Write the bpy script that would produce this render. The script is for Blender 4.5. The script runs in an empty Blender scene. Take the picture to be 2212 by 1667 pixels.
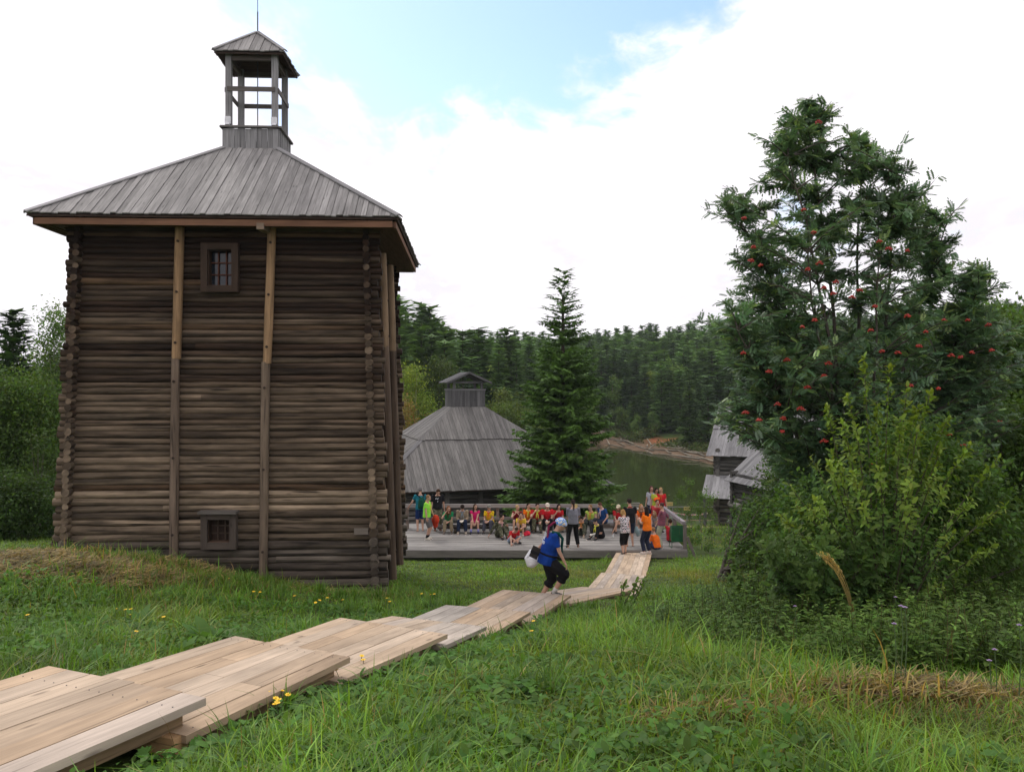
import bpy, math, random
import numpy as np
from mathutils import Vector, Matrix
R = math.radians
random.seed(7); RNG = np.random.default_rng(11)
SC = bpy.context.scene
COL = SC.collection
# ---- reading positions off the photograph: focal length 1800 at a picture width of 2212, level camera at the origin
F, CU, CV = 1800.0, 1106.0, 833.5
def P(u, v, d): return Vector(((u - CU) / F * d, d, -(v - CV) / F * d))
def lerp(a, b, t): return a + (b - a) * t
def sstep(a, b, x):
    t = np.clip((np.asarray(x, float) - a) / (b - a), 0, 1); return t * t * (3 - 2 * t)

# ---------------------------------------------------------------- materials
def new_mat(name):
    m = bpy.data.materials.new(name); m.use_nodes = True
    nt = m.node_tree; nt.nodes.clear()
    return m, nt, nt.nodes, nt.links
def nd(ns, t, **kw):
    n = ns.new(t)
    for k, v in kw.items():
        if k in n.inputs: n.inputs[k].default_value = v
        else: setattr(n, k, v)
    return n
def ramp(ns, stops):
    r = ns.new('ShaderNodeValToRGB'); e = r.color_ramp.elements
    while len(e) < len(stops): e.new(0.5)
    for i, (p, c) in enumerate(stops):
        e[i].position = p; e[i].color = (c[0], c[1], c[2], 1) if not isinstance(c, (int, float)) else (c, c, c, 1)
    return r
def mixc(ns, ls, a, b, fac, blend='MIX'):
    m = ns.new('ShaderNodeMix'); m.data_type = 'RGBA'; m.blend_type = blend
    for sock, val in ((m.inputs[0], fac), (m.inputs[6], a), (m.inputs[7], b)):
        if hasattr(val, 'links'): ls.new(val, sock)
        elif isinstance(val, (int, float)): sock.default_value = val if sock.type == 'VALUE' else (val, val, val, 1)
        else: sock.default_value = (val[0], val[1], val[2], 1)
    return m.outputs[2]
MATS = {}
def wood_mat(name, along=1.3, across=26.0, lo=0.55, hi=1.35, rough=0.85, bump=0.35, stain=0.35, cracks=0.5, knots=0.0):
    m, nt, ns, ls = new_mat(name)
    out = ns.new('ShaderNodeOutputMaterial'); bs = nd(ns, 'ShaderNodeBsdfPrincipled', Roughness=rough)
    bs.inputs['Specular IOR Level'].default_value = 0.2
    ls.new(bs.outputs[0], out.inputs[0])
    uv = ns.new('ShaderNodeUVMap'); uv.uv_map = 'UVMap'
    mp = ns.new('ShaderNodeMapping'); mp.inputs['Scale'].default_value = (along, across, 1); ls.new(uv.outputs[0], mp.inputs[0])
    n1 = nd(ns, 'ShaderNodeTexNoise', Scale=1.0, Detail=6.0, Roughness=0.62); ls.new(mp.outputs[0], n1.inputs['Vector'])
    r1 = ramp(ns, [(0.25, lo), (0.75, hi)]); ls.new(n1.outputs[0], r1.inputs[0])
    at = ns.new('ShaderNodeAttribute'); at.attribute_name = 'Col'
    c = mixc(ns, ls, at.outputs['Color'], r1.outputs[0], 1.0, 'MULTIPLY')
    mp2 = ns.new('ShaderNodeMapping'); mp2.inputs['Scale'].default_value = (0.7, 2.2, 1); ls.new(uv.outputs[0], mp2.inputs[0])
    n2 = nd(ns, 'ShaderNodeTexNoise', Scale=1.0, Detail=4.0, Roughness=0.6); ls.new(mp2.outputs[0], n2.inputs['Vector'])
    r2 = ramp(ns, [(0.35, 1 - stain), (0.68, 1 + stain * 0.5)]); ls.new(n2.outputs[0], r2.inputs[0])
    c = mixc(ns, ls, c, r2.outputs[0], 1.0, 'MULTIPLY')
    mp3 = ns.new('ShaderNodeMapping'); mp3.inputs['Scale'].default_value = (0.9, across * 1.3, 1); ls.new(uv.outputs[0], mp3.inputs[0])
    n3 = nd(ns, 'ShaderNodeTexNoise', Scale=1.0, Detail=2.0); ls.new(mp3.outputs[0], n3.inputs['Vector'])
    r3 = ramp(ns, [(0.30, 1 - cracks), (0.37, 1.0)]); ls.new(n3.outputs[0], r3.inputs[0])
    c = mixc(ns, ls, c, r3.outputs[0], 1.0, 'MULTIPLY')
    if knots > 0:
        mp4 = ns.new('ShaderNodeMapping'); mp4.inputs['Scale'].default_value = (1.6, 6.5, 1); ls.new(uv.outputs[0], mp4.inputs[0])
        vo = nd(ns, 'ShaderNodeTexVoronoi', Scale=1.0, Randomness=1.0); ls.new(mp4.outputs[0], vo.inputs['Vector'])
        r4 = ramp(ns, [(0.05, 1 - knots), (0.13, 1.0)]); ls.new(vo.outputs['Distance'], r4.inputs[0])
        c = mixc(ns, ls, c, r4.outputs[0], 1.0, 'MULTIPLY')
    ls.new(c, bs.inputs['Base Color'])
    bp = nd(ns, 'ShaderNodeBump', Strength=bump, Distance=0.02); ls.new(n1.outputs[0], bp.inputs['Height'])
    bp2 = nd(ns, 'ShaderNodeBump', Strength=bump, Distance=0.03); ls.new(r3.outputs[0], bp2.inputs['Height']); ls.new(bp.outputs[0], bp2.inputs['Normal'])
    ls.new(bp2.outputs[0], bs.inputs['Normal'])
    MATS[name] = m; return m
def leaf_mat(name, trans=0.35, rough=0.5, spec=0.35, tint=(1.25, 1.2, 0.6), rnd=0.0, var=0.25, gain=(1.08, 1.22, .92)):
    m, nt, ns, ls = new_mat(name)
    out = ns.new('ShaderNodeOutputMaterial'); bs = nd(ns, 'ShaderNodeBsdfPrincipled', Roughness=rough)
    bs.inputs['Specular IOR Level'].default_value = spec
    at = ns.new('ShaderNodeAttribute'); at.attribute_name = 'Col'; c = at.outputs['Color']
    if rnd > 0:
        oi = ns.new('ShaderNodeObjectInfo'); r = ramp(ns, [(0, 1 - rnd), (1, 1 + rnd)]); ls.new(oi.outputs['Random'], r.inputs[0])
        c = mixc(ns, ls, c, r.outputs[0], 1.0, 'MULTIPLY')
    geo = ns.new('ShaderNodeNewGeometry')
    n1 = nd(ns, 'ShaderNodeTexNoise', Scale=1.7, Detail=3.0); ls.new(geo.outputs['Position'], n1.inputs['Vector'])
    r1 = ramp(ns, [(0.3, 1 - var), (0.7, 1 + var)]); ls.new(n1.outputs[0], r1.inputs[0])
    c = mixc(ns, ls, c, r1.outputs[0], 1.0, 'MULTIPLY')
    c = mixc(ns, ls, c, gain, 1.0, 'MULTIPLY'); ls.new(c, bs.inputs['Base Color'])
    tr = ns.new('ShaderNodeBsdfTranslucent'); ls.new(mixc(ns, ls, c, tint, 1.0, 'MULTIPLY'), tr.inputs[0])
    mx = nd(ns, 'ShaderNodeMixShader'); mx.inputs[0].default_value = trans
    ls.new(bs.outputs[0], mx.inputs[1]); ls.new(tr.outputs[0], mx.inputs[2]); ls.new(mx.outputs[0], out.inputs[0])
    MATS[name] = m; return m
def attr_mat(name, rough=0.8, nscale=8.0, var=0.25, bump=0.3, spec=0.2, dist=0.02):
    m, nt, ns, ls = new_mat(name)
    out = ns.new('ShaderNodeOutputMaterial'); bs = nd(ns, 'ShaderNodeBsdfPrincipled', Roughness=rough)
    bs.inputs['Specular IOR Level'].default_value = spec; ls.new(bs.outputs[0], out.inputs[0])
    at = ns.new('ShaderNodeAttribute'); at.attribute_name = 'Col'
    tc = ns.new('ShaderNodeTexCoord')
    n1 = nd(ns, 'ShaderNodeTexNoise', Scale=nscale, Detail=5.0); ls.new(tc.outputs['Object'], n1.inputs['Vector'])
    r1 = ramp(ns, [(0.3, 1 - var), (0.7, 1 + var)]); ls.new(n1.outputs[0], r1.inputs[0])
    ls.new(mixc(ns, ls, at.outputs['Color'], r1.outputs[0], 1.0, 'MULTIPLY'), bs.inputs['Base Color'])
    bp = nd(ns, 'ShaderNodeBump', Strength=bump, Distance=dist); ls.new(n1.outputs[0], bp.inputs['Height']); ls.new(bp.outputs[0], bs.inputs['Normal'])
    MATS[name] = m; return m
_cl = {}
def cloth(col, kind='plain', rough=0.9):
    key = (tuple(col), kind)
    if key in _cl: return _cl[key]
    m, nt, ns, ls = new_mat('cloth_' + kind)
    out = ns.new('ShaderNodeOutputMaterial'); bs = nd(ns, 'ShaderNodeBsdfPrincipled', Roughness=rough)
    bs.inputs['Specular IOR Level'].default_value = 0.15; ls.new(bs.outputs[0], out.inputs[0])
    tc = ns.new('ShaderNodeTexCoord')
    n1 = nd(ns, 'ShaderNodeTexNoise', Scale=9.0, Detail=3.0, Distortion=0.6); ls.new(tc.outputs['Object'], n1.inputs['Vector'])
    base = None
    if kind == 'plain':
        r1 = ramp(ns, [(0.3, 0.85), (0.7, 1.12)]); ls.new(n1.outputs[0], r1.inputs[0]); base = mixc(ns, ls, col, r1.outputs[0], 1.0, 'MULTIPLY')
    elif kind == 'camo':
        n2 = nd(ns, 'ShaderNodeTexNoise', Scale=14.0, Detail=2.0); ls.new(tc.outputs['Object'], n2.inputs['Vector'])
        r = ramp(ns, [(0.0, (0.02, 0.025, 0.015)), (0.42, (0.05, 0.06, 0.03)), (0.52, (0.13, 0.13, 0.08)), (0.60, (0.25, 0.24, 0.17))]); r.color_ramp.interpolation = 'CONSTANT'
        ls.new(n2.outputs[0], r.inputs[0]); base = mixc(ns, ls, r.outputs[0], col, 0.35)
    elif kind == 'floral':
        v = nd(ns, 'ShaderNodeTexNoise', Scale=26.0, Detail=1.0); ls.new(tc.outputs['Object'], v.inputs['Vector'])
        r = ramp(ns, [(0.0, (0.02, 0.015, 0.02)), (0.47, (0.75, 0.72, 0.74)), (0.62, (0.45, 0.2, 0.22))]); r.color_ramp.interpolation = 'CONSTANT'
        ls.new(v.outputs[0], r.inputs[0]); base = r.outputs[0]
    elif kind == 'plaid':
        w = nd(ns, 'ShaderNodeTexChecker', Scale=24.0); ls.new(tc.outputs['Object'], w.inputs['Vector'])
        w.inputs[1].default_value = (0.28, 0.07, 0.09, 1); w.inputs[2].default_value = (0.10, 0.06, 0.10, 1); base = w.outputs[0]
    elif kind == 'scarf':
        v = nd(ns, 'ShaderNodeTexNoise', Scale=17.0, Detail=1.5, Distortion=1.2); ls.new(tc.outputs['Object'], v.inputs['Vector'])
        r = ramp(ns, [(0.0, (0.8, 0.82, 0.85)), (0.40, (0.10, 0.28, 0.75)), (0.53, (0.35, 0.55, 0.85)), (0.60, (0.85, 0.65, 0.2)), (0.66, (0.8, 0.82, 0.85)), (0.72, (0.7, 0.2, 0.15))]); r.color_ramp.interpolation = 'CONSTANT'
        ls.new(v.outputs[0], r.inputs[0]); base = r.outputs[0]
    ls.new(base, bs.inputs['Base Color'])
    bp = nd(ns, 'ShaderNodeBump', Strength=0.6, Distance=0.03); ls.new(n1.outputs[0], bp.inputs['Height']); ls.new(bp.outputs[0], bs.inputs['Normal'])
    _cl[key] = m; return m
def plain(name, col, rough=0.6, metal=0.0, nscale=12.0, var=0.15):
    m, nt, ns, ls = new_mat(name)
    out = ns.new('ShaderNodeOutputMaterial'); bs = nd(ns, 'ShaderNodeBsdfPrincipled', Roughness=rough, Metallic=metal); ls.new(bs.outputs[0], out.inputs[0])
    tc = ns.new('ShaderNodeTexCoord'); n1 = nd(ns, 'ShaderNodeTexNoise', Scale=nscale, Detail=4.0); ls.new(tc.outputs['Object'], n1.inputs['Vector'])
    r1 = ramp(ns, [(0.3, 1 - var), (0.7, 1 + var)]); ls.new(n1.outputs[0], r1.inputs[0])
    ls.new(mixc(ns, ls, col, r1.outputs[0], 1.0, 'MULTIPLY'), bs.inputs['Base Color'])
    MATS[name] = m; return m

# ---------------------------------------------------------------- mesh building
WL = {}     # world location of roots, by object name
def tag(o, label=None, cat=None, group=None, kind=None):
    if label: o['label'] = label
    if cat: o['category'] = cat
    if group: o['group'] = group
    if kind: o['kind'] = kind
    return o
def root(name, loc, label, cat, group=None, rz=0.0):
    o = bpy.data.objects.new(name, None); COL.objects.link(o); o.empty_display_size = 0.2
    o.location = loc; o.rotation_euler = (0, 0, rz); WL[o.name] = Vector(loc)
    return tag(o, label, cat, group)
def wl(o):
    v = Vector((0, 0, 0))
    while o is not None: v = v + o.location; o = o.parent
    return v
class MB:
    """collects shapes (world coordinates) and links them as one mesh object"""
    def __init__(s): s.v = []; s.f = []; s.uv = []; s.c = []; s.m = []; s.sm = []
    def add(s, vs, fs, col=(1, 1, 1), uvs=None, mat=0, smooth=False, vcols=None):
        b = len(s.v)
        s.v += [tuple(x) for x in vs]
        s.c += ([tuple(col)] * len(vs)) if vcols is None else vcols
        for i, f in enumerate(fs):
            s.f.append([b + k for k in f]); s.m.append(mat); s.sm.append(smooth)
            s.uv.append(uvs[i] if uvs is not None else [(0.0, 0.0)] * len(f))
    def bar(s, p0, p1, wv, tv, col=(1, 1, 1), mat=0, end=None, w2=None):
        """box from p0 to p1, full width vector wv, full thickness vector tv (both centred)"""
        p0, p1, wv, tv = Vector(p0), Vector(p1), Vector(wv), Vector(tv)
        L = (p1 - p0).length; w = wv.length; t = tv.length
        w2v = wv if w2 is None else Vector(w2)
        vs = []
        for p, W in ((p0, wv), (p1, w2v)):
            vs += [p - W / 2 - tv / 2, p + W / 2 - tv / 2, p + W / 2 + tv / 2, p - W / 2 + tv / 2]
        fs = [(0, 1, 5, 4), (1, 2, 6, 5), (2, 3, 7, 6), (3, 0, 4, 7), (3, 2, 1, 0), (4, 5, 6, 7)]
        ox, oy = random.uniform(0, 50), random.uniform(0, 50)
        uvs = []
        for k, f in enumerate(fs):
            if k < 4:
                a = (w if k % 2 == 0 else t)
                uvs.append([(ox, oy + k), (ox, oy + k + a), (ox + L, oy + k + a), (ox + L, oy + k)])
            else: uvs.append([(ox, oy + 7), (ox + .02, oy + 7), (ox + .02, oy + 7 + w), (ox, oy + 7 + w)])
        s.add(vs, fs, col, uvs, mat)
    def quad(s, a, b, c, d, col=(1, 1, 1), mat=0):
        s.add([a, b, c, d], [(0, 1, 2, 3)], col, None, mat)
    def slab(s, poly, tv, col=(1, 1, 1), mat=0, udir=None):
        """prism: polygon extruded by tv; uv along udir"""
        poly = [Vector(p) for p in poly]; n = len(poly); tv = Vector(tv)
        vs = poly + [p + tv for p in poly]
        fs = [tuple(range(n - 1, -1, -1)), tuple(range(n, 2 * n))] + [(i, (i + 1) % n, n + (i + 1) % n, n + i) for i in range(n)]
        if udir is None: udir = (poly[1] - poly[0])
        u = Vector(udir).normalized(); nn = tv.normalized(); w = nn.cross(u)
        ox, oy = random.uniform(0, 50), random.uniform(0, 50)
        uvs = [[(ox + vs[k].dot(u), oy + vs[k].dot(w)) for k in f] for f in fs]
        s.add(vs, fs, col, uvs, mat)
    def tube(s, pts, rads, n=8, col=(1, 1, 1), mat=0, cap=True, smooth=True, jit=0.0, ell=None, endcol=None):
        pts = [Vector(p) for p in pts]
        if not hasattr(rads, '__len__'): rads = [rads] * len(pts)
        d = (pts[-1] - pts[0]).normalized()
        up = Vector((0, 0, 1)) if abs(d.z) < 0.9 else Vector((1, 0, 0))
        vs = []; L = [0.0]
        for i in range(1, len(pts)): L.append(L[-1] + (pts[i] - pts[i - 1]).length)
        for i, p in enumerate(pts):
            t = (pts[min(i + 1, len(pts) - 1)] - pts[max(i - 1, 0)]).normalized()
            x = t.cross(up); x = x.normalized() if x.length > 1e-5 else Vector((1, 0, 0)); y = x.cross(t)
            for k in range(n):
                a = 2 * math.pi * k / n; r = rads[i] * (1 + random.uniform(-jit, jit))
                ex, ey = (1, 1) if ell is None else ell
                vs.append(p + x * (math.cos(a) * r * ex) + y * (math.sin(a) * r * ey))
        fs = []; uvs = []; ox, oy = random.uniform(0, 60), random.uniform(0, 60)
        for i in range(len(pts) - 1):
            for k in range(n):
                k2 = (k + 1) % n
                fs.append((i * n + k, i * n + k2, (i + 1) * n + k2, (i + 1) * n + k))
                a0 = oy + k / n * 2 * math.pi * rads[0]; a1 = oy + (k + 1) / n * 2 * math.pi * rads[0]
                uvs.append([(ox + L[i], a0), (ox + L[i], a1), (ox + L[i + 1], a1), (ox + L[i + 1], a0)])
        s.add(vs, fs, col, uvs, mat, smooth)
        if cap:
            for i, o in ((0, -1), (len(pts) - 1, 1)):
                ring = vs[i * n:(i + 1) * n]
                if o < 0: ring = ring[::-1]
                s.add(ring, [tuple(range(n))], endcol or col, [[(ox + .1 * math.cos(k), oy + .1 * math.sin(k)) for k in range(n)]], mat, False)
    def ball(s, c, r, n=8, col=(1, 1, 1), mat=0, basis=None, smooth=True):
        """ellipsoid: r scalar or 3 radii in the given basis"""
        c = Vector(c); r = (r, r, r) if not hasattr(r, '__len__') else r
        B = basis or Matrix.Identity(3); m = max(4, n // 2 + 1)
        vs = [c + B @ Vector((0, 0, r[2]))]; fs = []
        for i in range(1, m):
            th = math.pi * i / m
            for k in range(n):
                a = 2 * math.pi * k / n
                vs.append(c + B @ Vector((r[0] * math.sin(th) * math.cos(a), r[1] * math.sin(th) * math.sin(a), r[2] * math.cos(th))))
        vs.append(c + B @ Vector((0, 0, -r[2]))); e = len(vs) - 1
        for k in range(n):
            k2 = (k + 1) % n
            fs.append((0, 1 + k, 1 + k2)); fs.append((e, 1 + (m - 2) * n + k2, 1 + (m - 2) * n + k))
            for i in range(m - 2): fs.append((1 + i * n + k, 1 + (i + 1) * n + k, 1 + (i + 1) * n + k2, 1 + i * n + k2))
        s.add(vs, fs, col, None, mat, smooth)
    def mesh(s, name, off=Vector((0, 0, 0)), mats=()):
        me = bpy.data.meshes.new(name)
        me.from_pydata([(x - off.x, y - off.y, z - off.z) for x, y, z in s.v], [], s.f)
        for m in mats: me.materials.append(m)
        me.polygons.foreach_set('material_index', s.m); me.polygons.foreach_set('use_smooth', s.sm)
        uvl = me.uv_layers.new(name='UVMap'); uvl.data.foreach_set('uv', [c for f in s.uv for p in f for c in p])
        ca = me.color_attributes.new('Col', 'FLOAT_COLOR', 'POINT'); ca.data.foreach_set('color', [x for c in s.c for x in (c[0], c[1], c[2], 1.0)])
        me.update(); return me
    def build(s, name, mats, parent=None, loc=None):
        if not isinstance(mats, (list, tuple)): mats = [mats]
        off = Vector(loc) if loc is not None else Vector((0, 0, 0))
        if parent is not None: off = wl(parent)
        o = bpy.data.objects.new(name, s.mesh(name, off, mats)); COL.objects.link(o)
        if parent is not None: o.parent = parent
        elif loc is not None: o.location = loc
        return o
def npmesh(name, V, Q=None, T=None, C=None, mat=None, parent=None, loc=None, smooth=False):
    """big mesh from arrays: V (n,3), quads Q, triangles T, vertex colours C"""
    me = bpy.data.meshes.new(name); V = np.asarray(V, np.float32)
    off = wl(parent) if parent is not None else (Vector(loc) if loc is not None else None)
    if off is not None: V = V - np.array(off, np.float32)
    Q = np.zeros((0, 4), np.int32) if Q is None else np.asarray(Q, np.int32); T = np.zeros((0, 3), np.int32) if T is None else np.asarray(T, np.int32)
    me.vertices.add(len(V)); me.vertices.foreach_set('co', V.ravel())
    idx = np.concatenate([Q.ravel(), T.ravel()]); me.loops.add(len(idx)); me.loops.foreach_set('vertex_index', idx)
    st = np.concatenate([np.arange(len(Q)) * 4, len(Q) * 4 + np.arange(len(T)) * 3]).astype(np.int32)
    me.polygons.add(len(st)); me.polygons.foreach_set('loop_start', st)
    if smooth: me.polygons.foreach_set('use_smooth', np.ones(len(st), bool))
    me.update(calc_edges=True)
    if C is not None:
        C = np.asarray(C, np.float32); C4 = np.ones((len(V), 4), np.float32); C4[:, :3] = C
        ca = me.color_attributes.new('Col', 'FLOAT_COLOR', 'POINT'); ca.data.foreach_set('color', C4.ravel())
    if mat: me.materials.append(mat)
    if name.startswith('_'): return me
    o = bpy.data.objects.new(name, me); COL.objects.link(o)
    if parent is not None: o.parent = parent
    elif loc is not None: o.location = loc
    return o
class NB:
    """numpy collector for foliage: leaf templates scattered by arrays"""
    def __init__(s): s.V = []; s.Q = []; s.T = []; s.C = []; s.n = 0
    def put(s, V, Q, T, C):
        if Q is not None and len(Q): s.Q.append(np.asarray(Q) + s.n)
        if T is not None and len(T): s.T.append(np.asarray(T) + s.n)
        s.V.append(V); s.C.append(C); s.n += len(V)
    def scatter(s, tv, tq, tt, pos, X, Z, scale, col):
        """template (x forward, z normal) at pos with forward X and normal-ish Z; col (N,3)"""
        pos = np.asarray(pos, float); N = len(pos)
        if N == 0: return
        X = X / (np.linalg.norm(X, axis=1, keepdims=True) + 1e-9); Y = np.cross(Z, X); Y = Y / (np.linalg.norm(Y, axis=1, keepdims=True) + 1e-9); Z = np.cross(X, Y)
        tv = np.asarray(tv, float); k = len(tv); scale = np.broadcast_to(np.asarray(scale, float), (N,))
        W = (tv[None, :, 0, None] * X[:, None, :] + tv[None, :, 1, None] * Y[:, None, :] + tv[None, :, 2, None] * Z[:, None, :]) * scale[:, None, None] + pos[:, None, :]
        base = (np.arange(N) * k)[:, None, None]
        Q = None if tq is None or len(tq) == 0 else (np.asarray(tq)[None] + base).reshape(-1, 4)
        T = None if tt is None or len(tt) == 0 else (np.asarray(tt)[None] + base).reshape(-1, 3)
        s.put(W.reshape(-1, 3), Q, T, np.repeat(np.asarray(col, float), k, axis=0))
    def blades(s, pos, h, w, ang, lean, col, tip=(1.25, 1.2, 1.0)):
        pos = np.asarray(pos, float); N = len(pos)
        dx, dy = np.cos(ang), np.sin(ang); sx, sy = -dy, dx
        rows = []; cr = []
        for t, wf in ((0, 1.0), (0.38, 0.95), (0.72, 0.62), (1.0, 0.0)):
            cx = pos[:, 0] + dx * lean * h * t * t; cy = pos[:, 1] + dy * lean * h * t * t
            cz = pos[:, 2] + h * (t - 0.38 * np.minimum(lean, 1.3) * t * t)
            c = col * lerp(np.ones(3), np.array(tip), t)
            if wf > 0:
                rows.append(np.stack([cx - sx * w * wf / 2, cy - sy * w * wf / 2, cz], 1)); rows.append(np.stack([cx + sx * w * wf / 2, cy + sy * w * wf / 2, cz], 1)); cr += [c, c]
            else: rows.append(np.stack([cx, cy, cz], 1)); cr.append(c)
        V = np.stack(rows, 1).reshape(-1, 3); C = np.stack(cr, 1).reshape(-1, 3); b = (np.arange(N) * 7)[:, None]
        Q = np.concatenate([b + np.array([0, 1, 3, 2]), b + np.array([2, 3, 5, 4])]); T = b + np.array([4, 5, 6])
        s.put(V, Q, T, C)
    def tube(s, pts, r0, r1, n=5, col=(0.1, 0.08, 0.06)):
        pts = np.asarray(pts, float); m = len(pts)
        t = np.gradient(pts, axis=0); t /= np.linalg.norm(t, axis=1, keepdims=True) + 1e-9
        up = np.tile([0.13, 0.2, 0.97], (m, 1)); x = np.cross(t, up); x /= np.linalg.norm(x, axis=1, keepdims=True) + 1e-6; y = np.cross(x, t)
        a = np.arange(n) * 2 * np.pi / n; r = np.linspace(r0, r1, m)[:, None, None]
        V = (pts[:, None] + r * (np.cos(a)[None, :, None] * x[:, None] + np.sin(a)[None, :, None] * y[:, None])).reshape(-1, 3)
        i = np.arange(m - 1)[:, None] * n; k = np.arange(n)[None]; k2 = (k + 1) % n
        Q = np.stack([i + k, i + k2, i + n + k2, i + n + k], -1).reshape(-1, 4)
        s.put(V, Q, None, np.tile(np.asarray(col, float), (len(V), 1)))
    def build(s, name, mat, parent=None, loc=None, smooth=False):
        return npmesh(name, np.concatenate(s.V), np.concatenate(s.Q) if s.Q else None, np.concatenate(s.T) if s.T else None, np.concatenate(s.C), mat, parent, loc, smooth)

# ---------------------------------------------------------------- the lie of the land
_Y = [-40, 0, 3, 5, 7, 8.7, 10.6, 12.3, 15.3, 18, 22, 30.7, 36, 45, 52, 58]
_Z = [-1.2, -1.55, -1.66, -1.98, -2.35, -2.7, -3.15, -3.48, -3.98, -4.55, -5.15, -6.42, -6.95, -7.7, -8.6, -9.3]
WATER = -9.3
def pond_in(x, y):
    xl = np.interp(y, [40, 58, 100, 135, 150], [-2, 2, 7, 12.6, 14]); xr = np.interp(y, [40, 60, 70, 100, 131, 150], [120, 80, 60, 24, 15, 9])
    return np.minimum(np.minimum(np.minimum(y - 58, (x - xl) * 0.9), (xr - x) * 0.62), (139 - y) * .8), xl, xr
def G(x, y):
    x = np.asarray(x, float); y = np.asarray(y, float)
    z = np.interp(y, _Y, _Z)
    z = z + 0.115 * np.clip(-x - 2.3, 0, 9) * sstep(7, 16, y) * (1 - sstep(23, 29, y))
    z = z + 0.05 * np.clip(x - 2.5, 0, 14) * sstep(4, 9, y) * (1 - sstep(22, 34, y))
    z = z + 0.38 * np.exp(-((x + 7.2) / 2.4) ** 2 - ((y - 14.3) / 1.7) ** 2) + 0.15 * np.exp(-((x - 2.2) / 0.9) ** 2 - ((y - 5.0) / 0.6) ** 2)
    z = z + 0.035 * np.sin(x * 2.1 + 1.3 * np.sin(y * 1.1)) * np.sin(y * 1.7 + x * 0.6) * sstep(60, 20, y)
    for (px, py, qx, qy) in ((-3.2, 1.2, -1.75, 4.7), (-1.75, 4.7, -1.0, 6.6), (-1.0, 6.6, -.3, 9.9), (-.3, 9.9, 1.1, 14.9)):   # hollow along the right side of the boardwalk
        t = np.clip(((x - px) * (qx - px) + (y - py) * (qy - py)) / ((qx - px) ** 2 + (qy - py) ** 2), 0, 1); r = np.hypot(x - px - t * (qx - px), y - py - t * (qy - py)); z = z - .085 * np.exp(-(r / .45) ** 2)
    pin, xl, xr = pond_in(x, y)
    s = np.clip(-pin, 0, None); far = y > 58
    right = x > (xl + xr) / 2
    hr = WATER + 0.15 + 0.9 * sstep(0, 6, s) + np.clip(s - 5, 0, 400) * 0.13 + 0.05 * np.clip(x - 40, 0, 200) * sstep(20, 60, s)
    hl = WATER + 0.15 + 1.0 * sstep(0, 8, s) + np.clip(y - 70, 0, 60) * 0.07 + np.clip(-x, 0, 40) * 0.02
    hill = np.where(right & (y < 150), hr, np.where(y < 150, hl, 0))
    d2 = WATER + 0.15 + 1.0 + np.clip(y - 128, 0, 150) * 0.092 * (1 - .35 * sstep(60, -10, x) * 0) + 0.075 * np.clip(x - 14, 0, 200) + np.clip(-x - 5, 0, 40) * 0.03
    k = sstep(120, 165, y); hill = hill * (1 - k) + d2 * k
    zf = np.where(pin > 0, WATER - np.clip(pin * 0.3, 0, 1.5), np.where(far, hill, z))
    blend = sstep(54, 60, y)
    return z * (1 - blend) + zf * blend
def gz(x, y): return float(G(x, y))
# ---------------------------------------------------------------- people
SKIN = (0.52, 0.30, 0.21)
def skin_mat():
    if 'skin' in MATS: return MATS['skin']
    m = plain('skin', SKIN, rough=0.55, nscale=20, var=0.08); return m
EYE = plain('eye_dark', (0.03, 0.02, 0.02), 0.3); LIP = plain('lip', (0.40, 0.15, 0.12), 0.5)
RUB = plain('sole_rubber', (0.55, 0.52, 0.48), 0.7)
def ik(a, b, l1, l2, pole):
    a, b = Vector(a), Vector(b); d = b - a; L = d.length
    if L > (l1 + l2) * 0.999: b = a + d.normalized() * (l1 + l2) * 0.999; d = b - a; L = d.length
    L = max(L, abs(l1 - l2) + 0.02)
    x = d.normalized(); p = Vector(pole); p = p - x * p.dot(x); p = p.normalized() if p.length > 1e-4 else Vector((0, 1, 0))
    c = (l1 * l1 + L * L - l2 * l2) / (2 * l1 * L); c = max(-1, min(1, c))
    return a + x * (l1 * c) + p * (l1 * math.sqrt(1 - c * c)), b
def loft(mb, pts, rads, xd, n=14, mat=0, flat0=False):
    """elliptic rings: rads (rx, ry), xd = sideways direction"""
    pts = [Vector(p) for p in pts]; vs = []
    for i, p in enumerate(pts):
        t = (pts[min(i + 1, len(pts) - 1)] - pts[max(i - 1, 0)]).normalized()
        x = Vector(xd); x = (x - t * x.dot(t)).normalized(); y = t.cross(x)
        for k in range(n):
            a = 2 * math.pi * k / n; vs.append(p + x * math.cos(a) * rads[i][0] + y * math.sin(a) * rads[i][1])
    fs = [(i * n + k, i * n + (k + 1) % n, (i + 1) * n + (k + 1) % n, (i + 1) * n + k) for i in range(len(pts) - 1) for k in range(n)]
    fs.append(tuple(range(n - 1, -1, -1))); fs.append(tuple(range((len(pts) - 1) * n, len(pts) * n)))
    mb.add(vs, fs, mat=mat, smooth=True)
def cone(mb, a, b, r0, r1, caps=(True, True), n=10):
    loft(mb, [a, lerp(Vector(a), Vector(b), .5), b], [(r0, r0), ((r0 + r1) / 2,) * 2, (r1, r1)], Vector((0.31, 0.9, 0.2)) if abs((Vector(b) - Vector(a)).normalized().y) < .8 else Vector((1, 0, 0)), n)
    if caps[0]: mb.ball(a, r0 * 0.99, 10)
    if caps[1]: mb.ball(b, r1 * 0.99, 10)
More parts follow.
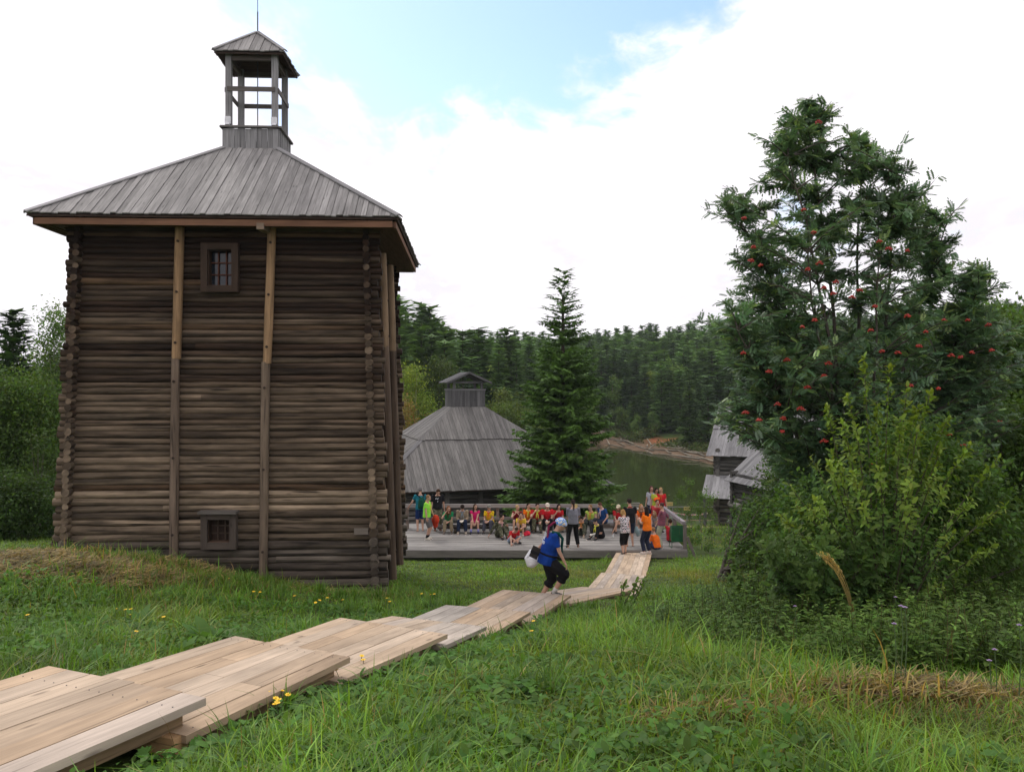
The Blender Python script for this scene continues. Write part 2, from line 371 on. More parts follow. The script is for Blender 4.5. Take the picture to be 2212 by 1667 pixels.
def fuse(mb, voxel, smooth=4, fac=0.5):
    """one continuous skin round all the collected shapes"""
    me = mb.mesh('_t'); o = bpy.data.objects.new('_t', me); COL.objects.link(o)
    r = o.modifiers.new('r', 'REMESH'); r.mode = 'VOXEL'; r.voxel_size = voxel; r.use_smooth_shade = True
    s = o.modifiers.new('s', 'SMOOTH'); s.factor = fac; s.iterations = smooth
    dg = bpy.context.evaluated_depsgraph_get(); e = o.evaluated_get(dg).to_mesh()
    out = MB(); out.v = [tuple(v.co) for v in e.vertices]; out.f = [list(p.vertices) for p in e.polygons]
    out.c = [(1, 1, 1)] * len(out.v); out.m = [0] * len(out.f); out.sm = [True] * len(out.f); out.uv = [[(0, 0)] * len(f) for f in out.f]
    o.evaluated_get(dg).to_mesh_clear(); bpy.data.objects.remove(o); bpy.data.meshes.remove(me)
    return out
def hand(mb, wrist, fwd, nrm, side, s=1.0, curl=0.5, mat=0):
    """palm, four bent fingers and a thumb from its side; nrm = back of the hand, side = direction of the thumb"""
    fwd = Vector(fwd).normalized(); nrm = Vector(nrm); nrm = (nrm - fwd * nrm.dot(fwd)).normalized(); sd = fwd.cross(nrm)
    if sd.dot(Vector(side)) < 0: sd = -sd
    B = Matrix((sd, fwd, nrm)).transposed()
    mb.ball(wrist + fwd * 0.045 * s, (0.041 * s, 0.056 * s, 0.018 * s), 10, basis=B, mat=mat)
    for i, (o, L) in enumerate(((0.030, 0.070), (0.011, 0.080), (-0.010, 0.074), (-0.029, 0.058))):
        b = wrist + fwd * 0.08 * s + sd * o * s; d1 = (fwd * math.cos(curl * .6) - nrm * math.sin(curl * .6)); d2 = (fwd * math.cos(curl * 1.5) - nrm * math.sin(curl * 1.5)); d3 = (fwd * math.cos(curl * 2.2) - nrm * math.sin(curl * 2.2))
        p1 = b + d1 * L * .45 * s; p2 = p1 + d2 * L * .32 * s; p3 = p2 + d3 * L * .25 * s
        mb.tube([b - fwd * .02 * s, b, p1, p2, p3], [.0095 * s, .0095 * s, .009 * s, .008 * s, .006 * s], 6, mat=mat)
    b = wrist + fwd * 0.02 * s + sd * 0.03 * s; d1 = (sd * .75 + fwd * .65).normalized(); d2 = (sd * .25 + fwd - nrm * .3).normalized()
    mb.tube([b, b + d1 * .04 * s, b + d1 * .04 * s + d2 * .03 * s], [.013 * s, .011 * s, .008 * s], 6, mat=mat)
def person(label, loc, rz, H=1.72, pose='stand', fem=False, shirt=((.3, .02, .02), 'plain'), sleeve=0.55, legs=((.05, .05, .06), 'plain', 'long'),
           hair=((.06, .035, .02), 'short'), shoes=(.05, .05, .05), cap=None, scarf=None, gloves=None, hands=(None, None), feet=(None, None), pelvis=None,
           lean=None, head=(0, 10), socks=None, fat=1.1, vox=0.017, shirt_len=0.0, group='people gathered on the wooden deck', extra=None, twist=0, poles=None, knee=None):
    s = H / 1.75; fw = 0.9 if fem else 1.0
    r = root('person', loc, label, 'person', group, rz)
    # pose defaults, local: x right... the person faces +y
    D = {'stand': dict(p=(0, 0, .93), f=((-.11, .0, .085), (.11, .03, .085)), l=3, h=((-.27, .06, .80), (.27, .06, .80)), kp=(0, 1, 0)),
         'bench': dict(p=(0, 0, .43), f=((-.15, .44, .085), (.15, .46, .085)), l=26, h=((-.09, .46, .52), (.09, .47, .50)), kp=(0, .5, 1)),
         'cross': dict(p=(0, 0, .13), f=((.13, .36, .07), (-.13, .30, .07)), l=24, h=((-.16, .40, .20), (.16, .42, .20)), kp=(0, .2, .6)),
         'knees': dict(p=(0, 0, .13), f=((-.12, .50, .08), (.13, .54, .08)), l=26, h=((-.10, .48, .42), (.12, .46, .40)), kp=(0, .3, 1)),
         'crouch': dict(p=(0, 0, .30), f=((-.09, .34, .08), (.09, .38, .08)), l=34, h=((-.10, .50, .40), (.10, .40, .72)), kp=(0, .6, 1))}[pose]
    pv = Vector(pelvis or D['p']) * (s if pelvis is None else 1); ln = R(D['l'] if lean is None else lean)
    X = Vector((math.cos(R(twist)), math.sin(R(twist)), 0)); up1 = Vector((0, math.sin(ln * .6), math.cos(ln * .6))); up2 = Vector((0, math.sin(ln * 1.15), math.cos(ln * 1.15)))
    waist = pv + up1 * .15 * s; chest = waist + up1 * .13 * s * .5 + up2 * .13 * s * .6; nb = chest + up2 * .22 * s
    sw = (.165 if fem else .19) * s
    sh = [nb - up2 * .045 * s - X * sw, nb - up2 * .045 * s + X * sw]
    hp = R(head[1]); hy = R(head[0])
    ndir = (up2 * .7 + Vector((0, 0, .5)) + Vector((0, math.sin(hp) * .35, 0))).normalized()
    fdir = Vector((-math.sin(hy) * math.cos(hp), math.cos(hy) * math.cos(hp), -math.sin(hp))); hx = fdir.cross(Vector((0, 0, 1))).normalized(); hu = hx.cross(fdir)
    skull = nb + ndir * .085 * s + hu * .105 * s + fdir * .02 * s
    HB = Matrix((hx, fdir, hu)).transposed()
    hip = [pv - X * .09 * s - up1 * .03 * s, pv + X * .09 * s - up1 * .03 * s]
    ft = [Vector(feet[i]) if feet[i] else Vector(D['f'][i]) * 1.0 for i in (0, 1)]
    hd = [Vector(hands[i]) if hands[i] else Vector(D['h'][i]) * (s if not hands[i] else 1) for i in (0, 1)]
    kn, an, el, wr = [], [], [], []
    for i in (0, 1):
        kp = Vector(D['kp'])
        if pose == 'cross': kp = Vector(((-1, 1)[i] * 1.0, .25, .55))
        if knee and knee[i]: kp = Vector(knee[i])
        k, a = ik(hip[i], ft[i], .435 * s, .425 * s, kp); kn.append(k); an.append(a)
        pp = Vector(((-1, 1)[i] * .38, -.6, -.7)) if not (poles and poles[i]) else Vector(poles[i])
        e, w = ik(sh[i], hd[i], .285 * s, .25 * s, pp); el.append(e); wr.append(w)
    # one continuous body
    b = MB()
    loft(b, [pv - up1 * .10 * s, pv, waist, chest, nb - up2 * .07 * s, nb + up2 * .0, nb + ndir * .05 * s], [(.13 * s, .10 * s), (.165 * s * fat, .115 * s * fat), (.13 * s * fat * fw, .10 * s * fat), (.155 * s * fat * fw, .115 * s * fat), (.165 * s * fw, .095 * s), (.075 * s, .065 * s), (.052 * s, .055 * s)], X)
    cone(b, nb, nb + ndir * .12 * s + fdir * .005, .056 * s, .050 * s)
    b.ball(skull, (.074 * s, .094 * s, .108 * s), 14, basis=HB)
    b.ball(skull + fdir * .035 * s - hu * .062 * s, (.050 * s, .058 * s, .052 * s), 10, basis=HB)
    cone(b, skull + fdir * .088 * s - hu * .012 * s, skull + fdir * .110 * s - hu * .034 * s, .010 * s, .014 * s)
    for q in (-1, 1): b.ball(skull + hx * q * .076 * s - hu * .012 * s, (.010 * s, .020 * s, .030 * s), 8, basis=HB)
    for i in (0, 1):
        b.ball(sh[i], .062 * s * fw, 10)
        cone(b, sh[i], el[i], .050 * s * fw, .040 * s * fw); cone(b, el[i], wr[i], .041 * s * fw, .027 * s)
        cone(b, hip[i], kn[i], .088 * s * fat, .056 * s * fat); cone(b, kn[i], an[i], .056 * s * fat, .036 * s); b.ball(kn[i].lerp(an[i], .3) - Vector((0, .01, 0)), .054 * s * fat, 8)
    toes = []
    for i in (0, 1):
        k2a = (an[i] - kn[i]).normalized(); fwd = Vector((D['f'][i][0] * .8, 1, 0)); fwd = fwd - k2a * fwd.dot(k2a)
        if abs(k2a.z) > .5: fwd = Vector((fwd.x, fwd.y, 0))
        fwd.normalize(); toes.append(fwd); dn = Vector((0, 0, -1)) if abs(k2a.z) > .5 else k2a
        cone(b, an[i] + dn * .045 * s - fwd * .03 * s, an[i] + dn * .06 * s + fwd * .15 * s, .038 * s, .026 * s)
    B = fuse(b, vox)
    for i in (0, 1):
        f = (wr[i] - el[i]).normalized(); n = Vector((0, 0, 1)) - f * f.z
        if n.length < .4: n = Vector(((-1, 1)[i], 0, 0))
        hand(B, wr[i], f, n, (-X if i else X) + Vector((0, .3, 0)), s)
    for q in (-1, 1): B.ball(skull + hx * q * .032 * s + fdir * .086 * s + hu * .006 * s, (.013 * s, .006 * s, .007 * s), 8, mat=1, basis=HB)
    for q in (-1, 1): B.ball(skull + hx * q * .033 * s + fdir * .089 * s + hu * .027 * s, (.019 * s, .005 * s, .004 * s), 8, mat=1, basis=HB)
    B.ball(skull + fdir * .092 * s - hu * .066 * s, (.024 * s, .007 * s, .007 * s), 8, mat=2, basis=HB)
    def put(mb, name, mats, par=r):
        o = bpy.data.objects.new(name, mb.mesh(name, Vector((0, 0, 0)), mats if isinstance(mats, list) else [mats])); COL.objects.link(o); o.parent = par; return o
    put(B, 'body', [skin_mat(), EYE, LIP])
    # shirt
    sb = MB(); g = .016 * s
    hem = pv - up1 * (.06 + shirt_len) * s
    loft(sb, [hem, pv + up1 * .02, waist, chest, nb - up2 * .07 * s, nb - up2 * .015 * s], [((.172 * fat + .012) * s, (.125 * fat + .016) * s), ((.17 * fat + .012) * s, (.125 * fat + .016) * s), (.150 * s * fat * fw + g, .115 * s * fat + g), (.163 * s * fat * fw + g, .122 * s * fat + g), (.168 * s * fw + g, .098 * s + g), (.085 * s, .075 * s)], X)
    if fem: sb.ball(chest + Vector((0, .085, -.0)) * s, (.125 * s, .06 * s, .07 * s), 10)
    for i in (0, 1):
        sb.ball(sh[i], .072 * s * fw, 10)
        if sleeve > 0.05:
            if sleeve <= 1: cone(sb, sh[i], sh[i].lerp(el[i], sleeve), .064 * s * fw, .062 * s * fw, (True, False))
            else: cone(sb, sh[i], el[i], .064 * s * fw, .054 * s); cone(sb, el[i], el[i].lerp(wr[i], sleeve - 1), .054 * s, .042 * s, (True, False))
    shirt_o = put(fuse(sb, vox, 3), 'shirt', cloth(*shirt))
    # trousers / shorts / capris
    tb = MB(); col, kind, cut = legs; ext = {'long': 1.93, 'capri': 1.35, 'shorts': .82, 'knee': 1.0, 'mini': .45}[cut]; wd = .022 * s
    loft(tb, [pv - up1 * .11 * s, pv - up1 * .02 * s, pv + up1 * .09 * s], [(.14 * s, .11 * s), (.178 * s * fat, .128 * s * fat), (.150 * s * fat, .115 * s * fat)], X)
    for i in (0, 1):
        e1 = min(ext, 1)
        cone(tb, hip[i], hip[i].lerp(kn[i], e1), (.094 * s * fat + .006), lerp(.094 * s, .060 * s, e1) * fat + wd, (True, ext > 1))
        if ext > 1: cone(tb, kn[i], kn[i].lerp(an[i], ext - 1), .060 * s * fat + wd, .050 * s + wd, (True, False))
    put(fuse(tb, vox, 3), 'shorts' if cut in ('shorts', 'mini') else 'trousers', cloth(col, kind))
    for i in (0, 1):
        k2a = (an[i] - kn[i]).normalized(); dn = Vector((0, 0, -1)) if abs(k2a.z) > .5 else k2a
        if shoes is not None:
            fb = MB(); a0 = an[i] + dn * .040 * s - toes[i] * .045 * s; a1 = an[i] + dn * .052 * s + toes[i] * .165 * s
            loft(fb, [a0, an[i] + dn * .035 * s, an[i] + dn * .045 * s + toes[i] * .09 * s, a1], [(.040 * s, .050 * s), (.045 * s, .060 * s), (.050 * s, .040 * s), (.036 * s, .028 * s)], X)
            fb = fuse(fb, .012, 2); x2 = toes[i].cross(dn).normalized()
            so = put(fb, 'shoe', cloth(shoes))
            sl = MB(); sl.bar(an[i] + dn * .083 * s - toes[i] * .085 * s, an[i] + dn * .083 * s + toes[i] * .20 * s, x2 * .085 * s, dn * .016); put(sl, 'sole', RUB, so)
        if socks is not None:
            kb = MB(); cone(kb, an[i].lerp(kn[i], .30), an[i] + dn * .01, .047 * s, .042 * s, (False, True)); put(kb, 'sock', cloth(socks))
    if gloves is not None:
        for i in (0, 1):
            gb = MB(); f = (wr[i] - el[i]).normalized(); n = Vector((0, 0, 1)) - f * f.z
            if n.length < .4: n = Vector(((-1, 1)[i], 0, 0))
            hand(gb, wr[i] - f * .005, f, n, (-X if i else X) + Vector((0, .3, 0)), s * 1.14); cone(gb, wr[i] - f * .05, wr[i] + f * .02, .036 * s, .034 * s); put(gb, 'glove', cloth(gloves))
    # hair
    hc, hk = hair; hb = MB()
    if hk != 'none':
        hb.ball(skull + hu * .022 * s - fdir * .018 * s, (.084 * s, .094 * s, .102 * s), 14, basis=HB)
        if hk == 'bushy': hb.ball(skull + hu * .05 * s, (.092 * s, .10 * s, .085 * s), 12, basis=HB)
        if hk in ('long', 'bob', 'curly'):
            L = {'long': .34, 'bob': .17, 'curly': .17}[hk]
            top = skull - fdir * .04 * s; end = skull - fdir * .075 * s - Vector((0, 0, L)) * s + Vector((0, -.03, 0))
            loft(hb, [top, lerp(top, end, .5), end], [(.086 * s, .065 * s), (.096 * s, .055 * s), (.075 * s, .035 * s)], hx)
            for q in (-1, 1): cone(hb, skull + hx * q * .075 * s, skull + hx * q * .082 * s - Vector((0, 0, L * .75)) * s, .030 * s, .022 * s)
        if hk == 'tail':
            st = skull - fdir * .095 * s + hu * .0; pts = [st, st - fdir * .045 * s - hu * .04 * s, st - fdir * .03 * s - Vector((0, .02, .16)) * s, st - Vector((0, .02, .30)) * s]
            for j in range(3): cone(hb, pts[j], pts[j + 1], (.026, .03, .028)[j] * s, (.03, .028, .018)[j] * s)
        if hk == 'bun': hb.ball(skull - fdir * .10 * s + hu * .06 * s, .042 * s, 10)
        hb = fuse(hb, min(vox, .014), 2)
        # keep the face clear of hair
        put(hb, 'hair', cloth(hc))
    if cap is not None:
        cb = MB(); cb.ball(skull + hu * .035 * s - fdir * .010 * s, (.092 * s, .106 * s, .090 * s), 12, basis=HB)
        v0 = skull + hu * .052 * s + fdir * .07 * s
        cb.slab([v0 - hx * .075 * s, v0 - hx * .06 * s + fdir * .075 * s, v0 + fdir * .105 * s, v0 + hx * .06 * s + fdir * .075 * s, v0 + hx * .075 * s], hu * .010 - fdir * .0)
        put(cb, 'cap', cloth(cap))
    if scarf is not None:
        kb = MB(); pts = []
        for k in range(13):
            a = 2 * math.pi * k / 12; pts.append(nb + X * math.cos(a) * .082 * s + Vector((0, math.sin(a) * .078 * s + .006, -.018 * s - .035 * s * math.sin(a))))
        kb.tube(pts, .018 * s, 6)
        f0 = nb + Vector((0, .085, -.06)) * s
        for q in (-1, 1): kb.tube([f0, f0 + Vector((q * .03, .045, -.10)) * s, f0 + Vector((q * .045, .05, -.24)) * s], [.014 * s, .019 * s, .010 * s], 6)
        put(kb, 'neckerchief', cloth(scarf))
    info = dict(root=r, sh=sh, el=el, wr=wr, nb=nb, chest=chest, pv=pv, skull=skull, hx=hx, fdir=fdir, hu=hu, X=X, s=s, kn=kn, an=an, up=up2, up1=up1, waist=waist, toes=toes, shirt=shirt_o, put=put)
    info['W'] = lambda p, r=r: Matrix.Translation(Vector(loc)) @ Matrix.Rotation(rz, 4, 'Z') @ Vector(p)
    return info
DZ = -6.0
def deckP(u, v, z=DZ):
    d = -z * F / (v - CV); return Vector(((u - CU) / F * d, d, z))
RED = (.50, .02, .025); ORG = (.85, .17, .01); YEL = (.75, .50, .02); BLK = (.012, .012, .014); NVY = (.02, .03, .06); KHK = (.25, .20, .13); JNS = (.03, .05, .10)
BR = (.055, .03, .018); DBR = (.022, .014, .010); BLO = (.42, .28, .13); DBL = (.22, .13, .06); GREY = (.16, .15, .15); LIME = (.35, .75, .06); YSC = (.62, .62, .08); OSC = (.7, .12, .02)
PEOPLE = {}
def people():
    A = R(180)
    p = PEOPLE
    p['teal'] = person('person in teal t-shirt and blue shorts leaning on the back rail with a green backpack', deckP(908, 1147), R(15), 1.82, shirt=((.015, .17, .22), 'plain'), legs=((.012, .035, .13), 'plain', 'knee'), hair=(GREY, 'short'), shoes=None, hands=((-.42, .25, 1.02), None), lean=2, head=(-10, 15))
    p['lime'] = person('person standing in profile in lime green t-shirt and grey shorts with yellow neckerchief', deckP(922, 1165), R(-105), 1.76, shirt=((.30, .78, .07), 'plain'), legs=((.12, .115, .115), 'plain', 'knee'), hair=(DBL, 'short'), shoes=(.62, .57, .48), socks=(.012,) * 3, scarf=YSC, hands=((-.22, .22, .86), (.25, .10, .80)), gloves=None, head=(0, 8))
    p['black'] = person('person standing head bowed in black t-shirt with white print and khaki camouflage trousers', deckP(945, 1146), R(195), 1.82, shirt=(BLK, 'plain'), legs=((.22, .19, .13), 'camo', 'long'), hair=(BR, 'short'), shoes=(.16, .08, .05), head=(0, 48), lean=8, sleeve=.8)
    B = dict(pose='bench')
    def seat(key, label, u, rz=180, d=34.1, **kw):
        X = (u - CU) / F * d; p[key] = person(label, Vector((X, d + .12, DZ)), R(rz), **{**B, **kw})
    seat('green', 'person on the log bench in green t-shirt and khaki trousers with chin on hand', 969, fem=True, H=1.68, shirt=((.02, .27, .10), 'plain'), legs=(KHK, 'plain', 'long'), hair=((.20, .08, .03), 'long'), shoes=(.14, .12, .10), scarf=(.06, .03, .02), hands=((-.02, .44, .50), (.12, .36, .84)), head=(20, 14), lean=30, poles=(None, (.6, .3, -1)))
    seat('beige', 'person on the log bench in beige jumper and navy trousers holding white gloved hands together', 999, H=1.78, shirt=((.33, .26, .18), 'plain'), sleeve=1.8, legs=(NVY, 'plain', 'long'), hair=(DBR, 'bushy'), shoes=(.42, .36, .28), scarf=(.2, .25, .3), gloves=(.75, .70, .60), hands=((-.07, .40, .55), (.10, .40, .55)), head=(6, 40), lean=24)
    seat('pink', 'person on the log bench in bright pink top and shorts with long brown hair', 1026, fem=True, H=1.66, shirt=((.62, .015, .14), 'plain'), legs=((.55, .05, .2), 'plain', 'mini'), hair=(BR, 'long'), shoes=(.03, .03, .035), socks=(.25, .25, .55), hands=((-.03, .36, .42), (.05, .36, .40)), head=(28, 5), lean=10, sleeve=.35)
    seat('yellow', 'person at the end of the log bench in yellow t-shirt, orange neckerchief and grey cap', 1058, 168, fem=True, H=1.68, shirt=(YEL, 'plain'), legs=((.07, .07, .09), 'plain', 'long'), hair=(BR, 'short'), cap=(.20, .19, .17), scarf=OSC, hands=((-.05, .42, .52), (.10, .40, .52)), head=(30, 12), lean=20)
    p['camo'] = person('person sitting on the deck floor in camouflage suit beside the yellow shirt', deckP(1079, 1160), R(205), 1.78, 'knees', shirt=((.1, .1, .06), 'camo'), sleeve=1.85, legs=((.1, .1, .06), 'camo', 'long'), hair=(DBR, 'short'), scarf=(.5, .3, .3), shoes=(.03, .03, .03), hands=((-.16, .40, .50), (.45, -.05, .08)), head=(35, 5), lean=18)
    p['boy'] = person('boy in red t-shirt sitting cross-legged alone on the deck with head down', deckP(1105, 1172), R(208), 1.55, 'cross', shirt=(RED, 'plain'), legs=((.28, .36, .48), 'plain', 'knee'), hair=(BR, 'short'), head=(0, 58), lean=40, hands=((-.05, .42, .14), (.30, .55, .08)))
    seat('blonde', 'person with blonde ponytail in dark red vest on the plank bench resting mouth on hands', 1117, fem=True, d=34.4, H=1.66, shirt=((.22, .015, .025), 'plain'), sleeve=.1, legs=((.03, .03, .04), 'plain', 'knee'), hair=(BLO, 'bun'), hands=((-.03, .38, .78), (.06, .38, .79)), head=(40, 10), lean=30, poles=((-.7, .4, -1), (.7, .4, -1)))
    p['yellow2'] = person('person in yellow t-shirt and shorts crouching in front of the plank bench', deckP(1127, 1155), R(172), 1.62, 'crouch', fem=True, shirt=((.72, .52, .05), 'plain'), legs=((.09, .09, .09), 'plain', 'shorts'), hair=(BR, 'bun'), shoes=(.55, .45, .35), scarf=(.5, .25, .03), head=(10, 10))
    seat('orange', 'person in orange t-shirt with yellow neckerchief and dark trousers on the plank bench', 1141, fem=True, d=34.4, H=1.68, shirt=(ORG, 'plain'), legs=(BLK, 'plain', 'long'), hair=(DBR, 'tail'), scarf=YSC, hands=((-.03, .42, .50), (.08, .42, .50)), head=(30, 5), lean=16)
    seat('redcamo', 'person in red t-shirt, yellow neckerchief and camouflage trousers resting chin on hand', 1160, d=34.3, H=1.78, shirt=(RED, 'plain'), legs=((.1, .1, .06), 'camo', 'long'), hair=(DBR, 'short'), scarf=YSC, hands=((-.14, .50, .48), (.10, .38, .86)), head=(15, 12), lean=28, poles=(None, (.6, .3, -1)))
    seat('redcap', 'person in red t-shirt and pale cap holding white gloves on the plank bench', 1182, d=34.3, H=1.80, shirt=((.62, .02, .03), 'plain'), legs=(BLK, 'plain', 'long'), hair=(BR, 'short'), cap=(.62, .55, .45), shoes=(.5, .48, .4), hands=((-.07, .46, .50), (.09, .46, .50)), head=(4, 22), lean=26)
    seat('redhid', 'dark haired person in red t-shirt half hidden behind the blue headscarf', 1206, d=34.4, fem=True, H=1.70, shirt=(RED, 'plain'), legs=(BLK, 'plain', 'long'), hair=(DBR, 'bob'), head=(20, 15), hands=(None, (.08, .38, .82)), poles=(None, (.6, .3, -1)))
    p['guide'] = person('person seen from behind in grey shirt and black trousers with long ponytail', deckP(1238, 1183), R(8), 1.80, shirt=((.21, .21, .25), 'plain'), legs=(BLK, 'plain', 'long'), hair=(DBR, 'tail'), shoes=(.02, .02, .02), hands=((-.12, .32, 1.05), (.20, .30, 1.05)), head=(0, 5), sleeve=.9, lean=-2, feet=((-.20, 0, .085), (.20, .04, .085)))
    p['dark'] = person('person in dark green clothes sitting on the deck with bowed head beside the grey shirt', deckP(1257, 1156), R(170), 1.75, 'knees', shirt=((.045, .055, .045), 'plain'), sleeve=1.4, legs=((.05, .055, .045), 'camo', 'long'), hair=(DBR, 'short'), shoes=(.36, .30, .22), scarf=(.5, .2, .05), hands=((-.02, .36, .36), (.14, .36, .34)), head=(5, 45), lean=30)
    p['vest'] = person('person in lime vest with sunglasses and short fair hair sitting by the rail post', deckP(1280, 1149), R(150), 1.78, 'bench', pelvis=(0, 0, .36), shirt=((.42, .55, .10), 'plain'), sleeve=.12, legs=((.05, .05, .05), 'plain', 'long'), hair=(DBL, 'short'), scarf=(.5, .25, .04), hands=((-.22, .42, .40), (.34, .20, .45)), head=(-15, 10), lean=18)
    p['cap'] = person('person in black t-shirt, dark cap and white gloves sitting on the deck floor', deckP(1297, 1162), R(140), 1.76, 'knees', shirt=(BLK, 'plain'), legs=(BLK, 'plain', 'long'), hair=(DBR, 'short'), cap=(.035, .035, .04), scarf=YSC, gloves=(.72, .68, .60), hands=((-.06, .44, .24), (.12, .46, .22)), head=(-5, 25), lean=34, sleeve=.8)
    p['blue'] = person('person in dark blue t-shirt and striped neckerchief turned sideways on the back step', deckP(1304, 1150), R(130), 1.70, 'bench', pelvis=(0, 0, .50), shirt=((.015, .06, .20), 'plain'), legs=(NVY, 'plain', 'long'), hair=((.09, .045, .025), 'short'), scarf=(.6, .45, .5), shoes=(.5, .45, .38), hands=((-.24, .22, .52), (.24, .05, .50)), head=(-20, 30), lean=14)
    seat('redbeige', 'person in red t-shirt and beige cap on the right bench behind the floral blouse', 1336, d=34.2, H=1.70, shirt=(RED, 'plain'), legs=((.22, .2, .17), 'plain', 'knee'), hair=(DBL, 'long'), cap=(.60, .52, .36), hands=((-.05, .42, .48), (.06, .44, .46)), head=(-25, 20), lean=24)
    p['floral'] = person('person from behind in black and white floral blouse and black capris at the boardwalk top', deckP(1350, 1199, -6.05), R(12), 1.66, fem=True, fat=1.12, shirt=((.5, .5, .5), 'floral'), sleeve=.3, legs=(BLK, 'plain', 'capri'), hair=((.38, .22, .08), 'curly'), shoes=(.04, .035, .03), hands=((-.42, .16, .78), (.26, .12, .72)), head=(0, 34), lean=14, feet=((-.06, 0, .085), (.08, .16, .085)), shirt_len=.03)
    p['blacktee'] = person('barefoot person from behind in black t-shirt with red collar and dark shorts', deckP(1361, 1180), R(5), 1.78, shirt=(BLK, 'plain'), legs=(NVY, 'plain', 'knee'), hair=(DBR, 'bushy'), shoes=None, scarf=(.42, .02, .02), head=(20, 8), sleeve=.65)
    seat('smile', 'smiling person with long fair hair in orange t-shirt and khaki trousers on the right bench', 1384, d=34.2, fem=True, H=1.68, shirt=((.85, .14, .015), 'plain'), legs=((.24, .21, .16), 'plain', 'capri'), hair=((.36, .2, .08), 'long'), scarf=(.06, .03, .02), shoes=(.6, .58, .55), socks=(.6, .6, .6), hands=((-.02, .42, .50), (.10, .44, .52)), head=(15, 5), lean=18)
    p['orangelady'] = person('person standing in orange t-shirt and dark jeans with long dark hair at the deck edge', deckP(1398, 1196, -6.02), R(40), 1.70, fem=True, shirt=((.88, .19, .01), 'plain'), legs=((.02, .025, .05), 'plain', 'long'), hair=(DBR, 'long'), shoes=(.72, .62, .58), hands=((-.10, .26, 1.22), (.06, .28, 1.18)), head=(25, 5), sleeve=.7, feet=((-.12, .03, .085), (.12, -.02, .085)))
    p['child'] = person('child in orange t-shirt and jeans sitting on the deck edge with back turned', deckP(1419, 1186), R(38), 1.50, 'cross', shirt=((.85, .16, .015), 'plain'), legs=(JNS, 'plain', 'long'), hair=((.30, .17, .08), 'bushy'), head=(10, 15), lean=16, sleeve=.8)
    p['plaid'] = person('person in plaid shirt and pale green trousers leaning back on the side rail', deckP(1429, 1184), R(65), 1.70, fem=True, shirt=((.2, .06, .08), 'plaid'), sleeve=1.2, legs=((.36, .38, .28), 'plain', 'long'), hair=((.07, .035, .03), 'bun'), scarf=None, hands=((.05, .20, .98), (.34, -.12, .92)), head=(20, 10), shoes=(.3, .25, .2), lean=-4)
    p['kid'] = person('child in grey top sitting between the plaid shirt and the orange shirts', deckP(1418, 1160), R(150), 1.45, 'bench', pelvis=(0, 0, .44), fem=True, shirt=((.28, .24, .24), 'plain'), legs=((.05, .06, .09), 'plain', 'long'), hair=((.30, .18, .09), 'long'), head=(0, 30), lean=22)
    p['striped'] = person('boy in red and white top sitting behind the orange t-shirt with dark long hair', deckP(1415, 1146), R(190), 1.62, 'bench', pelvis=(0, 0, .62), shirt=((.52, .05, .06), 'plain'), legs=(NVY, 'plain', 'long'), hair=(BR, 'short'), head=(10, 5))
    p['bin'] = person('person in red top and dark trousers reclining on the deck behind the green bin', deckP(1449, 1170), R(-50), 1.66, 'knees', shirt=((.42, .02, .03), 'plain'), sleeve=1.3, legs=((.03, .03, .035), 'plain', 'long'), hair=(BR, 'short'), shoes=(.45, .02, .03), lean=-4, head=(20, 0))
    y = 35.9
    p['three1'] = person('dark haired person with striped neckerchief, leftmost of three standing at the back corner', Vector(((1410 - CU) / F * y, y + .35, DZ)), R(170), 1.66, fem=True, shirt=((.5, .5, .55), 'plain'), legs=(NVY, 'plain', 'long'), hair=((.10, .02, .03), 'bob'), scarf=(.1, .1, .3), head=(10, 10))
    p['three2'] = person('dark haired person with yellow neckerchief, middle of three standing at the back corner', Vector(((1417 - CU) / F * y, y, DZ)), R(175), 1.64, fem=True, shirt=((.42, .50, .06), 'plain'), legs=(NVY, 'plain', 'long'), hair=(DBR, 'bob'), scarf=YSC, head=(15, 22))
    p['three3'] = person('fair haired person in red t-shirt, rightmost of three standing at the back corner', Vector(((1427.5 - CU) / F * y, y - .1, DZ)), R(160), 1.66, fem=True, shirt=((.58, .02, .03), 'plain'), legs=((.05, .05, .06), 'plain', 'long'), hair=(BLO, 'tail'), scarf=(.45, .12, .02), head=(-18, 14))
    # the walker on the new boardwalk
    d = 15.3; wp = P(1196, 1286.5, d)
    w = person('person in blue t-shirt, patterned blue headscarf and black capris stepping down the boardwalk', wp, R(-93), 1.64, fem=True, fat=1.38, shirt=((.008, .045, .26), 'plain'), sleeve=.78, legs=((.012, .012, .014), 'plain', 'capri'),
               hair=((.10, .035, .02), 'none'), shoes=(.06, .055, .055), pelvis=(.02, -.11, .71), lean=20, head=(8, 34), feet=((-.18, -.23, -.05), (.07, .0, .085)), hands=((-.30, -.36, .74), (.20, .20, .66)), shirt_len=.06, vox=.012,
               socks=None, group='people on the new boardwalk', knee=((0, 1, .1), (.1, 1, .1)), poles=((-.6, -.9, .2), (.5, -.9, 0)))
    p['walker'] = w; put = w['put']; r = w['root']; s = w['s']; hx, fd, hu = w['hx'], w['fdir'], w['hu']; sk = w['skull']; HB = Matrix((hx, fd, hu)).transposed()
    b = MB(); b.ball(sk + hu * .035 * s - fd * .025 * s, (.098 * s, .115 * s, .098 * s), 18, basis=HB); b.ball(sk + hu * .02 * s - fd * .09 * s, (.07 * s, .06 * s, .07 * s), 12, basis=HB)
    cone(b, sk + fd * .06 * s + hu * .05 * s - hx * .06 * s, sk + fd * .06 * s + hu * .05 * s + hx * .06 * s, .035 * s, .035 * s)
    put(fuse(b, .012, 3), 'headscarf', cloth((.3, .4, .8), 'scarf'))
